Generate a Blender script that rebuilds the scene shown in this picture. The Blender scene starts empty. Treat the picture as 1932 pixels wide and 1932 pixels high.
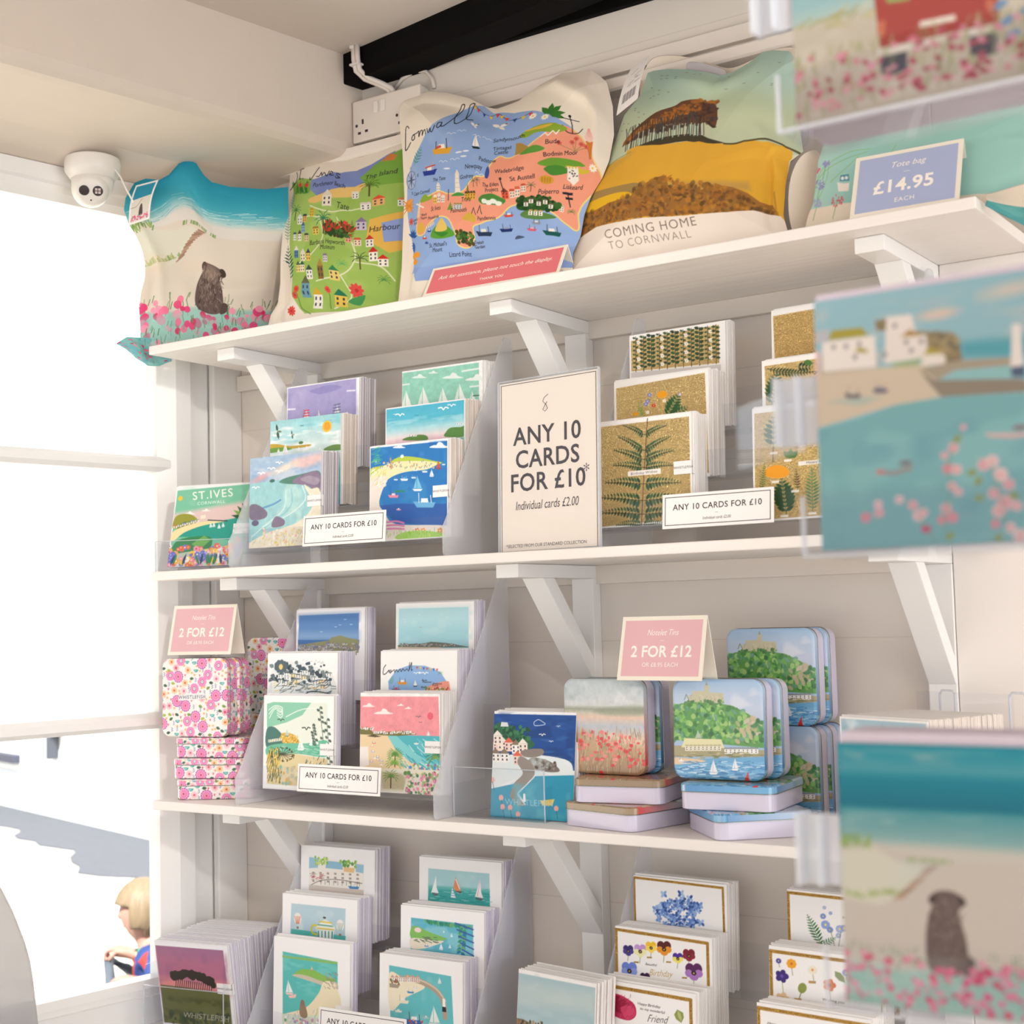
import bpy, bmesh, math, random
import numpy as np
from mathutils import Matrix, Vector, Euler
R_ = random.Random(7)
D = bpy.data
SC = bpy.context.scene
COL = SC.collection

# ---------------------------------------------------------------- camera, world, light, exposure
cam_d = D.cameras.new('camera'); cam = D.objects.new('camera', cam_d); COL.objects.link(cam)
cam_d.sensor_width = 36.0; cam_d.sensor_fit = 'HORIZONTAL'
cam_d.lens = 36.0 * 2732.07 / 1932.0
_yaw, _pit, _rol = -0.59317, 0.07180, -0.02607
_f = Vector((math.sin(_yaw)*math.cos(_pit), math.cos(_yaw)*math.cos(_pit), math.sin(_pit)))
_r = Vector((math.cos(_yaw), -math.sin(_yaw), 0)); _u = _r.cross(_f)
_r2 = _r*math.cos(_rol) + _u*math.sin(_rol); _u2 = -_r*math.sin(_rol) + _u*math.cos(_rol)
_m = Matrix((( _r2.x, _u2.x, -_f.x, 1.94690), (_r2.y, _u2.y, -_f.y, -2.03079), (_r2.z, _u2.z, -_f.z, -0.09377), (0, 0, 0, 1)))
cam.matrix_world = _m
cam_d.clip_start = 0.05; cam_d.clip_end = 100
cam_d.dof.use_dof = True; cam_d.dof.focus_distance = 2.25; cam_d.dof.aperture_fstop = 6.3
SC.camera = cam

W = D.worlds.new('world'); SC.world = W; W.use_nodes = True
bg = W.node_tree.nodes['Background']; bg.inputs[0].default_value = (0.93, 0.95, 1.0, 1); bg.inputs[1].default_value = 0.70

def light(name, kind, loc, rot, energy, col, **k):
    l = D.lights.new(name, kind); l.energy = energy; l.color = col
    for a, b in k.items(): setattr(l, a, b)
    o = D.objects.new(name, l); COL.objects.link(o); o.location = loc; o.rotation_euler = rot
    return o
def aim(o, d):
    o.rotation_euler = Vector(d).to_track_quat('-Z', 'Y').to_euler()
sun = light('sun', 'SUN', (-2, -4, 6), (0, 0, 0), 9.0, (1.0, 0.98, 0.95), angle=0.01)
aim(sun, (-0.30, 0.62, -0.74))
# added fill lights and the shop's warm ceiling panel, behind and right of the camera
lw = light('side_daylight_fill', 'AREA', (4.3, -1.3, -0.05), (0, 0, 0), 24, (0.95, 0.98, 1.0), shape='RECTANGLE', size=2.2, size_y=1.7)  # unseen area light added at the right to brighten the window bay sideways
aim(lw, (-1, 0.12, 0))
lp = light('ceiling_panel_light', 'AREA', (3.0, -2.6, 0.90), (0, 0, 0), 13, (1.0, 0.80, 0.62), shape='RECTANGLE', size=1.2, size_y=0.5)
lp2 = light('bay_fill_spot', 'SPOT', (2.7, -2.0, 0.88), (0, 0, 0), 58, (1.0, 0.97, 0.93), spot_size=0.52, spot_blend=0.9, shadow_soft_size=0.06)  # added spot, no such lamp in view, lifting the boards beside the window
aim(lp2, (-2.66, 1.92, -0.98))
SC.view_settings.view_transform = 'Standard'; SC.view_settings.look = 'None'
SC.view_settings.gamma = 1.0; SC.view_settings.exposure = 0.68
SC.cycles.transparent_max_bounces = 48

# ---------------------------------------------------------------- materials
def srgb(c):
    if isinstance(c, str):
        c = [int(c[i:i+2], 16)/255 for i in (0, 2, 4)]
    return tuple((v/12.92 if v <= 0.04045 else ((v+0.055)/1.055)**2.4) for v in c)
def mat(name, col, rough=0.6, metal=0.0, bump=0.0, scale=60.0, stretch=(1, 1, 1), spec=0.5, var=0.0, coat=0.0, trans=0.0, sss=0.0):
    m = D.materials.new(name); m.use_nodes = True; nt = m.node_tree; b = nt.nodes['Principled BSDF']
    c = srgb(col); b.inputs['Base Color'].default_value = (*c, 1)
    b.inputs['Roughness'].default_value = rough; b.inputs['Metallic'].default_value = metal
    b.inputs['Specular IOR Level'].default_value = spec
    b.inputs['Coat Weight'].default_value = coat
    if coat: b.inputs['Coat Roughness'].default_value = 0.12
    if trans: b.inputs['Transmission Weight'].default_value = trans
    tc = nt.nodes.new('ShaderNodeTexCoord'); mp = nt.nodes.new('ShaderNodeMapping'); mp.inputs['Scale'].default_value = stretch
    nz = nt.nodes.new('ShaderNodeTexNoise'); nz.inputs['Scale'].default_value = scale; nz.inputs['Detail'].default_value = 4
    nt.links.new(tc.outputs['Object'], mp.inputs[0]); nt.links.new(mp.outputs[0], nz.inputs['Vector'])
    if bump:
        bp = nt.nodes.new('ShaderNodeBump'); bp.inputs['Strength'].default_value = bump; bp.inputs['Distance'].default_value = 0.004
        nt.links.new(nz.outputs['Fac'], bp.inputs['Height']); nt.links.new(bp.outputs[0], b.inputs['Normal'])
    if var:
        mx = nt.nodes.new('ShaderNodeMix'); mx.data_type = 'RGBA'
        mx.inputs[6].default_value = (*[v*(1-var) for v in c], 1); mx.inputs[7].default_value = (*[min(1, v*(1+var*0.5)) for v in c], 1)
        nt.links.new(nz.outputs['Fac'], mx.inputs[0]); nt.links.new(mx.outputs[2], b.inputs['Base Color'])
    return m
def clear_mat(name, tint=(1, 1, 1), gloss=0.06, frost=0.0, fcol=(0.8, 0.8, 0.83), rough=0.02, ior=1.45):
    """thin clear plastic or glass: see-through with a fresnel sheen, optionally milky"""
    m = D.materials.new(name); m.use_nodes = True; nt = m.node_tree; N = nt.nodes; L = nt.links
    for n in list(N):
        if n.type != 'OUTPUT_MATERIAL': N.remove(n)
    out = [n for n in N][0]
    t = N.new('ShaderNodeBsdfTransparent'); t.inputs[0].default_value = (*tint, 1)
    g = N.new('ShaderNodeBsdfGlossy'); g.inputs['Roughness'].default_value = rough
    fr = N.new('ShaderNodeLayerWeight'); fr.inputs[0].default_value = 0.5
    pw = N.new('ShaderNodeMath'); pw.operation = 'POWER'; pw.inputs[1].default_value = 5.0; L.new(fr.outputs['Facing'], pw.inputs[0])
    ad = N.new('ShaderNodeMath'); ad.operation = 'MULTIPLY_ADD'; ad.inputs[1].default_value = 0.8; ad.inputs[2].default_value = gloss; ad.use_clamp = True
    L.new(pw.outputs[0], ad.inputs[0])
    base = t.outputs[0]
    if frost:
        d = N.new('ShaderNodeBsdfDiffuse'); d.inputs[0].default_value = (*fcol, 1)
        tl = N.new('ShaderNodeBsdfTranslucent'); tl.inputs[0].default_value = (*fcol, 1)
        m1 = N.new('ShaderNodeMixShader'); m1.inputs[0].default_value = 0.45; L.new(d.outputs[0], m1.inputs[1]); L.new(tl.outputs[0], m1.inputs[2])
        m2 = N.new('ShaderNodeMixShader'); m2.inputs[0].default_value = frost; L.new(base, m2.inputs[1]); L.new(m1.outputs[0], m2.inputs[2]); base = m2.outputs[0]
    mx = N.new('ShaderNodeMixShader'); L.new(ad.outputs[0], mx.inputs[0]); L.new(base, mx.inputs[1]); L.new(g.outputs[0], mx.inputs[2])
    L.new(mx.outputs[0], out.inputs[0])
    return m
def art_mat(name, rough=0.5, spec=0.4, coat=0.0, bump=0.0, scale=400, foil_bump=1.6, sheen=0.0):
    """printed surface: ink colour in the colour attribute, its alpha marks metal foil"""
    m = D.materials.new(name); m.use_nodes = True; nt = m.node_tree; N = nt.nodes; L = nt.links; b = N['Principled BSDF']
    at = N.new('ShaderNodeAttribute'); at.attribute_name = 'ink'
    L.new(at.outputs['Color'], b.inputs['Base Color']); L.new(at.outputs['Alpha'], b.inputs['Metallic'])
    mr = N.new('ShaderNodeMapRange'); mr.inputs[3].default_value = rough; mr.inputs[4].default_value = 0.30
    L.new(at.outputs['Alpha'], mr.inputs[0]); L.new(mr.outputs[0], b.inputs['Roughness'])
    b.inputs['Specular IOR Level'].default_value = spec; b.inputs['Coat Weight'].default_value = coat; b.inputs['Coat Roughness'].default_value = 0.08
    tc = N.new('ShaderNodeTexCoord'); nz = N.new('ShaderNodeTexNoise'); nz.inputs['Scale'].default_value = scale; nz.inputs['Detail'].default_value = 2; nz.inputs['Distortion'].default_value = 1.5
    L.new(tc.outputs['Object'], nz.inputs['Vector'])
    bp = N.new('ShaderNodeBump'); bp.inputs['Distance'].default_value = 0.0022
    ma = N.new('ShaderNodeMath'); ma.operation = 'MULTIPLY_ADD'; ma.inputs[1].default_value = foil_bump; ma.inputs[2].default_value = bump
    L.new(at.outputs['Alpha'], ma.inputs[0]); L.new(ma.outputs[0], bp.inputs['Strength']); L.new(nz.outputs['Fac'], bp.inputs['Height'])
    L.new(bp.outputs[0], b.inputs['Normal'])
    return m
def plank_mat(name, col, pitch):
    """painted matchboard: fine horizontal joints by height"""
    m = mat(name, col, 0.55, bump=0.05, scale=30, stretch=(0.3, 1, 2)); nt = m.node_tree; N = nt.nodes; L = nt.links
    b = N['Principled BSDF']; tc = [n for n in N if n.type == 'TEX_COORD'][0]
    sp = N.new('ShaderNodeSeparateXYZ'); L.new(tc.outputs['Object'], sp.inputs[0])
    d = N.new('ShaderNodeMath'); d.operation = 'DIVIDE'; d.inputs[1].default_value = pitch; L.new(sp.outputs['Z'], d.inputs[0])
    f = N.new('ShaderNodeMath'); f.operation = 'FRACT'; L.new(d.outputs[0], f.inputs[0])
    g = N.new('ShaderNodeMath'); g.operation = 'LESS_THAN'; g.inputs[1].default_value = 0.012; L.new(f.outputs[0], g.inputs[0])
    mx = N.new('ShaderNodeMix'); mx.data_type = 'RGBA'; c = srgb(col)
    mx.inputs[6].default_value = (*c, 1); mx.inputs[7].default_value = (*[v*0.88 for v in c], 1)
    L.new(g.outputs[0], mx.inputs[0]); L.new(mx.outputs[2], b.inputs['Base Color'])
    return m
M = {}
M['wallback'] = plank_mat('painted_matchboard', 'e6ddd3', 0.1385)
M['plaster'] = mat('cream_plaster', 'dccfc1', 0.8, bump=0.12, scale=18, var=0.03)
M['ceil'] = mat('ceiling_plaster', 'd8cdc3', 0.85, bump=0.15, scale=22, var=0.03)
M['white'] = mat('white_gloss_paint', 'f3f1ee', 0.35, bump=0.03, scale=40, stretch=(0.2, 1, 1))
M['shelf'] = mat('white_painted_timber', 'f4eee8', 0.45, bump=0.25, scale=70, stretch=(0.06, 1, 1), var=0.03)
M['black'] = mat('black_beam_paint', '060404', 0.9, spec=0.15, bump=0.5, scale=14, stretch=(0.4, 1, 1), var=0.3)
M['acryl'] = clear_mat('clear_acrylic', (0.965, 0.97, 0.98), 0.015)
M['acryledge'] = clear_mat('acrylic_edge', (0.85, 0.87, 0.9), 0.05, frost=0.55, fcol=(0.9, 0.92, 0.96))
M['frost'] = clear_mat('milky_acrylic', (0.97, 0.975, 0.985), 0.02, frost=0.38, fcol=(0.90, 0.91, 0.94), rough=0.15)
M['glass'] = clear_mat('window_glass', (0.99, 1.0, 1.0), 0.0, rough=0.0)
M['card'] = mat('white_card', 'f7f4f1', 0.6, bump=0.02, scale=300)
M['envw'] = mat('white_envelope', 'ebe6e2', 0.7)
M['envl'] = mat('lavender_envelope', 'd3cde0', 0.7)
M['envf'] = mat('pale_lilac_envelope', 'c6bcc8', 0.7)
M['envk'] = mat('kraft_cream_envelope', 'dccfc2', 0.7)
M['envg'] = mat('grey_lilac_envelope', 'b7afb8', 0.7)
M['print'] = art_mat('printed_card', 0.45, 0.35)
M['printcloth'] = art_mat('printed_canvas', 0.9, 0.15, bump=0.12, scale=900)
M['printtin'] = art_mat('printed_tin', 0.22, 0.5, coat=0.6)
M['canvas'] = mat('natural_canvas', 'efe3d2', 0.9, bump=0.15, scale=700, var=0.03)
M['tinbody'] = mat('lavender_tin', 'd6cfe2', 0.28, coat=0.5)
M['tinedge'] = mat('tin_rim', '8f8f86', 0.25, metal=0.8)
M['cream'] = mat('cream_card', 'f1e9da', 0.65)
M['pink'] = mat('pink_print', 'e3b3b8', 0.6)
M['coral'] = mat('coral_print', 'e2747a', 0.55)
M['blue'] = mat('periwinkle_print', 'a9b4d6', 0.6)
M['ink'] = mat('dark_ink', '33272b', 0.6)
M['inkg'] = mat('grey_ink', '77706e', 0.6)
M['inkw'] = mat('white_ink', 'faf3ea', 0.6)
M['inkpk'] = mat('pale_pink_ink', 'f3d6d6', 0.6)
M['inkn'] = mat('clear_sticker_ink', 'd8d4dc', 0.4)
M['sticker'] = mat('clip_label_plastic', 'f6f3f1', 0.35)
M['plastic'] = mat('white_plastic', 'e9e4dd', 0.35)
M['socket'] = mat('cream_white_plastic', 'e2d8ce', 0.4)
M['dark'] = mat('dark_hole', '2b2323', 0.6)
M['lens'] = mat('dark_lens', '2a2226', 0.12, coat=1.0)
M['lensw'] = mat('lamp_cells', 'c9bcb8', 0.3)

# ---------------------------------------------------------------- mesh helpers
class MB:
    def __init__(s): s.v = []; s.f = []; s.m = []
    def add(s, vs, fs, mi=0):
        k = len(s.v); s.v += [tuple(map(float, p)) for p in vs]; s.f += [tuple(i+k for i in f) for f in fs]; s.m += [mi]*len(fs)
    def box(s, x0, x1, y0, y1, z0, z1, mi=0, T=None):
        vs = [(x, y, z) for x in (x0, x1) for y in (y0, y1) for z in (z0, z1)]
        if T: vs = [T(*p) for p in vs]
        s.add(vs, [(0, 1, 3, 2), (4, 6, 7, 5), (0, 4, 5, 1), (2, 3, 7, 6), (0, 2, 6, 4), (1, 5, 7, 3)], mi)
    def prism(s, poly, a, b, T=None, mi=0):
        """poly in (p,q); extruded from a to b; T(p,q,e)->xyz"""
        n = len(poly); vs = [T(p, q, a) for p, q in poly] + [T(p, q, b) for p, q in poly]
        fs = [tuple(range(n-1, -1, -1)), tuple(range(n, 2*n))] + [(i, (i+1) % n, n+(i+1) % n, n+i) for i in range(n)]
        s.add(vs, fs, mi)
    def tube(s, pts, r, n=10, mi=0, flat=1.0):
        pts = [Vector(p) for p in pts]; rings = []
        for i, p in enumerate(pts):
            t = (pts[min(i+1, len(pts)-1)] - pts[max(i-1, 0)]).normalized()
            up = Vector((0, 1, 0)) if abs(t.y) < 0.9 else Vector((1, 0, 0))
            a = t.cross(up).normalized(); b = a.cross(t)
            rr = r[i] if isinstance(r, (list, tuple)) else r
            rings.append([p + a*math.cos(q)*rr + b*math.sin(q)*rr*flat for q in [2*math.pi*j/n for j in range(n)]])
        vs = [q for rg in rings for q in rg]
        fs = [(i*n+j, i*n+(j+1) % n, (i+1)*n+(j+1) % n, (i+1)*n+j) for i in range(len(pts)-1) for j in range(n)]
        fs += [tuple(range(n-1, -1, -1)), tuple((len(pts)-1)*n+j for j in range(n))]
        s.add(vs, fs, mi)
    def lathe(s, prof, n=40, mi=0, T=None):
        vs = []; fs = []
        for r, z in prof:
            for j in range(n):
                a = 2*math.pi*j/n; vs.append((r*math.cos(a), r*math.sin(a), z))
        if T: vs = [T(*p) for p in vs]
        k = len(prof)
        fs = [(i*n+j, i*n+(j+1) % n, (i+1)*n+(j+1) % n, (i+1)*n+j) for i in range(k-1) for j in range(n)]
        fs += [tuple(range(n-1, -1, -1)), tuple((k-1)*n+j for j in range(n))]
        s.add(vs, fs, mi)
    def mesh(s, name, mats):
        me = D.meshes.new(name); me.from_pydata(s.v, [], s.f)
        for m in mats: me.materials.append(m)
        me.polygons.foreach_set('material_index', s.m); me.update()
        bm = bmesh.new(); bm.from_mesh(me); bmesh.ops.recalc_face_normals(bm, faces=bm.faces); bm.to_mesh(me); bm.free()
        return me
    def build(s, name, mats, parent=None, bevel=0, smooth=False, loc=None, rot=None):
        if not isinstance(mats, (list, tuple)): mats = [mats]
        me = s.mesh(name, mats)
        if smooth: me.polygons.foreach_set('use_smooth', [True]*len(me.polygons))
        return link(name, me, parent, bevel, loc, rot)
def link(name, me, parent=None, bevel=0, loc=None, rot=None):
    o = D.objects.new(name, me); COL.objects.link(o)
    if parent: o.parent = parent
    if loc: o.location = loc
    if rot: o.rotation_euler = rot
    if bevel:
        b = o.modifiers.new('bevel', 'BEVEL'); b.width = bevel; b.segments = 2; b.limit_method = 'ANGLE'
    return o
def tag(o, label, cat, group=None):
    o['label'] = label; o['category'] = cat
    if group: o['group'] = group
    return o
def structure(o): o['kind'] = 'structure'; return o
def empty(name, loc=(0, 0, 0), rot=(0, 0, 0)):
    o = D.objects.new(name, None); COL.objects.link(o); o.location = loc; o.rotation_euler = rot; o.empty_display_size = 0.02
    return o
def text_mesh(s, size=1.0, align='CENTER', shear=0.0, bold=0.0, sx=1.0, space=1.0, thick=0.0):
    cu = D.curves.new('lettering', 'FONT'); cu.body = s; cu.size = size; cu.align_x = align; cu.align_y = 'CENTER'
    cu.shear = shear; cu.offset = bold*size; cu.space_character = space; cu.resolution_u = 3; cu.extrude = thick
    o = D.objects.new('lettering', cu); COL.objects.link(o)
    dg = bpy.context.evaluated_depsgraph_get(); me = D.meshes.new_from_object(o.evaluated_get(dg))
    D.objects.remove(o); D.curves.remove(cu)
    if sx != 1.0:
        for v in me.vertices: v.co.x *= sx
    return me
def lettering(lines, parent, mat_, name='lettering'):
    """lines: (string, x, y, size, opts) placed on the local XZ front face of parent at y=0; one joined mesh"""
    vs = []; fs = []
    for (s_, x, z, size, kw) in lines:
        me = text_mesh(s_, size, **kw); k = len(vs)
        vs += [(v.co.x + x, -0.00012 - v.co.z, v.co.y + z) for v in me.vertices]; fs += [tuple(i+k for i in p.vertices) for p in me.polygons]
        D.meshes.remove(me)
    me = D.meshes.new(name); me.from_pydata(vs, [], fs); me.materials.append(mat_); me.update()
    return link(name, me, parent)

# ---------------------------------------------------------------- room
Z1, Z2, Z3, Z4 = 0.400, 0.0, -0.3964, -0.812
SD, ST = 0.2816, 0.0154          # shelf depth, thickness
FLOOR = -1.45
WA = -0.16188
wd = Vector((math.sin(WA), -math.cos(WA), 0)); wn = Vector((math.cos(WA), math.sin(WA), 0)); w0 = Vector((-0.054, 0, 0))
def WT(s, n, z): p = w0 + wd*s + wn*n; return (p.x, p.y, z)

b = MB(); b.box(-0.2, 3.4, 0.0, 0.12, FLOOR, 1.0); structure(b.build('wall_back', M['wallback']))
b = MB(); b.box(-0.4, 4.6, -5.2, 0.12, 0.942, 1.02); structure(b.build('ceiling', M['ceil']))
b = MB(); b.box(-0.9, 4.6, -5.2, 0.12, FLOOR-0.05, FLOOR); structure(b.build('floor', mat('grey_shop_floor', 'a79c92', 0.5, var=0.1)))
# window wall: below the sill, the boards between glass and corner, head above the glass
b = MB()
b.box(-0.15, 4.2, -0.14, -0.012, FLOOR, -0.765, T=WT)
b.box(-0.15, 4.2, -0.14, 0.0, 0.715, 1.0, T=WT)
b.box(3.2, 4.2, -0.14, 0.0, -0.765, 0.715, T=WT)
b.box(-0.15, 0.06, -0.14, -0.012, -0.765, 0.715, T=WT)
structure(b.build('wall_left', M['white']))
b = MB(); b.box(0.0, 0.066, -0.012, 0.004, -0.765, 0.715, T=WT); b.box(0.066, 0.118, -0.05, -0.014, -0.765, 0.715, T=WT)
structure(b.build('trim_1', M['white'], bevel=0.0025))
# bulkhead over the bay
b = MB()
b.prism([(-0.14, 0.72), (0.0, 0.722), (0.10, 0.746), (0.285, 0.754), (0.302, 0.756), (0.313, 0.764), (0.318, 0.778), (0.318, 0.99), (-0.14, 0.99)], -0.2, 4.2, T=lambda n, z, s: WT(s, n, z))
structure(b.build('wall_upper', M['plaster'], smooth=False))
# window
win = empty('window_1', WT(1.6, -0.02, 0)); structure(win)
def wchild(bb, name, m, **k):
    o = bb.build(name, m, **k); o.parent = win; o.matrix_parent_inverse = Matrix.Translation(win.location).inverted(); return o
b = MB()
def zig(z0, z1):   # glazing bar with a chamfer to each side
    c = (z0+z1)/2; return [(-0.03, z0), (-0.012, z0+0.001), (0.0, z0+0.009), (0.0, z1-0.009), (-0.012, z1-0.001), (-0.03, z1)]
for z0, z1 in ((0.190, 0.220), (-0.283, -0.252)):
    b.prism(zig(z0, z1), 0.16, 3.2, T=lambda n, z, s: WT(s, n, z))
wchild(b, 'glazing_bar', M['white'])
b = MB()
b.prism([(-0.05, 0.118), (0.004, 0.118), (0.004, 0.150), (-0.004, 0.163), (-0.014, 0.181), (-0.05, 0.181)], -0.765, 0.72, T=lambda n, s, z: WT(s, n, z))
b.prism([(-0.05, 0.663), (-0.014, 0.663), (-0.002, 0.675), (-0.002, 0.690), (0.006, 0.694), (0.006, 0.722), (-0.05, 0.722)], 0.118, 3.2, T=lambda n, z, s: WT(s, n, z))
b.prism([(-0.05, -0.729), (-0.014, -0.729), (0.0, -0.741), (0.0, -0.752), (0.008, -0.753), (0.008, -0.80), (-0.05, -0.80)], 0.118, 3.2, T=lambda n, z, s: WT(s, n, z))
wchild(b, 'window_frame', M['white'])
b = MB(); b.box(0.17, 3.2, -0.024, -0.020, -0.74, 0.67, T=WT); wchild(b, 'glass_pane', M['glass'])
b = MB(); b.box(0.118, 3.2, -0.012, 0.05, -0.835, -0.800, T=WT); wchild(b, 'window_sill', M['white'], bevel=0.003)
# beams
b = MB()
bd = Vector((0.987, -0.160, 0)); bn = Vector((0.160, 0.987, 0))
def BT(s, n, z): p = Vector((0.20, -0.035, 0)) + bd*s + bn*n; return (p.x, p.y, z)
b.prism([(0.0, 0.886), (0.07, 0.886), (0.07, 0.945), (0.0, 0.945)], 0.0, 3.2, T=lambda n, z, s: BT(s, n, z))
structure(tag(b.build('ceiling_beam', M['black'], bevel=0.003), 'black painted timber beam under the ceiling, running out from the corner', 'beam'))
b = MB(); b.box(0.36, 3.4, -0.014, 0.0, 0.894, 0.943)
structure(tag(b.build('wall_plate_beam', M['black'], bevel=0.002), 'second black timber let into the wall behind the beam', 'beam'))
# rail along the back wall, behind the bags
b = MB(); b.prism([(0, 0.748), (-0.034, 0.748), (-0.038, 0.752), (-0.038, 0.768), (-0.030, 0.771), (0, 0.772)], -0.075, 3.3, T=lambda y, z, x: (x, y, z))
b.box(-0.075, 3.3, -0.012, 0, 0.786, 0.812)
structure(b.build('trim_2', mat('cream_rail_paint', 'eae0d6', 0.5, bump=0.03), bevel=0.001))
b = MB()
for zz in (Z1, Z2, Z3): b.box(-0.05, 1.46, -0.014, 0.0, zz-ST-0.030, zz-ST)
structure(b.build('trim_3', M['wallback'], bevel=0.001))
# pale end panel at the right of the back wall
b = MB(); b.box(1.3275, 3.4, -0.020, 0.0, FLOOR, Z1-ST-0.0); structure(b.build('trim_4', mat('white_door_panel', 'f3ece6', 0.5), bevel=0.002))

# ---------------------------------------------------------------- shelves and brackets
def shelf(z, x0, x1, label, depth=SD):
    b = MB(); b.box(0, x1-x0, -depth, -0.0005, -ST, 0)
    tag(b.build('wall_shelf', M['shelf'], bevel=0.002, loc=(x0, 0, z)), label, 'shelf', 'white wall shelves')
shelf(Z1, 0.0, 1.457, 'white painted shelf, topmost, with the tote bags standing on it')
shelf(Z2, 0.0, 1.40, 'white painted shelf with the gold foil cards and the tall price notice on it')
shelf(Z3, 0.0, 1.50, 'white painted shelf with the square tins on it')
shelf(Z4, -0.04, 1.50, 'white painted shelf at the bottom with the pink and flower cards on it')
def bracket(x, z, label, drop=0.380):
    w = 0.040
    t = empty('shelf_bracket', (x, -0.0005, z-ST-0.0004)); tag(t, label, 'bracket', 'white timber shelf brackets')
    b = MB(); b.box(-w, 0, -0.2394, 0, -0.0206, 0); b.build('arm', M['white'], t, bevel=0.0012)
    b = MB(); b.box(-w, 0, -0.024, 0, -drop, -0.0206); b.build('wall_post', M['white'], t, bevel=0.0012)
    b = MB(); b.prism([(-0.170, -0.0207), (-0.137, -0.0207), (-0.0242, -0.150), (-0.0242, -0.188)], -w+0.0006, -0.0006, T=lambda y, z_, x_: (x_, y, z_)); b.build('brace', M['white'], t, bevel=0.001)
where = {Z1: 'top shelf', Z2: 'shelf with the price notice', Z3: 'shelf with the tins'}
for zz in (Z1, Z2, Z3):
    for x, wh in ((0.1672, 'left'), (0.7476, 'middle'), (1.3269, 'right')):
        bracket(x, zz, 'white timber bracket under the %s, %s one of three' % (where[zz], wh))
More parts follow.
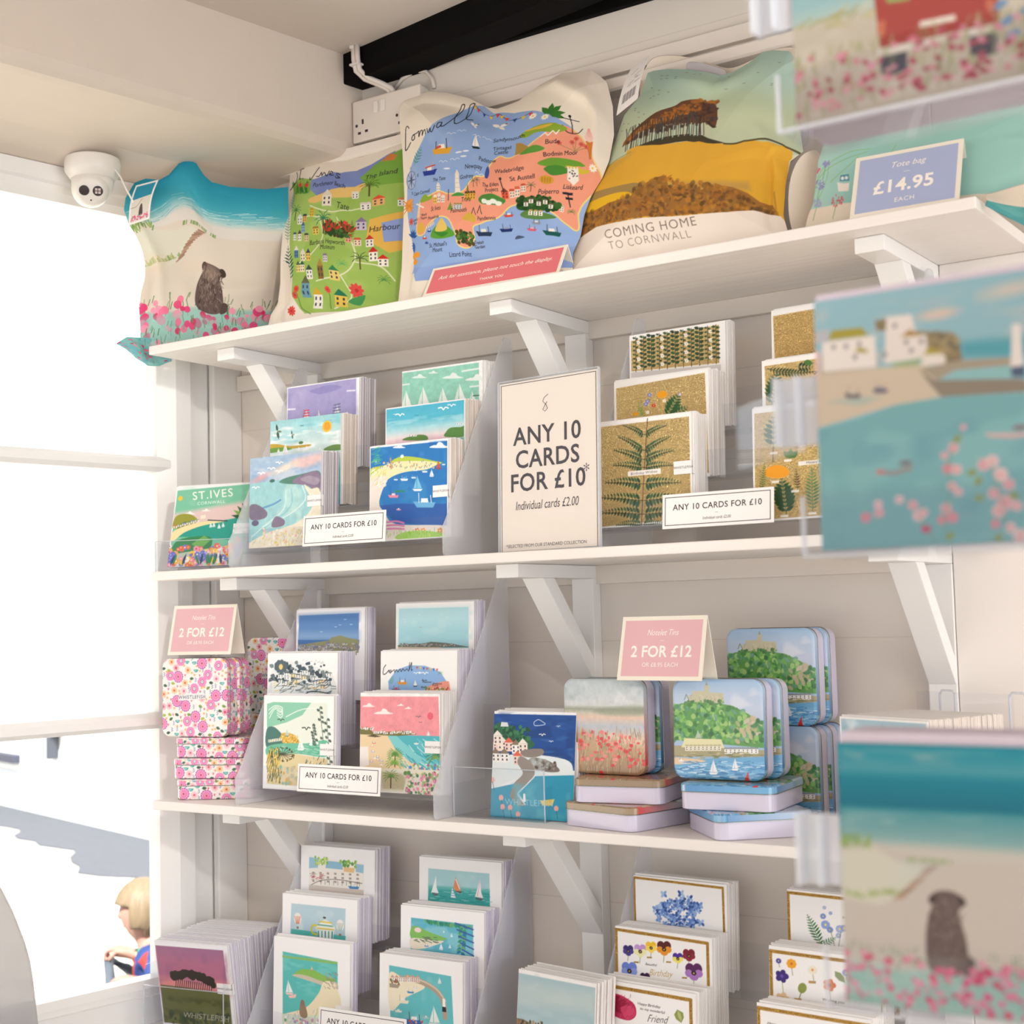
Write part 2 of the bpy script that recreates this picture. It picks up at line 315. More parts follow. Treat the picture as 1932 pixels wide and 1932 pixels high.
# ---------------------------------------------------------------- painter: every printed picture is drawn here, stroke by stroke
class Cv:
    """canvas n px wide, H = height/width; colours are sRGB; pts may be given in a quad's own coordinates (TL,TR,BR,BL)"""
    def __init__(s, n, H=1.0, bg='ffffff', quad=None, seed=1):
        s.n = n; s.h = int(round(n*H)); s.H = H; s.rg = np.random.RandomState(seed); s.r = random.Random(seed)
        s.a = np.zeros((s.h, s.n, 4), np.float32); s.a[..., :3] = s.c(bg); s.met = 0.0
        s.Q = None; s.k = 1.0
        if quad: s.setq(quad)
    def setq(s, q):
        dst = [(0, 0), (1, 0), (1, s.H), (0, s.H)]; A = []; B = []
        for (x, y), (u, v) in zip(q, dst):
            A.append([x, y, 1, 0, 0, 0, -u*x, -u*y]); B.append(u); A.append([0, 0, 0, x, y, 1, -v*x, -v*y]); B.append(v)
        s.Q = np.append(np.linalg.solve(np.array(A, float), np.array(B, float)), 1).reshape(3, 3)
        s.k = 2.0/(abs(q[1][0]-q[0][0]) + abs(q[3][1]-q[0][1]))
        s.k = 1.0/((math.hypot(q[1][0]-q[0][0], q[1][1]-q[0][1]) + math.hypot(q[3][0]-q[0][0], q[3][1]-q[0][1])/s.H)/2)
    def sheet(s, x0, y0, x1, y1):
        s.setq([(x0, y0), (x1, y0), (x1, y1), (x0, y1)]); s.box_ = (x0, y0, x1, y1)
    def bend(s, n, H, L, T, R, B):
        """print of the flat sheet on cloth with four curved edges (left and right run upward, top and bottom to the right)"""
        def f(P, q):
            A = np.array(P, float); d = np.r_[0, np.cumsum(np.hypot(*np.diff(A, axis=0).T))]; d /= d[-1]; return np.c_[np.interp(q, d, A[:, 0]), np.interp(q, d, A[:, 1])]
        o = Cv(n, H); U, V = np.meshgrid((np.arange(n)+.5)/n, 1-(np.arange(o.h)+.5)/o.h); u = U.ravel(); v = V.ravel()
        l = f(L, v); r = f(R, v); t = f(T, u); b = f(B, u); uu = u[:, None]; vv = v[:, None]; p00, p10, p01, p11 = [np.array(q, float) for q in (B[0], B[-1], T[0], T[-1])]
        P = (1-uu)*l+uu*r+(1-vv)*b+vv*t-((1-uu)*(1-vv)*p00+uu*(1-vv)*p10+(1-uu)*vv*p01+uu*vv*p11)
        x0, y0, x1, y1 = s.box_; X = np.clip((P[:, 0]-x0)/(x1-x0)*s.n-.5, 0, s.n-1.001); Y = np.clip((P[:, 1]-y0)/(y1-y0)*s.h-.5, 0, s.h-1.001)
        xi = X.astype(int); yi = Y.astype(int); fx = (X-xi)[:, None]; fy = (Y-yi)[:, None]; a = s.a
        o.a = (a[yi, xi]*(1-fx)*(1-fy)+a[yi, xi+1]*fx*(1-fy)+a[yi+1, xi]*(1-fx)*fy+a[yi+1, xi+1]*fx*fy).reshape(o.h, o.n, 4).astype(np.float32); return o
    @staticmethod
    def c(col):
        if isinstance(col, str):
            if len(col) == 3: col = ''.join(q*2 for q in col)
            return np.array([int(col[i:i+2], 16)/255 for i in (0, 2, 4)], np.float32)
        return np.array(col, np.float32)
    def T(s, p):
        p = np.asarray(p, float).reshape(-1, 2)
        if s.Q is None: return p*s.n
        h = np.c_[p, np.ones(len(p))] @ s.Q.T; return h[:, :2]/h[:, 2:3]*s.n
    def put(s, x0, y0, mk, col, al=1.0):
        """blend colour through mask mk placed at x0,y0"""
        h, w = mk.shape; X0 = max(0, x0); Y0 = max(0, y0); X1 = min(s.n, x0+w); Y1 = min(s.h, y0+h)
        if X1 <= X0 or Y1 <= Y0: return
        m = (mk[Y0-y0:Y1-y0, X0-x0:X1-x0]*al)[..., None]; t = np.append(s.c(col), s.met)
        r = s.a[Y0:Y1, X0:X1]; s.a[Y0:Y1, X0:X1] = r*(1-m) + t*m
    def grid(s, P, pad):
        x0 = max(-1, int(P[:, 0].min()-pad)); x1 = min(s.n+1, int(P[:, 0].max()+pad)+2); y0 = max(-1, int(P[:, 1].min()-pad)); y1 = min(s.h+1, int(P[:, 1].max()+pad)+2)
        if x1 <= x0 or y1 <= y0: return None
        X, Y = np.meshgrid(np.arange(x0, x1)+0.5, np.arange(y0, y1)+0.5); return x0, y0, X, Y
    def dist(s, P, X, Y, closed):
        d = np.full(X.shape, 1e9); n = len(P)
        for i in range(n if closed else n-1):
            a = P[i]; b = P[(i+1) % n]; v = b-a; L = v@v+1e-9
            t = np.clip(((X-a[0])*v[0]+(Y-a[1])*v[1])/L, 0, 1); d = np.minimum(d, np.hypot(X-a[0]-t*v[0], Y-a[1]-t*v[1]))
        return d
    @staticmethod
    def spl(P, closed, k=5):
        n = len(P); out = []
        for i in range(n if closed else n-1):
            p0, p1, p2, p3 = (P[(i-1) % n], P[i], P[(i+1) % n], P[(i+2) % n]) if closed else (P[max(i-1, 0)], P[i], P[i+1], P[min(i+2, n-1)])
            for j in range(k):
                t = j/k; out.append(0.5*((2*p1)+(-p0+p2)*t+(2*p0-5*p1+4*p2-p3)*t*t+(-p0+3*p1-3*p2+p3)*t**3))
        if not closed: out.append(P[-1])
        return np.array(out)
    def poly(s, pts, col, al=1.0, soft=0.0, smooth=False, raw=False):
        P = np.asarray(pts, float) if raw else s.T(pts)
        if smooth: P = s.spl(P, True)
        g = s.grid(P, 2+soft*s.n)
        if g is None: return
        x0, y0, X, Y = g; ins = np.zeros(X.shape, bool); n = len(P)
        for i in range(n):
            a = P[i]; b = P[(i+1) % n]
            if a[1] == b[1]: continue
            ins ^= ((a[1] > Y) != (b[1] > Y)) & (X < (b[0]-a[0])*(Y-a[1])/(b[1]-a[1])+a[0])
        d = s.dist(P, X, Y, True); d = np.where(ins, d, -d); w = max(0.5, soft*s.n)
        s.put(x0, y0, np.clip(0.5+d/(2*w), 0, 1), col, al)
    def line(s, pts, wid, col, al=1.0, smooth=False, soft=0.0):
        P = s.T(pts)
        if smooth and len(P) > 2: P = s.spl(P, False)
        w = wid*s.k*s.n/2; g = s.grid(P, w+2)
        if g is None: return
        x0, y0, X, Y = g; d = s.dist(P, X, Y, False)
        s.put(x0, y0, np.clip((w-d)/(1+soft*s.n)+0.5, 0, 1)*min(1, w*2+0.25), col, al)
    def ell(s, x, y, rx, ry, col, rot=0, al=1.0, soft=0.0):
        c = s.T([(x, y)])[0]; f = s.k*s.n; rx = max(rx*f, 0.3); ry = max(ry*f, 0.3); R = max(rx, ry)+2+soft*s.n
        g = s.grid(np.array([c-R, c+R]), 1)
        if g is None: return
        x0, y0, X, Y = g; ca, sa = math.cos(rot), math.sin(rot); u = (X-c[0])*ca+(Y-c[1])*sa; v = -(X-c[0])*sa+(Y-c[1])*ca
        q = np.hypot(u/rx, v/ry); d = (1-q)*min(rx, ry)
        s.put(x0, y0, np.clip(0.5+d/(1+2*soft*s.n), 0, 1), col, al)
    def fill(s, stops, x0=0, x1=1, horiz=False):
        """vertical colour ramp, canvas fractions of height: [(y,col),...]"""
        ys = (np.arange(s.h)+0.5)/s.h; C = np.array([s.c(c) for _, c in stops]); Y = [y for y, _ in stops]
        rows = np.stack([np.interp(ys, Y, C[:, i]) for i in range(3)], 1)
        a = int(max(0, math.floor(Y[0]*s.h))); b_ = int(min(s.h, math.ceil(Y[-1]*s.h))); l = int(x0*s.n); r = int(round(x1*s.n))
        s.a[a:b_, l:r, :3] = rows[a:b_, None]; s.a[a:b_, l:r, 3] = s.met
    def noise(s, sc, asp=1.0):
        gx = max(2, int(sc)); gy = max(2, int(sc*s.H*asp)); g = s.rg.rand(gy+1, gx+1)
        y = np.linspace(0, gy-1e-6, s.h); x = np.linspace(0, gx-1e-6, s.n); yi = y.astype(int); xi = x.astype(int)
        fy = (y-yi)[:, None]; fx = (x-xi)[None]; fy = fy*fy*(3-2*fy); fx = fx*fx*(3-2*fx)
        return (g[yi][:, xi]*(1-fy)*(1-fx)+g[yi][:, xi+1]*(1-fy)*fx+g[yi+1][:, xi]*fy*(1-fx)+g[yi+1][:, xi+1]*fy*fx)
    def tex(s, amt=0.05, sc=12, asp=1.0):
        n = s.noise(sc, asp)*0.6+s.noise(sc*3, asp)*0.4-0.5
        s.a[..., :3] = np.clip(s.a[..., :3]*(1+amt*2*n[..., None]), 0, 1)
    def wash(s, col, sc=6, lo=0.5, al=0.6, y0=0, y1=1, asp=1.0, x0=0, x1=1, only=None):
        """cloudy wash of a second colour"""
        n = s.noise(sc, asp)*0.65+s.noise(sc*2.5, asp)*0.35; m = np.clip((n-lo)*5, 0, 1)
        ys = (np.arange(s.h)+0.5)/s.h; w = np.clip((ys-y0)*25, 0, 1)*np.clip((y1-ys)*25, 0, 1)
        xs = (np.arange(s.n)+0.5)/s.n; wx = np.clip((xs-x0)*25, 0, 1)*np.clip((x1-xs)*25, 0, 1)
        m = m*w[:, None]*wx[None]
        if only: m = m*(np.abs(s.a[..., :3]-s.c(only)).sum(-1) < .12)
        t = np.append(s.c(col), s.met); s.a = s.a*(1-(m*al)[..., None])+t*(m*al)[..., None]; s.a = s.a.astype(np.float32)
    def text(s, x, y, size, st, col='2a2226', al=1.0, shear=0.0, bold=0.0, rot=0.0, sx=1.0, align='CENTER', space=1.0):
        me = text_mesh(st, 1.0, align, shear, bold, sx, space); me.calc_loop_triangles()
        if not len(me.loop_triangles): return
        V = np.array([v.co[:2] for v in me.vertices]); ca, sa = math.cos(rot), math.sin(rot)
        V = np.c_[V[:, 0]*ca-V[:, 1]*sa, -(V[:, 0]*sa+V[:, 1]*ca)]*size+[x, y]; P = s.T(V)
        T = np.array([t.vertices[:] for t in me.loop_triangles]); D.meshes.remove(me); S = 3
        x0, y0 = np.floor(P.min(0)).astype(int)-1; x1, y1 = np.ceil(P.max(0)).astype(int)+1
        if x1-x0 > 3000 or y1-y0 > 3000: return
        mk = np.zeros(((y1-y0)*S, (x1-x0)*S), np.float32); P = (P-[x0, y0])*S
        for t in T:
            a, b, c = P[t]; u0, v0 = np.floor(np.minimum(np.minimum(a, b), c)).astype(int); u1, v1 = np.ceil(np.maximum(np.maximum(a, b), c)).astype(int)+1
            X, Y = np.meshgrid(np.arange(u0, u1)+0.5, np.arange(v0, v1)+0.5)
            e = [(q[0]-p[0])*(Y-p[1])-(q[1]-p[1])*(X-p[0]) for p, q in ((a, b), (b, c), (c, a))]
            i = ((e[0] >= 0) & (e[1] >= 0) & (e[2] >= 0)) | ((e[0] <= 0) & (e[1] <= 0) & (e[2] <= 0))
            sub = mk[v0:v1, u0:u1]; np.maximum(sub, i[:sub.shape[0], :sub.shape[1]], out=sub)
        mk = mk.reshape(y1-y0, S, x1-x0, S).mean((1, 3)); s.put(x0, y0, np.clip(mk*1.15, 0, 1), col, al)
    # --- little motifs (sizes in the current coordinates)
    def gull(s, x, y, z, col='ffffff', al=1.0):
        s.line([(x-z, y-z*.35), (x-z*.35, y-z*.45), (x, y), (x+z*.4, y-z*.5), (x+z, y-z*.3)], z*.22, col, al, smooth=True)
    def cloud(s, x, y, z, col='ffffff', al=1.0):
        s.poly([(x-z, y), (x-z*.6, y-z*.22), (x-z*.3, y-z*.25), (x-z*.05, y-z*.55), (x+z*.3, y-z*.45), (x+z*.5, y-z*.2), (x+z, y), (x, y+z*.06)], col, al, smooth=True)
    def sail(s, x, y, z, hull='ffffff', sl='ffffff', jib=None, h=1.0):
        s.poly([(x-z*.05, y-z*.1), (x-z*.02, y-z*2.0*h), (x+z*.62, y-z*.15)], sl)
        s.poly([(x-z*.12, y-z*.1), (x-z*.08, y-z*1.7*h), (x-z*.55, y-z*.15)], jib or sl)
        s.poly([(x-z*.7, y-z*.05), (x+z*.75, y-z*.05), (x+z*.45, y+z*.25), (x-z*.45, y+z*.25)], hull)
    def boat(s, x, y, z, hull='2a3c6e', cab='f4efe4', mast='5b4a44', flip=1):
        f = flip
        s.poly([(x-f*z, y-z*.28), (x+f*z*.9, y-z*.2), (x+f*z*.7, y+z*.25), (x-f*z*.7, y+z*.25)], hull)
        s.poly([(x-f*z*.35, y-z*.2), (x-f*z*.3, y-z*.55), (x+f*z*.25, y-z*.55), (x+f*z*.3, y-z*.2)], cab)
        s.line([(x-f*z*.5, y-z*.2), (x-f*z*.5, y-z*1.0)], z*.07, mast); s.line([(x+f*z*.55, y-z*.2), (x+f*z*.5, y-z*.8)], z*.07, mast)
    def flower(s, x, y, r, col, cen='f4d35e', n=6, pet=0.5, rot=0):
        for i in range(n):
            a = rot+i*2*math.pi/n; s.ell(x+math.cos(a)*r*.58, y+math.sin(a)*r*.58, r*.5, r*.5*pet*1.5, col, a)
        s.ell(x, y, r*.28, r*.28, cen)
    def leaf(s, x, y, L, a, w, col, al=1.0):
        ca, sa = math.cos(a), math.sin(a)
        P = [(0, 0), (.3, -w), (.65, -w*.9), (1, 0), (.65, w*.9), (.3, w)]
        s.poly([(x+L*(u*ca-v*sa), y+L*(u*sa+v*ca)) for u, v in P], col, al)
    def fern(s, x, y, L, a, col, n=10, w=0.34, lw=0.22, curl=0.0):
        px, py = x, y; st = L/n
        for i in range(n):
            q = px+math.cos(a)*st, py+math.sin(a)*st; s.line([(px, py), q], L*.018, col)
            m = L*w*math.sin(math.pi*min(1, (i+1.6)/(n+1)))**.7*(1-.55*i/n)
            for sd in (-1, 1): s.leaf(q[0], q[1], m, a+sd*1.0, lw*.62, col)
            px, py = q; a += curl/n
    def house(s, x, y, w, h, wall='f3ead9', roof='c8553d', win='3b3b44', nw=2, gable=False):
        s.poly([(x, y), (x+w, y), (x+w, y-h), (x, y-h)], wall)
        if gable: s.poly([(x-w*.06, y-h), (x+w*.5, y-h*1.6), (x+w*1.06, y-h)], roof)
        else: s.poly([(x-w*.05, y-h), (x+w*.08, y-h*1.35), (x+w*.92, y-h*1.35), (x+w*1.05, y-h)], roof)
        for i in range(nw):
            for j in (0.72, 0.3):
                s.poly([(x+w*(i+.3)/nw, y-h*(j+.12)), (x+w*(i+.62)/nw, y-h*(j+.12)), (x+w*(i+.62)/nw, y-h*(j-.1)), (x+w*(i+.3)/nw, y-h*(j-.1))], win)
    def palm(s, x, y, z, col='2f6b3c', tr='5a4632', n=9, trunk=True):
        if trunk: s.line([(x, y), (x+z*.05, y-z)], z*.1, tr)
        for i in range(n):
            a = -math.pi*1.35*(i+.5)/n+math.pi*.175; cx = x+z*.05; cy = y-z*(1 if trunk else 0); L = z*.8
            s.leaf(cx, cy, L*.62, a, .07, col); s.leaf(cx+math.cos(a)*L*.5, cy+math.sin(a)*L*.5, L*.5, a+(.7 if math.cos(a) > 0 else -.7), .07, col)
    def tree(s, x, y, z, col='4c7a3a', tr='4a3b2e'):
        s.line([(x, y), (x, y-z*.5)], z*.1, tr)
        for i in range(6): s.ell(x+s.r.uniform(-.3, .3)*z, y-z*(.7+s.r.uniform(-.2, .25)), z*.25, z*.22, col)
    def dots(s, n, box, r, cols, al=1.0, asp=1.0, poly=None, rr=0.5):
        for _ in range(n):
            x = s.r.uniform(box[0], box[2]); y = s.r.uniform(box[1], box[3]); q = r*(1-rr*s.r.random())
            s.ell(x, y, q, q*asp, s.r.choice(cols), s.r.uniform(0, 3), al)
    def strokes(s, n, box, L, wid, cols, ang=0.0, jit=0.3, al=1.0):
        for _ in range(n):
            x = s.r.uniform(box[0], box[2]); y = s.r.uniform(box[1], box[3]); a = ang+s.r.uniform(-jit, jit); q = L*s.r.uniform(.5, 1)
            s.line([(x, y), (x+math.cos(a)*q, y+math.sin(a)*q)], wid, s.r.choice(cols), al)
    def border(s, t, col, metal=0.0):
        """band of width t (fraction of width) around the canvas edge"""
        k = int(round(t*s.n)); c = np.append(s.c(col), metal)
        s.a[:k] = c; s.a[-k:] = c; s.a[:, :k] = c; s.a[:, -k:] = c
    def frame(s, m0, t, col, metal=0.0):
        a = int(round(m0*s.n)); k = int(round(t*s.n)); c = np.append(s.c(col), metal)
        s.a[a:a+k, a:s.n-a] = c; s.a[s.h-a-k:s.h-a, a:s.n-a] = c; s.a[a:s.h-a, a:a+k] = c; s.a[a:s.h-a, s.n-a-k:s.n-a] = c
    def ink(s, rows=None):
        """flat list of linear rgba, row 0 = bottom"""
        a = s.a[::-1].copy(); rgb = np.clip(a[..., :3], 0, 1)
        a[..., :3] = np.where(rgb <= 0.04045, rgb/12.92, ((rgb+0.055)/1.055)**2.4); a[..., 3] = np.clip(a[..., 3], 0, 1)
        return a
def grid_obj(name, fn, cv, extra, mats, parent=None, smooth=True, **kw):
    """front sheet of cv-resolution vertices; fn(U,V)->Nx3 with V upward; extra = MB for the other sides (material 1+)"""
    nx, ny = cv.n, cv.h; U, V = np.meshgrid(np.linspace(0, 1, nx), np.linspace(0, 1, ny)); P = fn(U.ravel(), V.ravel())
    i = np.arange(nx*ny).reshape(ny, nx); q = np.stack([i[:-1, :-1], i[:-1, 1:], i[1:, 1:], i[1:, :-1]], -1).reshape(-1, 4)
    ev = np.array(extra.v, float).reshape(-1, 3) if extra else np.zeros((0, 3)); k = nx*ny
    loops = [q.ravel()]; tot = [np.full(len(q), 4)]; mi = [np.zeros(len(q), int)]
    if extra:
        loops.append(np.array([j+k for f in extra.f for j in f])); tot.append(np.array([len(f) for f in extra.f])); mi.append(np.array(extra.m))
    loops = np.concatenate(loops); tot = np.concatenate(tot); mi = np.concatenate(mi); A = np.concatenate([P, ev])
    me = D.meshes.new(name); me.vertices.add(len(A)); me.vertices.foreach_set('co', A.astype(np.float32).ravel())
    me.loops.add(len(loops)); me.loops.foreach_set('vertex_index', loops.astype(np.int32))
    me.polygons.add(len(tot)); me.polygons.foreach_set('loop_start', np.concatenate([[0], np.cumsum(tot)[:-1]]).astype(np.int32)); me.polygons.foreach_set('loop_total', tot.astype(np.int32))
    for m in mats: me.materials.append(m)
    me.update(calc_edges=True); me.polygons.foreach_set('material_index', mi.astype(np.int32))
    sm = np.zeros(len(tot), bool); sm[:len(q)] = smooth
    if kw.pop('smooth_all', False): sm[:] = True
    me.polygons.foreach_set('use_smooth', sm)
    at = me.color_attributes.new('ink', 'FLOAT_COLOR', 'POINT'); C = np.ones((len(A), 4), np.float32); C[:, 3] = 0
    C[:k] = cv.ink().reshape(-1, 4)
    if extra is not None and kw.get('excol') is not None: C[k:] = kw['excol']
    kw.pop('excol', None)
    at.data.foreach_set('color', C.ravel()); me.update()
    return link(name, me, parent, **kw)
# ---------------------------------------------------------------- the pictures
NC = 176
def q4(tl, tr, dy, sh=-6): return [tl, tr, (tr[0]+sh, tr[1]+dy), (tl[0]+sh, tl[1]+dy)]
ART = {}
def art(f): ART[f.__name__[2:]] = f; return f
PINKS = ['e8497e', 'f07a9c', 'd93d6b', 'f29ab2']

@art
def a_stives():
    c = Cv(NC, 1.0, 'f3f3f4', [(160, 712), (570, 706), (530, 1152), (98, 1162)])
    c.poly([(165, 733), (565, 712), (527, 1150), (105, 1158)], '7cc4a4')
    c.wash('93cfb2', 5, .5, .5, 0, .5, 2)
    c.poly([(142, 860), (560, 800), (548, 900), (140, 930)], 'eec9c6', .9, .03)
    c.cloud(230, 865, 30, 'f7f1ee'); c.cloud(320, 850, 24, 'f7f1ee')
    c.ell(180, 776, 13, 13, 'f2c53d')
    c.poly([(136, 940), (150, 880), (190, 862), (240, 868), (270, 900), (200, 935)], '9a9a3c', smooth=True)
    c.poly([(165, 925), (205, 905), (250, 905), (260, 925), (170, 950)], '6d7f35', smooth=True)
    c.poly([(125, 985), (240, 930), (440, 900), (545, 890), (530, 1010), (330, 1000), (180, 990), (120, 1000)], '2fa08e', smooth=True)
    c.poly([(120, 995), (150, 950), (260, 915), (360, 905), (430, 908), (300, 930), (200, 965), (140, 1010)], 'f2dfa8', smooth=True)
    c.line([(330, 900), (435, 908)], 6, '4a4a52'); c.poly([(290, 893), (318, 890), (318, 870), (290, 873)], 'efe7d0')
    for i in range(6): c.house(140+i*24, 940-i*6, 20, 12, 'f0e9da', R_.choice(['5d88c9', 'd66f4e', '7c9f5e']), nw=1)
    for x, y in ((345, 938), (362, 936), (390, 945), (412, 938)): c.sail(x, y, 13, 'e9eef0', 'ffffff')
    for i in range(9): c.leaf(548, 900, 95, -2.9+i*.32, .12, ['2c5b3b', '7aa843', '3f6f43'][i % 3])
    c.poly([(110, 1120), (160, 1010), (330, 990), (350, 1040), (300, 1100), (110, 1160)], '3c8a58', smooth=True)
    c.poly([(240, 1030), (310, 985), (345, 1010), (280, 1070)], '74b05c')
    c.poly([(105, 1158), (112, 1090), (530, 1030), (527, 1150)], 'e6dcd8', .75)
    for i in range(120):
        x = c.r.uniform(108, 525); y = c.r.uniform(1040, 1158) - (x > 420)*c.r.uniform(0, 60)
        c.flower(x, y, c.r.uniform(8, 17), c.r.choice(['f2a0a8', 'f6c846', 'ef6f52', 'f7f1f1', '7b7ed0', 'f29ab2', 'f4b13e']), c.r.choice(['c9403e', 'f4d35e', 'fff2d0']), 7)
    for x, y in ((130, 1105), (300, 1100), (490, 1065)): c.ell(x, y, 25, 30, '7277c8'); c.dots(14, (x-18, y-22, x+18, y+22), 3, ['c9c8ef'])
    for i in range(14): x = c.r.uniform(115, 520); c.leaf(x, 1150, 70, -1.9+c.r.random()*.8, .1, c.r.choice(['2f4a6e', '3f8a58']))
    c.text(355, 762, 62, 'ST.IVES', 'fbf8f0', rot=.06, space=1.15); c.text(347, 805, 24, 'CORNWALL', 'e9f2ea', rot=.05, space=1.2)
    c.text(440, 1075, 44, 'WHISTLEFISH', 'f5f0f8', .55, rot=.06)
    return c
@art
def a_purplebeach():
    c = Cv(NC, 1.0, 'a9c3dc', [(575, 585), (965, 548), (960, 1050), (562, 1068)])
    c.wash('cfd8e2', 5, .45, .7, 0, .4, 2.5); c.wash('8fb0d6', 6, .55, .6, 0, .35, 3)
    c.poly([(800, 600), (960, 560), (965, 600), (860, 640)], 'f0c4bc', .8, .03, smooth=True); c.ell(760, 640, 80, 16, 'f3e0cd', -.25, .9, .02); c.ell(630, 690, 50, 14, 'e9a9a6', -.3, .8, .02)
    c.poly([(575, 720), (800, 690), (960, 700), (955, 1050), (562, 1066)], '9fd0d4', smooth=False)
    c.wash('bfe3dc', 7, .5, .7, .3, .8, .6)
    c.poly([(735, 715), (770, 690), (860, 670), (950, 655), (955, 720), (830, 725)], '5a8a7a', smooth=True); c.ell(695, 705, 16, 8, '44706a')
    c.poly([(805, 715), (850, 680), (950, 660), (960, 775), (930, 770), (890, 735)], '8c7a92', smooth=True); c.poly([(850, 700), (900, 680), (955, 700), (930, 730)], 'a497a8', smooth=True)
    c.poly([(960, 770), (905, 750), (870, 730), (915, 840), (830, 930), (650, 990), (562, 1066), (955, 1050)], 'efe6cf', smooth=True)
    for i in range(5): c.line([(860-i*30, 735+i*8), (875-i*40, 810+i*16), (780-i*45, 890+i*20), (640-i*20, 950+i*18)], 7, ['e4f2ec', 'b9e0dc', '8cc8d0', 'd5ece6', '9ccfd6'][i], .75, smooth=True)
    c.line([(640, 850), (700, 830), (740, 808)], 9, '5c90c6', .8, smooth=True)
    c.poly([(570, 840), (610, 830), (665, 870), (650, 905), (575, 910)], '7d7389', smooth=True); c.poly([(690, 935), (715, 895), (760, 915), (755, 945), (700, 955)], '87798f', smooth=True); c.ell(600, 930, 22, 14, '6b6480')
    for x, y in ((635, 670), (690, 645), (735, 615), (733, 660), (605, 745)): c.gull(x, y, 20, 'ffffff')
    c.dots(110, (640, 960, 940, 1060), 7, ['f5dd8a', 'f0b8b0', 'fdf4e6', 'e8d073'], .9); c.strokes(60, (570, 990, 900, 1060), 26, 2, ['f6efe0', 'c9c088'], -1.3)
    c.tex(.05, 20); return c
@art
def a_gullsun():
    c = Cv(NC, 1.0, 'ffffff', q4((683, 385), (1062, 348), 490)); c.fill([(0, '9fd6dc'), (.3, 'd8ecea'), (.45, 'cfe6e6'), (.62, '4ab3bd'), (1, '2b9fae')])
    c.wash('ffffff', 4, .5, .75, .05, .5, 5); c.wash('7cc7d3', 4, .6, .6, 0, .35, 6)
    c.ell(988, 420, 28, 28, 'f6c443'); c.ell(988, 420, 19, 19, 'f0a92e')
    c.poly([(676, 515), (720, 510), (790, 522), (900, 515), (870, 530), (676, 545)], 'c9a93e', smooth=True); c.poly([(970, 548), (1010, 522), (1062, 520), (1060, 548)], '6f9350', smooth=True); c.poly([(678, 535), (760, 530), (800, 540), (676, 560)], '6fa046', smooth=True)
    for x, y, z in ((765, 560, 26), (728, 556, 12), (838, 550, 12), (880, 545, 12), (918, 530, 8), (950, 545, 8)): c.sail(x, y, z, 'eef4f4', 'ffffff')
    for x, y, z, r in ((722, 440, 32, 0), (802, 460, 18, 0)):
        c.leaf(x, y, z*1.4, 1.4, .16, '4a5a4a'); c.leaf(x, y, z*1.3, -1.7, .14, '3d4d44'); c.leaf(x, y, z*.8, .1, .2, '6b7a5a'); c.leaf(x, y, z*.5, 3.1, .2, 'f3efe0')
    c.gull(855, 415, 9, '44524a'); c.ell(850, 505, 14, 7, '4f7f3a'); c.tex(.05, 14); return c
@art
def a_lilac():
    c = Cv(NC, 1.0, 'ffffff', q4((770, 205), (1165, 155), 490)); c.poly([(775, 212), (1148, 162), (1142, 640), (768, 680)], 'aba4d2')
    c.wash('bcb6dc', 5, .5, .7, .03, 1, .4); c.wash('9690c8', 5, .58, .5, .05, .5, .5)
    c.poly([(900, 225), (1000, 195), (1070, 205), (1040, 225), (960, 245), (920, 240)], '8e88c4', .7, smooth=True)
    c.line([(1100, 230), (1140, 228)], 8, 'e7e4f2'); c.line([(772, 330), (815, 328)], 9, 'e7e4f2')
    c.sail(945, 470, 68, 'f2eef2', 'f4f0ee'); c.sail(1045, 400, 48, 'efece8', 'f6f4f4'); c.sail(878, 410, 40, 'efe9e4', 'f6f0ee'); c.sail(1100, 420, 40, 'ffffff', 'f6f0f0')
    for i in range(5): c.line([(865-i*2, 338+i*15), (893, 334+i*15)], 6, 'e04a55'); c.line([(1030-i*3, 308+i*16), (1062, 300+i*17)], 6, '6d7494')
    c.tex(.04, 20); return c
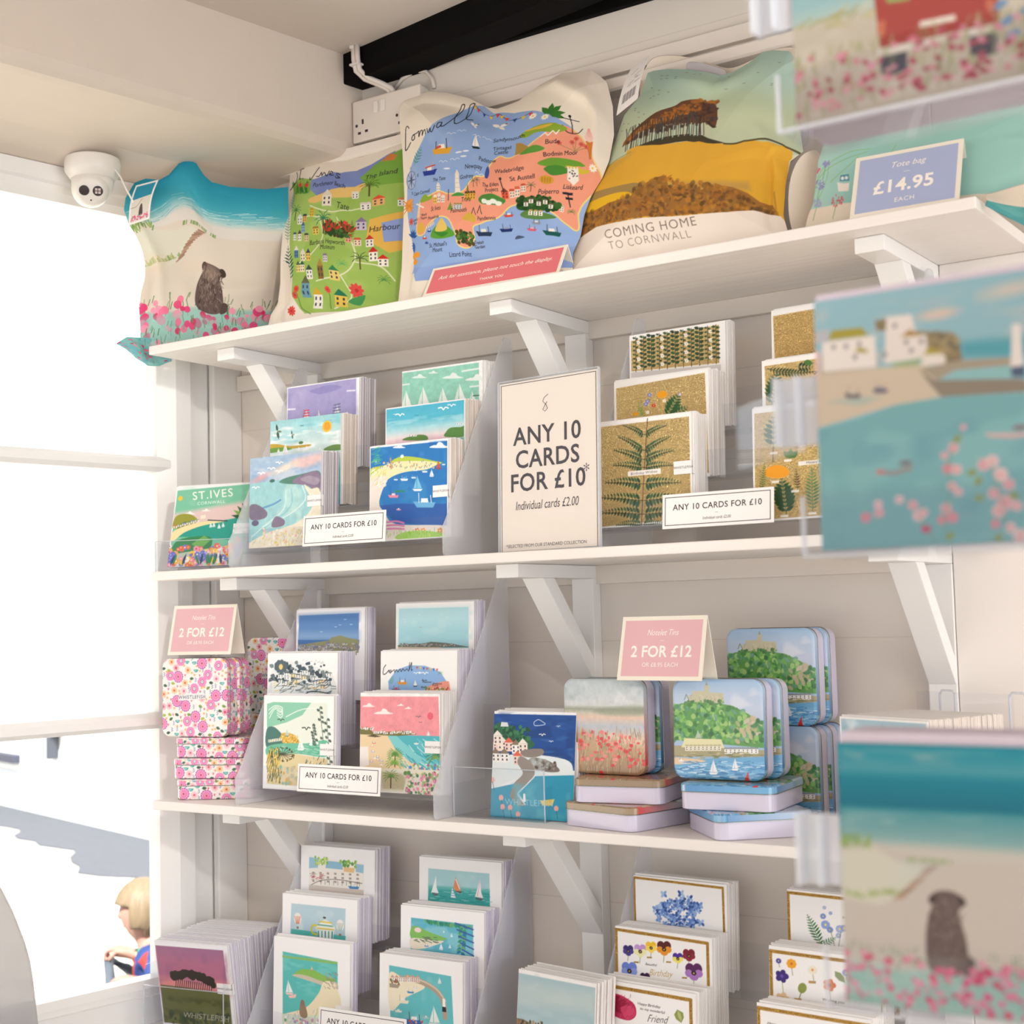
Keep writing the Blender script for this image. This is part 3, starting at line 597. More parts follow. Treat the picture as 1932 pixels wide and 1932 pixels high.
@art
def a_harbourblue():
    c = Cv(NC, 1.0, 'ffffff', [(1222, 520), (1638, 478), (1622, 1012), (1200, 1040)]); c.poly([(1225, 530), (1634, 492), (1622, 1012), (1200, 1038)], '2a7ac0')
    c.wash('3d90cc', 6, .5, .6); c.wash('1f5fae', 6, .6, .6, 0, 1)
    c.cloud(1378, 528, 34, 'fbfbfb'); c.cloud(1590, 528, 52, 'fbfbfb')
    c.poly([(1325, 615), (1340, 595), (1390, 575), (1470, 580), (1560, 600), (1600, 612), (1500, 640), (1340, 660), (1215, 690), (1222, 640)], 'b9cf4a', smooth=True)
    c.poly([(1222, 680), (1330, 610), (1480, 600), (1575, 612), (1520, 645), (1400, 660), (1310, 700), (1215, 800)], 'f0e7b8', smooth=True)
    c.poly([(1215, 720), (1310, 690), (1280, 760), (1262, 830), (1290, 880), (1350, 940), (1620, 950), (1620, 1010), (1200, 1035)], 'eee3d8', smooth=True)
    for i in range(46): c.house(c.r.uniform(1235, 1560), c.r.uniform(605, 645), 10, 8, c.r.choice(['fbf6ea', 'f5ecd2']), c.r.choice(['e07a4e', 'd6b34a', 'c2574a', '8fae4f']), nw=1)
    c.strokes(60, (1222, 640, 1300, 740), 20, 3, ['e6dc8a', 'ffffff', 'c6c46a'], -.9); c.strokes(26, (1222, 530, 1262, 620), 34, 3, ['6cc58a', '3fa894'], -.4)
    c.line([(1330, 585), (1332, 640)], 8, 'c79a62'); c.ell(1392, 574, 10, 8, 'ffffff')
    c.poly([(1350, 830), (1620, 830), (1620, 945), (1450, 942), (1330, 920), (1262, 840)], '3258a8', .75, smooth=False)
    for x, y, z in ((1400, 700, 22), (1450, 690, 14), (1510, 658, 16), (1460, 650, 12), (1355, 700, 12), (1610, 620, 10)): c.boat(x, y, z, 'f2f2f2', '6ec0e0', 'dfe8ee')
    c.sail(1468, 752, 38, 'f4f4f4', '7fc6e4'); c.sail(1582, 640, 22, 'a94442', 'c9564e'); c.sail(1545, 680, 18, 'ffffff', 'ffffff')
    c.boat(1505, 835, 62, '6fb4e0', 'f8f8f8', 'dfe8ee'); c.boat(1340, 790, 30, 'e48aa0', 'f4d6d6'); c.line([(1350, 762), (1395, 762)], 8, '2f8a5a'); c.boat(1365, 862, 14, 'e9a5bb', 'ffffff')
    for i in range(3): c.line([(1300, 930+i*18), (1350, 925+i*20), (1390, 935+i*16)], 9, 'e58ab8', smooth=True)
    for x in (1460, 1492, 1580, 1600): c.flower(x, 975, 14, c.r.choice(['f2a65a', 'ef8a5a', '6f8fd8']), 'fff', 5)
    c.poly([(1370, 990), (1490, 975), (1622, 995), (1620, 1014), (1360, 1024)], 'a9d46a', smooth=True); c.strokes(60, (1290, 975, 1620, 1020), 18, 2.5, ['7fbf3f', 'cfe07a'], -1.5)
    c.border(.012, 'f3f3f4'); return c
@art
def a_sunset():
    c = Cv(NC, 1.0, 'ffffff', q4((1300, 315), (1725, 270), 530)); c.fill([(0, '4fb4d0'), (.15, '58bad2'), (.25, 'aadbe2'), (.33, 'f1e3e4'), (.38, 'efc4cf'), (.42, '43b5b0'), (1, '2a9aa6')])
    c.wash('bfe4ea', 4, .5, .5, .1, .3, 6)
    for x, y, z in ((1380, 357, 22), (1612, 328, 26), (1655, 310, 20), (1355, 352, 10)): c.gull(x, y, z)
    c.gull(1470, 360, 10, '2f7f9a')
    c.poly([(1395, 495), (1420, 478), (1480, 465), (1520, 470), (1530, 490), (1500, 497)], '5f8a3f', smooth=True); c.poly([(1620, 478), (1625, 450), (1650, 428), (1700, 425), (1725, 420), (1722, 475)], '5c8e45', smooth=True)
    for x in (1425, 1440, 1455): c.house(x, 475, 14, 9, 'ffffff', 'e9e0d4', nw=1)
    for x in (1680, 1700): c.house(x, 412, 12, 9, 'ffffff', 'e9e0d4', nw=1)
    c.border(.012, 'f6f3f2'); c.tex(.03, 20); return c
@art
def a_mintboats():
    c = Cv(NC, 1.0, 'f7f5f4', q4((1390, 118), (1822, 68), 530)); c.poly([(1392, 128), (1802, 82), (1798, 640), (1388, 670)], '93cfbb'); c.tex(.06, 24)
    for x, y, z in ((1485, 158, 40), (1560, 134, 26), (1665, 165, 55), (1790, 180, 60)): c.cloud(x, y, z, 'e4ede8')
    c.line([(1715, 128), (1800, 116)], 9, 'e4ede8'); c.line([(1755, 217), (1802, 212)], 8, 'e4ede8'); c.line([(1390, 197), (1430, 192)], 7, 'e4ede8')
    for x, z in ((1505, 66), (1610, 62), (1700, 72), (1412, 56), (1765, 50)): c.sail(x, 340, z, 'f3f3ef', 'eef1ec', 'e3ece6')
    c.line([(1770, 268), (1800, 266)], 5, '43614f'); return c
GOLD = 'f0d292'
def foil(c, box=None, col=GOLD):
    c.met = 1.0; c.poly(box, col) if box else None; c.met = 0.0
@art
def a_fern():
    c = Cv(NC, 1.0, 'f8f6f3', [(620, 665), (1150, 600), (1165, 1215), (645, 1250)]); foil(c, [(632, 690), (1138, 628), (1158, 1195), (650, 1240)])
    g = ['36573a', '2f4c35', '456b45']
    c.line([(885, 1238), (892, 1000), (905, 640)], 5, '5b3a2c', smooth=True)
    for y, L, a in ((690, 130, .62), (760, 160, .75), (830, 170, .45), (905, 165, .12), (1000, 205, .05), (1085, 225, .1), (1165, 215, .05), (1230, 140, -.05)):
        for sd in (-1, 1):
            n = 12; x0, y0 = 890, y+L*math.sin(a)*.55
            for i in range(n):
                t = (i+1)/n; x = x0+sd*L*t*math.cos(a*.6); yy = y0-L*.7*math.sin(a)*t-12*math.sin(t*3)*1.0
                c.leaf(x, yy, (L*.24)*(1-t*.75), (math.pi/2 if True else 0)-sd*.35, .2, g[i % 3]); c.leaf(x, yy, (L*.2)*(1-t*.75), -math.pi/2+sd*.5, .2, g[(i+1) % 3])
            c.line([(x0, y0), (x0+sd*L*math.cos(a*.6), y0-L*.7*math.sin(a))], 4, '3c3b28')
    c.poly([(803, 938), (985, 920), (986, 950), (804, 964)], 'f3efe9'); c.text(893, 944, 20, 'Birthday Wishes', '6b6464', rot=.1, space=1.1); return c
@art
def a_goldbouquet():
    c = Cv(NC, 1.0, 'f8f6f3', q4((720, 420), (1262, 372), 610)); foil(c, [(732, 460), (1240, 395), (1250, 960), (735, 1000)])
    c.fern(1020, 640, 150, -1.05, '2c5a30', 8, .42, .3); c.fern(1030, 640, 120, -.45, '2f5f34', 7, .42, .3); c.fern(870, 640, 110, -1.5, '7c9a4a', 9, .25, .2); c.fern(900, 640, 80, -2.0, '6d8f3f', 7, .25)
    c.poly([(970, 510), (985, 492), (1010, 488), (1030, 505), (1015, 525), (985, 528)], 'f0a21c', smooth=True); c.line([(1000, 525), (1000, 600)], 4, 'e8b44a')
    for x, y in ((915, 545), (928, 508), (905, 560)): c.flower(x, y, 13, '7f86c8', 'e9e4f6', 5)
    c.flower(950, 570, 12, 'c8302e', 'f3d25e', 5); c.flower(1012, 545, 10, 'f8f4ea', 'e8c84a', 6); c.ell(845, 615, 18, 9, 'f2a21e'); c.flower(1100, 512, 9, 'c5b7dc', 'fff'); c.flower(915, 608, 10, 'fff', 'eac24a')
    return c
@art
def a_goldvines():
    c = Cv(NC, 1.0, 'f8f6f3', q4((808, 155), (1360, 82), 610)); foil(c, [(818, 188), (1325, 108), (1322, 330), (818, 372)])
    c.poly([(815, 378), (1330, 338), (1330, 380), (815, 410)], 'd9d3d0')
    for i in range(11):
        x = 845+i*46; top = 165-(x-845)*.125; c.line([(x, 375-(x-845)*.09), (x+2, top)], 4, '3a2a24')
        for j in range(8):
            y = top+8+j*25; s_ = 14+4*(i % 3)
            for sd in (-1, 1): c.leaf(x, y+(sd > 0)*8, s_*1.35, (-.5 if sd > 0 else math.pi+.3)+(i > 8)*sd*.5, .32, ['2f4a2c', '3d5a30', '27402a'][(i+j) % 3])
            if i % 3 == 0 and j % 2: c.flower(x+18, y, 12, 'f8f6f2', 'd8b34a', 5)
    return c
@art
def a_goldspecimens():
    c = Cv(NC, 1.0, 'f8f6f3', [(1505, 575), (2040, 510), (2050, 1145), (1528, 1190)]); foil(c, [(1518, 605), (2030, 540), (2038, 1130), (1535, 1178)], 'efd08c')
    g = '2d5a36'; c.fern(1615, 800, 170, -1.6, g, 6, .42, .34); c.line([(1612, 790), (1612, 870)], 5, '5a3f2c')
    for a in (-2.3, -1.6, -.9): c.leaf(1695, 850, 52, a, .28, '4c7a3a')
    c.poly([(1570, 935), (1590, 900), (1640, 885), (1680, 905), (1688, 935), (1650, 955), (1600, 952)], 'f0a01e', smooth=True)
    c.fern(1560, 1040, 170, -1.5, '5a6a34', 14, .14, .3); c.fern(1680, 1150, 190, -1.7, '2c5332', 9, .42, .34); c.fern(1730, 1020, 110, -1.65, '332a22', 8, .2, .3); c.fern(1800, 1130, 230, -1.6, '4f7a4e', 13, .24, .2); c.fern(1930, 1120, 260, -1.5, '3b6a3b', 10, .3)
    for x, y in ((1615, 822), (1682, 862), (1625, 976), (1718, 1025), (1670, 1155), (1798, 1140)): c.poly([(x-18, y-5), (x+18, y-8), (x+18, y+4), (x-18, y+7)], 'f4efe4')
    c.poly([(1730, 868), (1980, 838), (1982, 862), (1732, 890)], 'f4efe6'); c.text(1830, 866, 20, 'Happy Birthday', '6b6464', rot=.11); return c
@art
def a_goldleaves():
    c = Cv(NC, 1.0, 'f8f6f3', q4((1560, 305), (2100, 250), 620)); foil(c, [(1575, 335), (2080, 280), (2085, 860), (1580, 900)], 'f0d292')
    c.fern(1590, 350, 240, .35, '3b4a2a', 16, .16, .3, curl=-.5); c.fern(1605, 560, 190, -1.4, '2d5534', 9, .38, .3); c.fern(1730, 345, 80, .1, '27402a', 5, .5, .3); c.fern(1780, 560, 180, -1.2, '3a5a34', 9, .34); c.fern(1840, 350, 200, 1.4, '2e4a2c', 9, .3); c.leaf(1770, 320, 50, .3, .3, '4c7a3a')
    return c
@art
def a_goldplain():
    c = Cv(120, 1.0, 'f8f6f3', q4((1617, 20), (2160, -40), 630)); foil(c, [(1628, 55), (2140, -10), (2145, 570), (1632, 620)], 'ecc884'); return c
@art
def a_mintcliff():
    c = Cv(NC, 1.0, 'faf8f4', [(640, 620), (1025, 618), (1020, 1135), (612, 1125)])
    c.poly([(655, 665), (690, 655), (980, 655), (990, 670), (985, 1090), (960, 1108), (650, 1100), (640, 1080)], 'e9efe2')
    c.poly([(655, 665), (690, 655), (900, 655), (850, 720), (760, 760), (650, 790)], '8fcdb0', smooth=False)
    for i in range(3): c.line([(665, 740-i*22), (700, 690-i*8), (740, 712-i*14), (730, 735-i*14), (710, 722-i*12)], 4, 'f5f8f0', smooth=True)
    c.line([(760, 730), (850, 690), (960, 680)], 4, 'f5f8f0', smooth=True)
    c.poly([(648, 800), (690, 785), (740, 830), (760, 880), (648, 900)], '4a7a70', smooth=True); c.poly([(730, 820), (800, 822), (830, 870), (750, 880)], 'dcae46', smooth=True); c.dots(60, (735, 825, 825, 872), 4, ['f0c95c', 'b98a34', 'f4e0a0'])
    c.poly([(650, 890), (760, 870), (870, 868), (985, 850), (985, 935), (820, 925), (700, 935), (645, 940)], '6fbf9f', smooth=True); c.strokes(80, (655, 880, 960, 930), 30, 2, ['bfe6d3', '4fa886'], .1, .2)
    for i in range(6): c.house(655+i*13, 868-i*2, 12, 16, 'f7f2dc', R_.choice(['3d6a64', 'e3b63f']), nw=1)
    c.poly([(645, 935), (800, 925), (990, 950), (985, 1090), (960, 1108), (640, 1095)], 'e4d2a4', smooth=False)
    c.sail(838, 898, 30, 'ffffff', 'fbfbf8'); c.sail(895, 875, 14, 'ffffff', 'ffffff'); c.sail(762, 830, 18, '6f9a94', 'b9d3c9')
    for x, y, z in ((730, 752, 18), (872, 795, 24)): c.gull(x, y, z, '39493f')
    for x0, y0, y1 in ((945, 680, 850), (985, 740, 1000), (905, 770, 880)):
        c.line([(x0, y0), (x0+20, y1)], 3, '44544c')
        for j in range(14): t = j/14; c.ell(x0+20*t+(-1)**j*9, y0+(y1-y0)*t, 9, 6, c.r.choice(['4a5a50', 'f3f2ea', '5d6e62']), .5)
    for i in range(16): a = i*.39; c.line([(735, 930), (735+math.cos(a)*62, 930+math.sin(a)*36)], 3, '4b4a3a'); c.dots(3, (728+math.cos(a)*62, 925+math.sin(a)*36, 742+math.cos(a)*62, 935+math.sin(a)*36), 5, ['3c3b30', '8a7a44'])
    c.strokes(110, (640, 930, 720, 1095), 44, 4, ['d9b23c', 'f0d264', '7c7a3a', '3f4a3a'], -1.4); c.dots(70, (720, 990, 980, 1095), 11, ['b9c2a4', 'efe2c0', '8fb9a4', 'd9a94a', 'cdbb94'], .9); c.strokes(50, (860, 950, 980, 1090), 26, 3, ['6fb79e', '3d4a42', 'f4f0e2'], -1.2)
    return c
@art
def a_etching():
    c = Cv(NC, 1.0, 'fbfaf8', q4((658, 388), (1045, 380), 510)); g = ['44565e', '5b6b70', '7c8a8a', '36464e']
    c.poly([(690, 470), (740, 430), (860, 440), (960, 470), (1015, 500), (1010, 620), (670, 620)], 'e9ece9', smooth=True)
    for i in range(70): c.leaf(c.r.uniform(680, 1010), c.r.uniform(450, 540), c.r.uniform(14, 34), c.r.uniform(0, 6.3), .4, c.r.choice(g))
    for i in range(9): a = i*.7; c.ell(733+math.cos(a)*26, 462+math.sin(a)*24, 14, 14, '55676e')
    c.ell(733, 464, 12, 14, 'efcf7a')
    for i in range(26): c.house(c.r.uniform(700, 990), c.r.uniform(490, 590), 30, 17, c.r.choice(['fbfaf6', 'eef0ec', 'f1dfae']), c.r.choice(g))
    for i in range(12): c.leaf(700+i*2, 520+i*3, 46, 2.4+i*.15, .15, g[i % 4])
    c.poly([(690, 600), (800, 560), (1015, 590), (1015, 618), (680, 625)], 'dfe5e4'); c.strokes(70, (690, 545, 1010, 618), 40, 3, g+['ecc66a'], -.4, .5); c.line([(860, 618), (900, 596), (970, 600), (1015, 612)], 5, '3d4c52', smooth=True); c.strokes(10, (850, 420, 960, 445), 22, 3, ['cfd5d2'], -.4)
    return c
@art
def a_bluetown():
    c = Cv(NC, 1.0, 'f1f0f3', [(820, 150), (1195, 137), (1150, 610), (762, 620)]); c.poly([(832, 180), (1160, 165), (1140, 362), (805, 365)], '5d89c0')
    c.poly([(832, 180), (1160, 165), (1156, 200), (828, 212)], '4a78b4', .8, .04); c.poly([(818, 268), (1152, 262), (1148, 300), (812, 305)], '93b3d6', .8, .05)
    c.poly([(812, 305), (1150, 300), (1140, 362), (805, 365)], '4470a8'); c.poly([(830, 330), (900, 318), (985, 305), (1000, 290), (1050, 278), (1090, 290), (1148, 300), (1140, 365), (805, 365)], '8e8f66', smooth=False)
    for i in range(150): x = c.r.uniform(806, 1142); c.house(x, c.r.uniform(322 if x > 960 else 335, 362), 11, 7, c.r.choice(['dcdde2', 'c9c6c8', 'b5a79c', 'f2f0ec', '8c9cb4']), c.r.choice(['77757c', 'b0866a', '9a97a0', '5e6470']), nw=1)
    for x, y in ((1028, 238), (1083, 200), (1113, 225), (947, 264), (1052, 228)): c.gull(x, y, 7, 'f2f2f2')
    c.poly([(830, 370), (1130, 364), (1130, 376), (830, 380)], 'a8a29a'); return c
@art
def a_pinksky():
    c = Cv(NC, 1.0, 'faf7f4', [(1172, 605), (1612, 612), (1590, 1168), (1160, 1150)]); c.poly([(1170, 628), (1602, 630), (1600, 850), (1170, 840)], 'f39aa2'); c.tex(.05, 18)
    for x, y, z in ((1218, 685, 36), (1300, 725, 52), (1395, 680, 20), (1435, 697, 20)): c.cloud(x, y, z, 'fbf3ee')
    c.ell(1554, 738, 18, 18, 'ee6478'); c.gull(1490, 745, 14, '7d5a5e'); c.gull(1500, 775, 9, '7d5a5e')
    c.poly([(1168, 838), (1600, 848), (1600, 1030), (1168, 1030)], '52b9c4'); c.poly([(1168, 840), (1320, 845), (1360, 920), (1440, 990), (1560, 1030), (1166, 1030)], 'efd6ac', smooth=False)
    c.poly([(1318, 846), (1350, 900), (1430, 980), (1540, 1028), (1600, 1025), (1500, 960), (1400, 880), (1370, 848)], '86d4d6', .9); c.strokes(50, (1380, 860, 1590, 1010), 60, 4, ['7ad0d6', '35a3b4', 'c6ecea'], .8, .3)
    c.poly([(1168, 840), (1168, 808), (1220, 805), (1240, 828), (1300, 826), (1400, 820), (1480, 838), (1380, 848)], '7b7440', smooth=False)
    for i in range(34): x = c.r.uniform(1170, 1460); c.house(x, (815 if x < 1240 else 836)+c.r.uniform(-8, 3), 15, 9, 'fbf6f0', c.r.choice(['d0775a', 'e9ddd0', 'b7a08c']), nw=1)
    c.poly([(1205, 850), (1240, 840), (1285, 852), (1250, 856)], '5c5134'); c.sail(1540, 842, 12, 'fff', 'fff'); c.boat(1475, 890, 14, 'fbfbfb', 'f4b0a0')
    for i in range(9): c.boat(c.r.uniform(1225, 1300), c.r.uniform(880, 1010), 12, c.r.choice(['f6b7a9', 'c8bfd6', 'fff3dd', 'e38a74']), 'fff')
    c.palm(1355, 1015, 62, '4f8f3a', n=15); c.palm(1350, 1000, 70, '7bb04a', n=13, trunk=False); c.palm(1580, 960, 90, '2f7d6a', n=12, trunk=False); c.palm(1570, 970, 70, '8aaa4a', n=8, trunk=False)
    c.poly([(1165, 910), (1212, 908), (1214, 1010), (1166, 1022)], 'f7efe8'); c.dots(40, (1420, 1000, 1600, 1030), 8, ['4a8fd0', 'f0f0f0', '7fb86a', 'c45a8a'])
    c.poly([(1166, 1022), (1600, 1032), (1590, 1166), (1160, 1148)], 'e7e2d0'); c.met = 1.0; c.poly([(1280, 1040), (1420, 1060), (1400, 1140), (1290, 1135)], 'e8dcae', .8, .01); c.met = 0.0
    c.palm(1330, 1130, 60, '6f9a4a', n=11); c.dots(160, (1410, 1045, 1590, 1165), 11, ['e98aa6', '5f8f4a', 'f3c9cf', '9ab46a', 'c95a80', 'e9e2c8', '3f6a44'])
    return c
def cornwall_map(c, X):
    """the county: sky-blue sea disc, salmon land; X maps 0..1 panel coordinates to the current ones"""
    pass
@art
def a_cornwallcard():
    c = Cv(NC, 1.0, 'fdfcfa', q4((1283, 375), (1703, 378), 520)); c.poly([(1330, 610), (1325, 540), (1370, 480), (1440, 455), (1530, 458), (1610, 490), (1650, 550), (1655, 700), (1320, 700)], '8fb8e6', smooth=False)
    c.line([(1312, 452), (1300, 470), (1297, 500), (1310, 500), (1330, 480)], 4, '2b2b33', smooth=True)
    pts = [(1330, 485), (1342, 480), (1340, 495), (1330, 490), (1345, 488), (1360, 478), (1362, 492), (1372, 478), (1380, 490), (1392, 474), (1398, 488), (1408, 474), (1418, 484), (1430, 474), (1440, 484), (1446, 440), (1442, 480), (1456, 440), (1454, 480), (1460, 478)]
    c.line(pts, 3.5, '2b2b33', smooth=True)
    for i in range(7): c.poly([(1480+i*18, 462+i*2), (1492+i*18, 463+i*2), (1486+i*18, 478+i*2)], ['e8503a', 'f2c13c', '4a5fb0'][i % 3])
    c.boat(1405, 550, 30, 'e79a3e', 'f7efe2'); c.sail(1475, 565, 16, '22333a', 'fbf7ee'); c.boat(1370, 588, 26, '3a4a9a', 'e34a3a')
    c.poly([(1520, 600), (1560, 560), (1640, 540), (1660, 560), (1655, 690), (1500, 690)], 'f3a08a', smooth=True); c.fern(1335, 560, 50, -1.2, '5fa87f', 6); c.ell(1500, 495, 8, 5, 'fff'); c.gull(1480, 500, 14); c.gull(1528, 502, 18); c.palm(1610, 500, 20, '5fa04a', n=5, trunk=False)
    for i in range(8): c.text(c.r.uniform(1510, 1620), 535+i*9, 14, c.r.choice(['Bude', 'Truro', 'Newquay', 'Padstow']), '2b2b33', shear=.3)
    c.dots(50, (1530, 570, 1650, 610), 5, ['c94f3a', '6f9a3f', 'e8c23c', 'f6ead8']); return c
@art
def a_palesky():
    c = Cv(NC, 1.0, 'f8f5f3', [(1370, 115), (1800, 102), (1790, 630), (1358, 635)]); c.poly([(1388, 145), (1768, 135), (1765, 372), (1378, 372)], 'a8d9e2'); c.poly([(1386, 145), (1768, 137), (1766, 230), (1384, 240)], 'b9dfe6', .8, .05)
    c.wash('c6e6ea', 5, .55, .5, .08, .42, 2)
    c.poly([(1378, 345), (1440, 338), (1520, 335), (1560, 325), (1640, 330), (1700, 340), (1765, 350), (1765, 355), (1378, 356)], '6f7766', smooth=False)
    for i in range(60): c.house(c.r.uniform(1385, 1700), c.r.uniform(340, 352), 9, 6, c.r.choice(['e9e4dc', 'c9bfb4', '9a8f86']), c.r.choice(['8c7a70', '6e6a70']), nw=1)
    c.poly([(1378, 355), (1765, 353), (1765, 372), (1378, 372)], 'e3d4ba'); c.poly([(1600, 354), (1765, 352), (1765, 362), (1650, 362)], '8fc6d0')
    for x, y in ((1500, 180), (1415, 205), (1505, 248), (1652, 195), (1668, 230), (1420, 218)): c.gull(x, y, 7, 'e9f2f4' if x != 1505 else 'b98f7a')
    return c
@art
def a_harbourdark():
    c = Cv(NC, 1.15, 'f5f5f8', [(208, 572), (600, 580), (585, 1075), (148, 1068)]); c.poly([(206, 585), (600, 592), (592, 830), (180, 830)], '1f4f9a')
    c.wash('16407f', 5, .45, .7, 0, .5, 2.5); c.wash('3c74b8', 6, .6, .5, .05, .5, 4)
    c.poly([(195, 690), (200, 640), (250, 620), (330, 665), (400, 715), (340, 740), (200, 700)], '2f6a4a', smooth=True); c.dots(90, (205, 640, 380, 715), 9, ['24563c', '3f8256', '1d4a36'])
    c.poly([(235, 640), (275, 640), (270, 622), (240, 620)], 'dfe3e8')
    c.poly([(165, 850), (180, 790), (330, 760), (545, 780), (585, 830), (570, 870), (300, 880), (160, 930)], 'e9f1f2', smooth=True)
    for i, (x, y) in enumerate(((190, 750), (180, 800), (215, 745), (250, 750), (285, 760), (320, 755), (290, 810), (225, 800), (195, 720))): c.house(x, y, 44, 40, ['f6d9cf', 'fbf6f0', 'f9e9dc'][i % 3], ['e4694f', '8c7a66', 'f3ece2'][i % 3], gable=True)
    c.poly([(335, 745), (430, 735), (440, 760), (390, 775), (340, 770)], '8f857d', smooth=True); c.poly([(360, 800), (390, 775), (470, 790), (520, 830), (480, 840), (400, 830)], '7c726a', smooth=True); c.dots(40, (375, 785, 500, 825), 7, ['4a3b34', '9a8f86', '5c5048']); c.wash('dff0f2', 9, .6, .6, .4, .62)
    c.poly([(330, 770), (380, 800), (395, 850), (350, 900), (300, 950), (340, 1000), (300, 1015), (262, 960), (285, 900), (335, 850), (310, 800)], '9a9088', smooth=True)
    c.poly([(155, 930), (285, 900), (262, 960), (300, 1012), (345, 1000), (310, 945), (400, 860), (590, 850), (585, 1075), (148, 1068)], '2f9fc0', smooth=False)
    c.wash('5fc0d0', 6, .5, .6, .66, 1, .8); c.poly([(330, 985), (345, 985), (343, 945), (333, 945)], 'fbfbf6'); c.poly([(418, 975), (492, 965), (480, 998), (430, 998)], 'f2d76a')
    for i in range(14): x, y = c.r.choice([(185, 930), (215, 970), (220, 1015), (300, 1048), (260, 1016), (175, 885), (500, 1010)]); c.ell(x, y, 11, 12, 'f6b4ae'); c.line([(x, y+10), (x+6, y+50)], 2, '2a5f7a')
    c.line([(400, 620), (420, 610), (440, 618), (452, 630), (405, 635), (400, 620)], 3, 'cfe0f0', smooth=True); c.gull(438, 678, 15); c.gull(515, 640, 9); c.gull(480, 705, 10)
    c.text(360, 990, 42, 'WHISTLEFISH', 'dff0f6', .55); return c
@art
def a_poppytin():
    c = Cv(190, 1.0, 'b9c4bd', [(550, 422), (945, 424), (940, 888), (566, 872)]); c.fill([(0, 'b7c3c6'), (.1, 'c4cdd0'), (.28, 'cdd0cd'), (.32, '9aa08c'), (.36, 'c9c3ae'), (.4, 'e3c4ae'), (.5, 'b9c0c9'), (.62, 'dcc4b2'), (.75, 'd8b48e'), (1, '8f7f66')])
    c.wash('dfe2e2', 4, .45, .6, .02, .28, 2); c.wash('8fa3ad', 4, .6, .4, .02, .26, 2); c.poly([(700, 585), (800, 565), (945, 560), (945, 600), (800, 605)], '8a9078', .6, .02, smooth=True)
    c.poly([(560, 650), (700, 690), (820, 740), (942, 760), (940, 888), (566, 872)], 'b08a62', .55, .05); c.poly([(740, 690), (860, 700), (945, 720), (943, 745), (820, 735)], 'e9cdb4', .7, .02)
    c.strokes(260, (556, 700, 940, 880), 46, 3, ['8f7a50', 'a89468', 'd8c8a0', '6f6040', 'c08a70'], -1.5, .25, .7)
    for i in range(120):
        t = c.r.random(); x = 560+380*t**1.3; y = 650+c.r.uniform(0, 150)+t*60; c.ell(x, y, c.r.uniform(5, 13), c.r.uniform(4, 9), c.r.choice(['e4504a', 'ef7a70', 'd63f3c', 'f2948a']), al=.85)
    for x, y in ((880, 748), (858, 776), (820, 800), (897, 830), (740, 716), (730, 740), (770, 745), (640, 730), (735, 870), (790, 840)): c.ell(x, y, 10, 8, 'd83a3a'); c.line([(x, y+6), (x+4, y+60)], 2, '6f6a4a')
    c.tex(.04, 30); return c
@art
def a_mounttin():
    c = Cv(190, 1.0, 'a9c3e0', [(1088, 430), (1540, 434), (1540, 918), (1090, 898)]); c.fill([(0, '9fc0e2'), (.15, 'b9cce4'), (.3, 'c3cfe3'), (.5, 'b4c6dd'), (1, '7fb2dc')]); c.wash('e3e6ee', 4, .5, .6, .03, .45, 2)
    c.poly([(1090, 570), (1130, 548), (1200, 540), (1300, 545), (1390, 560), (1470, 600), (1540, 650), (1540, 760), (1090, 720)], '5c9a4c', smooth=False)
    G = ['3f8040', '6fb054', '8fc46a', '2f6a38', 'a9cf7c', '4f8f5c', '6f9f8a']
    for i in range(330):
        x = c.r.uniform(1092, 1538); y = c.r.uniform(555+max(0, x-1380)*.55, 730)
        g = G if x < 1400 else G+['b8b48a', 'c9b79a', 'd8c6b0']; c.ell(x, y, c.r.uniform(7, 18), c.r.uniform(6, 13), c.r.choice(g), c.r.random()*3, .85)
    st = 'c8c3a6'; c.poly([(1170, 540), (1170, 510), (1190, 510), (1190, 490), (1250, 488), (1250, 462), (1275, 462), (1275, 495), (1345, 500), (1348, 548), (1250, 545)], st); c.poly([(1256, 462), (1262, 442), (1268, 462)], '9aa08c')
    c.strokes(40, (1175, 502, 1345, 540), 9, 2, ['9a9c88', 'a8a68c', 'e9e4cc'], 1.57, .1); c.line([(1150, 530), (1160, 505), (1172, 530)], 4, '7c8a70'); c.dots(26, (1150, 536, 1350, 556), 9, ['5f8f54', '4a7a4a', '7faf64'])
    c.poly([(1090, 745), (1540, 770), (1540, 800), (1090, 800)], 'a8a07c'); c.poly([(1130, 755), (1150, 712), (1330, 718), (1345, 760)], 'e4dfb0'); c.poly([(1200, 712), (1215, 676), (1232, 712)], 'b9c4ae')
    for i in range(9): c.house(1150+i*20, 772, 18, 22, 'f1ecd8', 'b9b48c', nw=1)
    for i in range(8): c.house(1345+i*21, 786, 20, 22, 'fbfaf4', '8c9096', nw=1)
    c.strokes(60, (1090, 780, 1540, 812), 34, 4, ['8f8660', 'c4b98a', '6f7a50'], .03, .1)
    c.poly([(1090, 815), (1540, 800), (1540, 918), (1090, 898)], '6cadd8'); c.poly([(1092, 805), (1180, 808), (1250, 822), (1092, 835)], 'e7c9a4', smooth=True); c.strokes(170, (1092, 822, 1535, 905), 44, 4, ['9fd0ec', '4a8cc4', 'cfe6f4', '3f7fb8', '86bfe2'], .05, .25)
    c.sail(1288, 875, 32, 'fbfbfb', 'f7f7f7'); c.sail(1395, 858, 26, 'fbfbfb', 'f4f4f4'); c.poly([(1436, 916), (1460, 868), (1464, 916)], 'd2352c'); c.boat(1130, 818, 14, 'e8f0f2', 'fff')
    return c
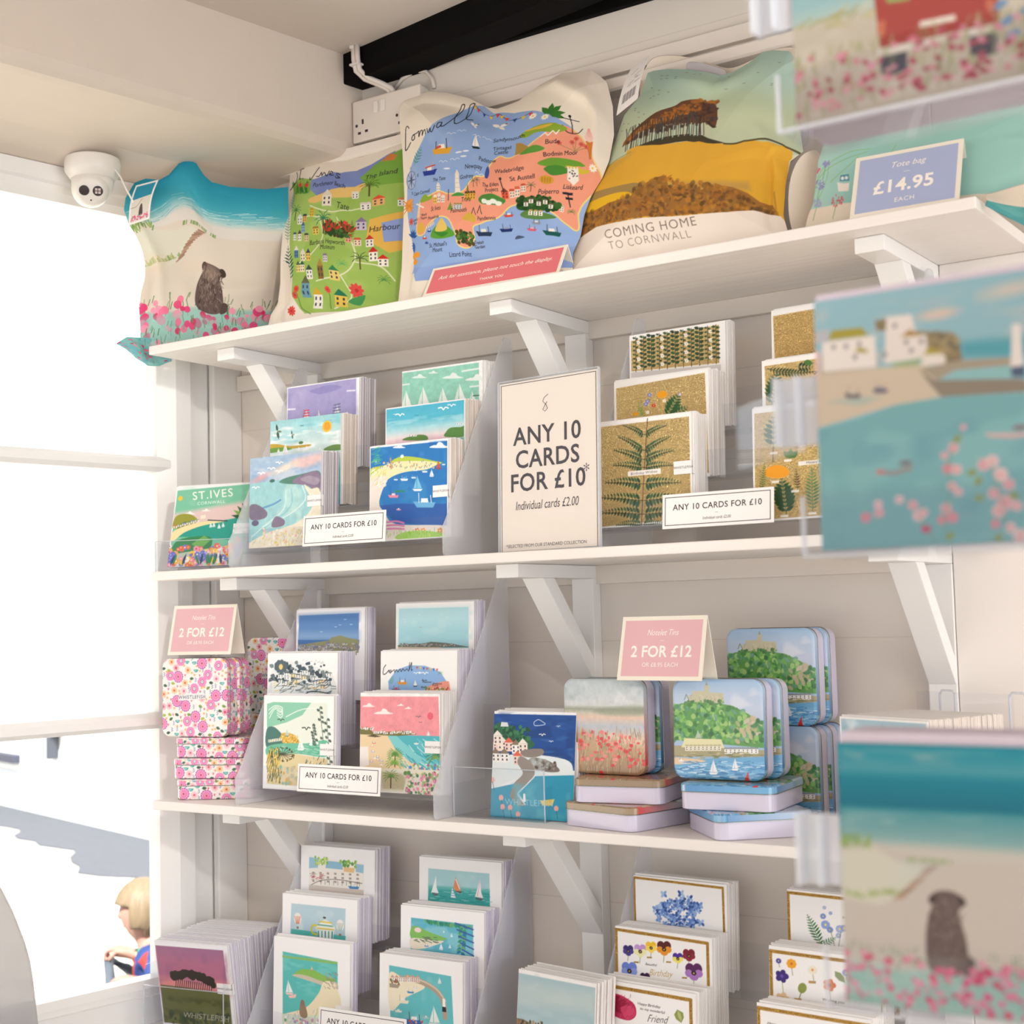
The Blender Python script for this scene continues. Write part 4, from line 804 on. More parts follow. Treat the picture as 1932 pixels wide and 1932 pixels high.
def floral(n, H, dens=1.0, seed=3, label=True, u=0.075):
    c = Cv(n, H, 'f4f0ea', None, seed); pts = []
    def far(x, y, d):
        return all((x-a)**2+(y-b)**2 > (d+e)**2 for a, b, e in pts)
    def place(cnt, d, fn):
        k = 0
        for _ in range(cnt*60):
            x = c.r.uniform(0, 1); y = c.r.uniform(0, H)
            if far(x, y, d): pts.append((x, y, d)); fn(x, y, d); k += 1
            if k >= cnt: break
    def scallop(x, y, d):
        for i in range(14): a = i*.449; c.ell(x+math.cos(a)*d, y+math.sin(a)*d, d*.22, d*.22, 'b44a9c')
        c.ell(x, y, d, d, 'ee9ccb'); c.ell(x, y, d*.75, d*.75, 'e2659c')
        for i in range(12): a = i*.5236; c.line([(x, y), (x+math.cos(a)*d*.72, y+math.sin(a)*d*.72)], d*.08, 'f7c1dc')
        c.ell(x, y, d*.2, d*.2, 'c02a55')
    def daisy(x, y, d):
        c.flower(x, y, d*1.15, 'f08fc0', 'f7f3f0', 6, .8); c.ell(x, y, d*.45, d*.45, '3a3550')
        for i in range(9): a = i*.698; c.ell(x+math.cos(a)*d*.25, y+math.sin(a)*d*.25, d*.13, d*.13, 'f7f3f0')
    def star(x, y, d, col=None):
        col = col or c.r.choice(['ee7a96', 'e0567a', 'f2a03a', 'f29ab2'])
        for i in range(12): a = i*.5236; c.line([(x, y), (x+math.cos(a)*d, y+math.sin(a)*d)], d*.16, col)
        c.ell(x, y, d*.22, d*.22, 'c03a4a')
    def lf(x, y, d): c.leaf(x-d*.8, y+d*.5, d*2.1, -.6+c.r.random(), .28, c.r.choice(['3f6543', '7f9a3f', '2f4f3a', 'a9b83f']))
    def cup(x, y, d):
        c.poly([(x-d, y-d*.4), (x+d, y-d*.4), (x+d*.5, y+d*.5), (x-d*.4, y+d*.5)], '4fa9a6', smooth=True); c.dots(8, (x-d*.7, y-d*.3, x+d*.7, y+d*.3), d*.12, ['d9f0ec'])
    def tulip(x, y, d): c.poly([(x-d*.8, y-d*.6), (x, y+d*.7), (x+d*.8, y-d*.6), (x+d*.3, y), (x, y-d*.8), (x-d*.3, y)], c.r.choice(['d92a52', 'e0567a']))
    def sprig(x, y, d):
        for i in range(5): c.leaf(x, y-d+i*d*.45, d*.7, (-.7 if i % 2 else -2.4), .3, '6a6fae')
    k = dens*H
    place(int(6*k), u, scallop); place(int(7*k), u*.85, daisy); place(int(12*k), u*.7, star); place(int(15*k), u*.5, lf); place(int(6*k), u*.55, cup); place(int(14*k), u*.42, tulip); place(int(20*k), u*.4, sprig); place(int(26*k), u*.28, lambda x, y, d: star(x, y, d, 'f2a03a'))
    if label: c.poly([(.26, .47*H), (.68, .45*H), (.68, .52*H), (.26, .54*H)], 'eeeaea', .96); c.text(.47, .495*H, .062, 'WHISTLEFISH', '4f5468', rot=.02, space=1.15)
    return c
@art
def a_pinktrees():
    c = Cv(NC, 1.0, 'f3f1f4', [(100, 628), (480, 672), (540, 1095), (152, 1075)]); Q = [(108, 655), (462, 692), (520, 1078), (160, 1060)]
    c.poly(Q, 'a47292'); c.poly([(118, 700), (470, 740), (500, 900), (140, 870)], 'c4728a', .6, .08); c.poly([(130, 820), (490, 850), (498, 900), (138, 875)], 'f09a92', .8, .05); c.wash('8f6488', 6, .5, .35, .05, .5)
    c.poly([(137, 858), (300, 875), (500, 905), (521, 1078), (160, 1060)], '6d7040'); c.wash('4f5630', 6, .5, .7, .62, 1, 2)
    for i in range(70): t = c.r.random(); c.ell(200+t*220, 815+t*38-26*math.sin(t*3.1)+c.r.uniform(-12, 14), 16, 14, '3a332c')
    for i in range(18): x = 225+i*11; c.line([(x, 830+i*1.6), (x-3, 870+i*1.5)], 4, '33291f')
    c.dots(60, (190, 1000, 500, 1060), 12, ['3d4a30', '4a5638']); c.text(385, 1022, 40, 'WHISTLEFISH', 'cfc9bc', .8, rot=-.06); return c
def matted(quad, inner, n=NC):
    c = Cv(n, 1.0, 'f9f7f6', quad); c.inner = inner; return c
@art
def a_dogbeach():
    c = matted([(655, 572), (1058, 603), (1015, 1090), (590, 1062)], 0); c.poly([(695, 650), (985, 690), (955, 1062), (650, 1045)], '5fc0bb'); c.wash('86d2cb', 6, .5, .5, .15, .6, 3, only='5fc0bb')
    c.poly([(690, 670), (760, 675), (850, 678), (983, 690), (982, 702), (690, 680)], '8abf6a'); c.poly([(740, 765), (790, 735), (860, 738), (920, 765), (965, 775), (940, 800), (840, 790), (760, 775)], '8cc05a', smooth=True); c.poly([(735, 768), (800, 762), (900, 790), (970, 790), (965, 830), (860, 800)], 'cfc4b0', smooth=True)
    c.poly([(905, 790), (970, 810), (960, 980), (660, 980), (790, 930), (870, 850)], 'f2e5c4', smooth=True); c.poly([(655, 970), (960, 960), (953, 1062), (650, 1045)], 'dfe9d2')
    c.poly([(700, 875), (748, 862), (740, 882), (708, 886)], 'f7c9c0'); c.sail(708, 860, 34, 'f4d0c8', 'f3f6f4'); c.sail(845, 735, 10, 'e08a6a', 'f0c0a0')
    c.poly([(755, 965), (762, 915), (775, 900), (790, 915), (798, 970), (775, 985)], '9a7f68', smooth=True); c.ell(777, 905, 12, 14, '8f7460')
    c.dots(90, (665, 985, 950, 1055), 8, ['e8a0b4', 'f6e6c6', 'b4a0d0', 'ffffff', '7fb08a']); c.strokes(40, (665, 950, 950, 1055), 24, 2, ['8fb08a', 'b79ad0'], -1.4); c.strokes(26, (900, 740, 970, 830), 22, 3, ['8a8078', 'b8ada0'], .8); return c
@art
def a_balloons():
    c = matted(q4((702, 352), (1097, 378), 500, -8), 0); c.poly([(750, 408), (1035, 425), (1025, 760), (735, 740)], 'b9d2dc'); c.wash('dce8ea', 5, .5, .6, .1, .6, only='b9d2dc'); c.poly([(748, 545), (1034, 570), (1025, 760), (735, 740)], '55b9b2')
    c.poly([(885, 545), (975, 545), (968, 600), (895, 600)], 'f4f2e6'); c.poly([(882, 540), (905, 505), (930, 490), (958, 508), (978, 540)], 'f2efe2', smooth=True)
    for i in range(3): c.line([(887+i*5, 535-i*18), (972-i*5, 540-i*18)], 6, ['e6c93f', '5fae9a', 'e6c93f'][i])
    for i in range(5): c.line([(893+i*18, 552), (895+i*17, 600)], 7, ['2f8fae', '3fa9a0'][i % 2])
    c.line([(885, 520), (860, 525), (860, 560), (885, 570)], 9, 'd9c83f', smooth=True); c.ell(925, 478, 9, 5, '5a4a44')
    for x, y, z, col in ((783, 488, 22, 'd9694f'), (1006, 515, 22, '9fc0b4')):
        c.ell(x, y, z, z*1.25, 'f3eee4'); [c.line([(x-z*.7+i*z*.35, y-z*.5), (x-z*.3+i*z*.15, y+z*1.3)], 3, col) for i in range(5)]; c.poly([(x-6, y+44), (x+6, y+44), (x+5, y+56), (x-5, y+56)], '9a7a5a')
    return c
@art
def a_houses():
    c = matted(q4((797, 110), (1178, 128), 500, -8), 0); c.poly([(840, 175), (1122, 205), (1118, 500), (835, 480)], 'f4efe6'); c.poly([(840, 178), (890, 183), (885, 235), (838, 240)], '9cc9de'); c.poly([(930, 195), (1008, 200), (1015, 240), (925, 235)], '8fbfd8'); c.poly([(1018, 225), (1075, 230), (1070, 255), (1018, 250)], 'edc48a'); c.poly([(1078, 205), (1120, 210), (1118, 255), (1080, 250)], '9cc6dc')
    c.dots(34, (870, 175, 935, 222), 8, ['a9cf6a', '7fb850', 'cfe08a']); c.dots(26, (1000, 190, 1080, 222), 8, ['8fbf5a', '5f9a4a'])
    for i in range(7):
        for j in range(3): c.poly([(855+i*38, 258+j*22), (867+i*38, 259+j*22), (867+i*38, 270+j*22), (855+i*38, 269+j*22)], 'a89a94')
    c.strokes(24, (840, 270, 905, 310), 22, 3, ['c9606a', 'b9a8a0'], -.4); c.line([(850, 330), (900, 305), (980, 295), (1110, 310)], 3, '6f5f5a', smooth=True); [c.line([(900+i*22, 303), (900+i*22, 325)], 2, '6f5f5a') for i in range(10)]; c.boat(1070, 335, 30, '4f8fc0', 'e0e8ea'); c.poly([(838, 330), (1118, 345), (1118, 500), (835, 480)], 'c9b9ae', .6); return c
@art
def a_harbourwall():
    c = matted([(1205, 662), (1638, 695), (1610, 1200), (1195, 1170)], 0); c.poly([(1255, 727), (1575, 768), (1575, 1100), (1258, 1080)], '66bfc6'); c.wash('8fd2d4', 6, .5, .5, .15, 1, .7, only='66bfc6')
    c.poly([(1255, 770), (1330, 790), (1440, 830), (1340, 890), (1258, 960)], 'f3e8cc', smooth=True); c.line([(1350, 785), (1440, 812), (1500, 850), (1530, 900), (1535, 975)], 26, 'b3a08c', smooth=True); c.line([(1350, 780), (1440, 805), (1503, 843), (1540, 895)], 8, 'd9cab4', smooth=True)
    for i in range(7): c.house(1262+i*22, 815-i*1, 20, 24, c.r.choice(['fbf3e6', 'f2dccf', 'efe6d6']), 'c9a58c', gable=True)
    c.poly([(1524, 945), (1540, 947), (1538, 885), (1527, 883)], 'fafafa'); c.poly([(1522, 948), (1542, 950), (1541, 925), (1523, 923)], '2c2a33'); c.dots(20, (1260, 800, 1305, 830), 6, ['5f8f5a', '9a5f4a'])
    c.poly([(1255, 820), (1310, 828), (1300, 845), (1256, 842)], 'a89884')
    for x, y, z, h in ((1365, 862, 20, '4f8fc4'), (1390, 840, 14, 'dfe6e8'), (1325, 912, 34, 'efe3cc'), (1300, 962, 20, 'efe9dc'), (1440, 985, 18, 'a8c8d0')): c.boat(x, y, z, h, 'f3ece0', 'b0a090')
    c.boat(1380, 1010, 50, '3f6fb4', 'fbfbfb'); c.sail(1515, 805, 14, 'e9e3dc', 'f3f0ea'); c.sail(1480, 1010, 44, 'e9e3dc', 'e9efe9'); c.dots(20, (1330, 1000, 1420, 1030), 7, ['d05a4a', 'f0b0a0', '3f6fb4']); return c
@art
def a_baywillow():
    c = matted(q4((1315, 412), (1748, 440), 520, -8), 0); c.poly([(1370, 480), (1690, 505), (1690, 860), (1360, 830)], '63b9cc'); c.wash('a8dbe0', 6, .5, .5, .15, .6, 2, only='63b9cc')
    c.poly([(1370, 535), (1400, 525), (1470, 555), (1555, 585), (1480, 600), (1372, 590)], '84c060', smooth=True); c.poly([(1370, 590), (1480, 596), (1540, 600), (1440, 640), (1372, 645)], 'efe3cf', smooth=True); c.ell(1405, 545, 20, 12, 'f7dcd8'); c.strokes(24, (1380, 580, 1500, 605), 20, 4, ['7f8a5a', '5f7a6a'], .2)
    for i in range(26): t = i/26; c.leaf(1440+t*240, 485+t*22, 30, 1.3+c.r.uniform(-.5, .5), .25, c.r.choice(['3f9a6a', '2f8a80', '6fb07a']))
    for i in range(26): t = i/26; c.leaf(1640-t*15, 510+t*150, 28, 1.6+c.r.choice([-1, 1])*.9, .25, c.r.choice(['3f9a6a', '2f7fae', '6fb07a']))
    for i in range(5): c.line([(1600+i*8, 500+i*34), (1690, 530+i*34)], 7, '3b5fa8')
    for x, y, z in ((1525, 640, 16), (1570, 630, 10), (1580, 572, 9), (1540, 552, 6)): c.sail(x, y, z, 'f6eee6', 'ffffff')
    c.boat(1450, 628, 12, '4f8fc0', 'fff'); return c
@art
def a_sailing():
    c = matted(q4((1412, 162), (1838, 190), 520, -8), 0); c.poly([(1460, 228), (1775, 250), (1775, 570), (1450, 545)], 'a9d2d8'); c.wash('c8e2e4', 5, .5, .5, .12, .4, only='a9d2d8'); c.poly([(1460, 325), (1775, 340), (1775, 570), (1450, 545)], '3fa9a4'); c.poly([(1460, 318), (1775, 333), (1775, 350), (1460, 338)], '6fbfba', .8, .01); c.strokes(60, (1465, 335, 1770, 405), 30, 3, ['5fc0b8', '2a8f8c', '8fd2c8'], .03, .15)
    c.poly([(1473, 360), (1500, 268), (1502, 330), (1512, 362)], 'f4f6f6'); c.poly([(1478, 358), (1514, 366), (1500, 378), (1482, 372)], '5a6a70'); c.poly([(1590, 330), (1602, 270), (1630, 345), (1600, 348)], 'e08f62'); c.line([(1603, 285), (1622, 335)], 5, 'f4efe6'); c.poly([(1592, 345), (1638, 350), (1625, 360)], '6a5048'); c.poly([(1575, 385), (1583, 330), (1602, 385)], 'f0f4f4'); [c.line([(1577, 345+i*13), (1598, 348+i*13)], 3, '5f9fc4') for i in range(4)]
    c.poly([(1700, 375), (1728, 280), (1732, 350), (1742, 382)], 'f7eef0'); c.poly([(1698, 378), (1745, 384), (1730, 396), (1706, 390)], '5a6a70'); c.line([(1728, 290), (1712, 372)], 3, 'e8a0b0'); return c
@art
def a_beachleaflet():
    c = Cv(NC, 1.0, 'f6f3f0', [(130, 740), (520, 790), (490, 1290), (60, 1240)]); c.poly([(125, 757), (515, 806), (490, 1280), (75, 1230)], 'a9c4c9'); c.wash('b9cfd2', 5, .5, .5, 0, .5, 3); c.poly([(118, 790), (512, 830), (505, 900), (110, 880)], 'c9d4d0', .6, .05)
    c.poly([(100, 938), (150, 945), (230, 985), (330, 1000), (505, 1010), (490, 1280), (75, 1230)], 'dcc7b0'); c.poly([(100, 938), (140, 942), (200, 965), (250, 990), (280, 1010), (90, 1005)], '7f6f56', smooth=False); c.dots(60, (98, 945, 240, 1000), 7, ['5a5a3a', '9a7a5a', '4a3f34', 'b08a6a']); c.poly([(240, 992), (500, 990), (500, 1006), (300, 1005)], 'b9bfae'); return c
def goldedge(c, quad, t=12):
    (a, b), (e, f), (g, h), (i, j) = quad; c.met = 1.0
    for p, q in (((a, b), (e, f)), ((e, f), (g, h)), ((g, h), (i, j)), ((i, j), (a, b))): c.line([p, q], t, 'd3a556')
    c.met = 0.0
def petals(c, x, y, r, cols, cen='2c1a2a'):
    a, b_ = cols
    for dx, dy in ((-.45, -.45), (.45, -.45)): c.ell(x+dx*r, y+dy*r, r*.6, r*.62, a)
    for dx, dy in ((-.6, .15), (.6, .15)): c.ell(x+dx*r, y+dy*r, r*.5, r*.45, b_)
    c.ell(x, y+.5*r, r*.6, r*.5, b_); c.ell(x, y+.1*r, r*.32, r*.28, cen); c.ell(x, y+.12*r, r*.1, r*.1, 'f4c63a')
@art
def a_hydrangea():
    c = Cv(NC, 1.0, 'f9f7f5', q4((705, 254), (1190, 300), 560, -6)); goldedge(c, q4((708, 268), (1168, 318), 520, 4)); B = ['3f62ae', '5f86cc', '8fb0e0', '2f4f96', '7799d4', 'a9c4ea']
    for i in range(95):
        a = c.r.uniform(0, 6.28); q = c.r.random()**.5; x = 940+math.cos(a)*115*q; y = 455+math.sin(a)*85*q; s_ = c.r.uniform(11, 17)
        for k in range(4): c.ell(x+math.cos(k*1.57+a)*s_*.6, y+math.sin(k*1.57+a)*s_*.6, s_*.55, s_*.42, c.r.choice(B), k*1.57+a)
    for x, y in ((865, 355), (955, 350), (1000, 375), (1050, 410), (1055, 500), (820, 435)):
        for k in range(4): c.ell(x+math.cos(k*1.57+.7)*11, y+math.sin(k*1.57+.7)*11, 10, 7, c.r.choice(B), k*1.57+.7)
    c.line([(945, 520), (945, 700)], 4, '6f8f5a'); return c
@art
def a_pansies():
    c = Cv(NC, 1.0, 'f9f7f5', q4((608, 518), (1115, 580), 580, -6)); goldedge(c, q4((614, 540), (1090, 608), 540, 0), 16)
    for x, y, r, cols in ((678, 655, 27, ('33246a', '4a3a8c')), (742, 655, 32, ('c79ad8', 'f4efb4')), (800, 635, 28, ('f4c62e', 'f8dc5a')), (868, 640, 36, ('5a1a1c', 'e8961e')), (938, 690, 26, ('4a2a9a', 'f0e66a')), (995, 673, 30, ('7a1224', '8f1f30')), (682, 760, 40, ('6f86d8', '8fa2e6')), (1018, 760, 42, ('5a1f5a', 'b07ac4')), (765, 800, 26, ('3a1a4a', '4a2a5a'))):
        c.line([(x, y+r*.8), (x-4, y+r*2.0)], 3, '7f9a5a'); petals(c, x, y, r, cols)
    for x, y in ((790, 688), (720, 715), (890, 710), (970, 790)): c.met = 1.0; c.poly([(x-13, y-4), (x+13, y-3), (x+13, y+5), (x-13, y+4)], 'c9a05a'); c.met = 0.0
    c.text(798, 727, 17, 'Beautiful', '5a5254', rot=-.1); c.text(845, 772, 50, 'Birthday', 'c9a35c', rot=-.06, shear=.4, sx=.72, bold=-.012); c.text(905, 820, 17, 'wishes', '5a5254', rot=-.1); return c
@art
def a_poppycard():
    c = Cv(NC, 1.0, 'f9f7f5', q4((518, 794), (1030, 858), 600, -6)); goldedge(c, q4((526, 826), (1003, 892), 560, 0), 18)
    c.poly([(560, 905), (575, 885), (620, 876), (670, 895), (715, 930), (722, 985), (690, 1015), (640, 1010), (600, 990), (562, 945)], 'c02a58', smooth=True); c.poly([(580, 900), (640, 890), (690, 940), (650, 980), (600, 960)], '8f1538', .8, smooth=True); c.poly([(640, 950), (700, 940), (715, 985), (670, 1010)], 'dc4a72', .8, smooth=True); c.strokes(40, (585, 890, 705, 1005), 22, 3, ['e0608a', '9a1a40', 'b8284f'], -.9, .6, .6)
    c.line([(610, 1000), (590, 1060), (580, 1180)], 4, '6f7a4a', smooth=True); c.leaf(935, 945, 72, 1.3, .32, '8c9a4a'); c.leaf(938, 950, 60, 1.3, .14, 'b9c07a')
    c.text(790, 930, 19, 'Happy Birthday', '4a4246', rot=-.13); c.text(808, 958, 19, 'to my wonderful', '4a4246', rot=-.13); c.text(830, 1003, 58, 'Friend', '3a3436', rot=-.05, shear=.4, sx=.7, bold=-.012); return c
@art
def a_forgetmenot():
    c = Cv(NC, 1.0, 'f9f7f5', q4((1502, 322), (2010, 372), 590, -6)); goldedge(c, q4((1508, 342), (1990, 392), 545, 0), 15); c.fern(1660, 615, 170, -1.95, '2f6b34', 11, .24, .22); c.fern(1650, 620, 90, -.6, '3a7a3e', 7, .3)
    for x, y, r in ((1670, 462, 13), (1680, 505, 20), (1700, 530, 14), (1745, 525, 18), (1765, 520, 16), (1738, 558, 12), (1790, 560, 10), (1677, 417, 8), (1705, 445, 8)): c.flower(x, y, r, c.r.choice(['7f97d4', 'a9b8e2', '93a9de']), 'f2e27a', 5, .9)
    c.line([(1700, 520), (1720, 620)], 3, '7f8a5a'); c.line([(1750, 540), (1735, 625)], 3, '7f8a5a'); c.flower(1860, 560, 20, 'e88a9a', 'f2d25e', 6); c.text(1790, 468, 19, 'Birthday', '5a5254', rot=-.06); return c
@art
def a_specimens():
    c = Cv(NC, 1.0, 'f9f7f5', q4((1408, 615), (1900, 655), 580, -6)); goldedge(c, q4((1416, 645), (1900, 685), 530, 0), 16)
    for x, y, r, col, ce in ((1510, 703, 22, 'f2a92e', 'd8761e'), (1603, 727, 20, 'f4ead6', 'e8952a'), (1465, 768, 30, '3f2a7a', '6a4ab0'), (1675, 795, 28, 'd8713a', '8f3a1e'), (1748, 730, 16, '93a4dc', 'f0e27a'), (1465, 880, 30, 'e9c9a0', 'c98a3a'), (1452, 693, 12, '4a4aa8', 'e9d24a'), (1583, 893, 9, '4a4aa8', 'e9d24a'), (1850, 760, 26, 'e0607a', 'f0d25a')):
        c.line([(x, y+r*.6), (x+4, y+r*2.6)], 3, '8a9a6a'); c.flower(x, y, r, col, ce, 5 if r > 24 else 8, .6)
    c.leaf(1700, 725, 70, .9, .22, '8a9a6a'); c.ell(1555, 820, 20, 25, '8f9a4a', .5); c.line([(1550, 840), (1530, 905)], 4, '7f8a4a', smooth=True)
    for x, y in ((1600, 787), (1533, 878)): c.poly([(x-16, y-6), (x+16, y-6), (x+16, y+6), (x-16, y+6)], 'b89058')
    c.fern(1785, 870, 70, -1.4, 'c08a6a', 6, .2, .2); c.text(1690, 872, 19, 'Wishing you', '4a4246', rot=-.08); c.text(1695, 900, 19, 'a blooming', '4a4246', rot=-.08); c.text(1690, 925, 42, 'Beautiful', 'c9a35c', rot=-.06, shear=.4, sx=.75, bold=-.01); return c
@art
def a_goldblank():
    c = Cv(120, 1.0, 'f9f7f5', q4((1345, 915), (1880, 960), 600, -6)); goldedge(c, q4((1354, 945), (1870, 990), 560, 0), 18); c.text(1420, 1022, 19, 'Happy', '4a4246', rot=-.08); return c
@art
def a_pile():
    c = Cv(90, 1.0, 'dfe8ea', None); c.fill([(0, '9fbfcc'), (.4, 'b7d0d6'), (1, '7fa9b4')]); c.wash('6f98a8', 8, .5, .6); c.wash('eef4f4', 8, .6, .6); c.border(.02, 'f4f1ee'); return c
@art
def a_van():
    c = Cv(230, 1.0, 'b9ab98', None, 5); QV = [(302, -693), (1956, -1224), (2039, 452), (352, 830)]
    c.fill([(0, 'a9cfd6'), (.4, '8fc0c6'), (.5, '8fbcc0'), (.56, 'a4c4bf'), (.6, 'c4b9a4'), (1, 'b4a591')]); c.wash('d3c8b8', 5, .55, .5, .6, 1, 2); c.strokes(40, (.0, .56, .5, .62), .06, .012, ['a8a46a', 'b9b27c', 'cfc7a8'], -.3, .4, .7)
    c.setq(QV); S = lambda p: p
    c.poly(S([(850, -500), (862, 0), (900, 310), (1670, 150), (1640, -700)]), 'a93730'); c.poly(S([(870, -100), (885, 240), (1640, 100), (1630, -160)]), 'b8433a', .7); c.poly(S([(925, -60), (945, 20), (1090, 0), (1100, -60)]), '8fae5a'); c.poly(S([(1155, 140), (1160, 180), (1390, 130), (1385, 92)]), 'e3d9cc'); c.poly(S([(880, 140), (935, 130), (930, 230), (890, 240)]), 'd0694a'); c.poly(S([(1580, 0), (1640, -10), (1645, 60), (1590, 70)]), 'd0694a')
    c.poly(S([(880, 320), (880, 365), (1675, 190), (1665, 145)]), 'd8cdbf'); c.poly(S([(900, 370), (1075, 330), (1075, 450), (980, 490), (905, 480)]), '454453'); c.poly(S([(1480, 240), (1655, 205), (1660, 340), (1560, 370), (1485, 350)]), '454453')
    c.poly(S([(1080, 340), (1480, 245), (1480, 340), (1080, 430)]), 'c2b59c')
    for x, y in ((1680, 30), (1725, 130), (1765, 220), (1850, 60), (1900, 150)): c.ell(x, y, 42, 26, '5f8fc0', -.4)
    for i in range(190): x = c.r.uniform(350, 2000); y = c.r.uniform(400, 800)-(x-350)*.23; c.line([(x, y), (x+c.r.uniform(-30, 30), y-60)], 13, c.r.choice(['8f9a5a', 'a8a878', '7f8a50']), .6)
    for i in range(130): x = c.r.uniform(350, 2000); y = 760-c.r.random()**1.5*360-(x-350)*.235; c.ell(x, y, c.r.uniform(14, 32), c.r.uniform(12, 24), c.r.choice(['b8405a', 'd86a84', 'a83248', 'e08aa0']), c.r.random(), .9)
    g_ = c.a[..., :3].mean(-1, keepdims=True); c.a[..., :3] = (c.a[..., :3]*.82+g_*.18)*.82; return c  # greyed and darkened: shade and haze on the near rack put into the print
@art
def a_bigharbour():
    c = Cv(230, 1.14, '8fc0c8', [(306, 226), (1905, -19), (1990, 1658), (357, 1739)], 6); c.poly([(255, 200), (1800, 0), (1790, 560), (270, 640)], '93bcc8'); c.wash('c6c4bf', 4, .5, .6, .02, .3, 2.5)
    c.ell(1060, 300, 110, 36, 'd4c4b8', -.05, 1, .01); c.ell(1500, 150, 150, 40, 'cfc6bc', -.1, 1, .02); c.poly([(1190, 470), (1560, 430), (1800, 400), (1790, 560), (1200, 560)], '4f9fae', .9, .02)
    c.poly([(280, 660), (1000, 600), (1100, 800), (800, 850), (330, 990), (300, 700)], 'd2c2ac', smooth=False); c.poly([(290, 560), (290, 680), (700, 620), (690, 540)], 'b8a894', .7, .01)
    c.poly([(900, 400), (1150, 410), (1185, 440), (1200, 560), (1120, 600), (1000, 560), (990, 430)], '9a8a66', smooth=False); c.dots(30, (1000, 420, 1190, 580), 26, ['8a7a58', 'a89870', '7a705a'])
    c.poly([(745, 320), (900, 300), (930, 420), (990, 430), (1000, 560), (740, 600)], 'e9e0d8'); c.poly([(360, 470), (680, 430), (690, 620), (365, 650)], 'ece4dc'); c.poly([(395, 460), (420, 400), (600, 380), (640, 430)], 'a89c3c'); c.poly([(835, 440), (890, 390), (970, 430)], 'b0905a'); c.poly([(560, 530), (580, 500), (635, 515), (635, 535)], 'a89838'); c.poly([(680, 340), (750, 330), (745, 400), (690, 400)], '8a7a5a')
    for x, y in ((430, 500), (505, 495), (560, 560), (585, 480), (800, 370), (900, 520), (870, 470), (960, 465), (740, 545)): c.ell(x, y, 13, 17, '8f8c94')
    c.poly([(965, 570), (1000, 510), (1060, 510), (1110, 560), (1105, 600), (960, 615)], 'e9e0d6'); c.poly([(970, 545), (1010, 500), (1075, 515), (1080, 540)], 'ad9c3e'); c.poly([(280, 540), (350, 520), (345, 680), (290, 690)], 'e3c4c4'); c.poly([(300, 410), (400, 390), (400, 470), (300, 480)], 'b9bcc0')
    c.poly([(790, 600), (960, 570), (940, 610), (800, 620)], '9fae6a', .8, .01)
    c.poly([(950, 630), (1180, 580), (1520, 560), (1520, 610), (1160, 640), (1060, 700)], 'a89c88'); c.poly([(950, 640), (1040, 700), (1540, 690), (1600, 700), (1600, 770), (1080, 800), (1010, 720)], '8f8474'); c.poly([(1120, 680), (1500, 630), (1520, 670), (1150, 690)], '8fc0be')
    c.poly([(1510, 360), (1560, 360), (1580, 640), (1500, 640)], 'e9e2dc'); c.poly([(1500, 620), (1590, 610), (1590, 680), (1510, 680)], '4f5f7a')
    c.poly([(320, 1000), (560, 940), (800, 850), (1100, 800), (1600, 780), (1800, 760), (1760, 1745), (360, 1760)], '79b0b6', smooth=False); c.wash('8fc3c4', 5, .5, .5, .5, 1, 1.5); c.wash('6a9fb0', 5, .6, .5, .5, 1, 1.5); c.poly([(400, 830), (560, 805), (720, 800), (600, 850)], '9fbcb8', .7, .01)
    c.boat(548, 795, 55, '6a6468', 'd8cdc0', '7a6f6a'); c.boat(715, 765, 50, '5a5c74', '8f93a8', '7a6f6a'); c.poly([(690, 1240), (800, 1250), (910, 1210), (905, 1240), (800, 1275), (700, 1270)], '9a8f8c'); c.ell(710, 1255, 22, 14, 'd07a78'); c.ell(865, 1200, 36, 16, '7a7478'); c.poly([(1340, 1020), (1560, 1020), (1700, 990), (1690, 1030), (1500, 1050), (1370, 1045)], 'd8b4b4'); c.ell(1560, 985, 40, 16, '8a7478')
    for x, y, r in ((625, 1530, 30), (705, 1500, 30), (700, 1450, 26), (828, 1422, 26), (910, 1455, 30), (945, 1520, 34), (975, 1500, 26), (1110, 1475, 32), (1150, 1530, 32), (1085, 1545, 26), (1145, 1340, 26), (1185, 1375, 26), (1120, 1235, 30), (1175, 1240, 30), (1155, 1110, 30), (1100, 1155, 22), (1215, 985, 18), (1340, 1210, 36), (1390, 1190, 36), (1440, 1270, 40), (1400, 1385, 34), (1470, 1440, 44), (1430, 1490, 38), (1490, 1330, 34), (1540, 1460, 30), (1410, 1570, 26), (1500, 1590, 30), (1560, 1640, 40)): c.flower(x, y, r, c.r.choice(['dcaeb4', 'e2b8bb', 'd8909c', 'e4c4c6']), 'd88a90', 6, .8)
    c.ell(990, 1600, 30, 26, 'c4577a')
    for x, y, a in ((1300, 1250, 2.9), (1320, 1280, 2), (1345, 1410, 3.1), (1490, 1390, .2), (1160, 1620, 2.4), (1460, 1640, 2.8), (1200, 1030, 2.3)): c.leaf(x, y, 70, a, .3, '8c9c5c')
    for p in ([(1150, 1110), (1120, 1240), (1140, 1340), (1110, 1480), (1110, 1660)], [(945, 1520), (1000, 1600), (1060, 1700)], [(1380, 1200), (1440, 1400), (1480, 1600)]): c.line(p, 7, '7f9468', .7, smooth=True)
    c.a[..., :3] *= .88; return c  # whole print darkened for the shade the near rack stands in
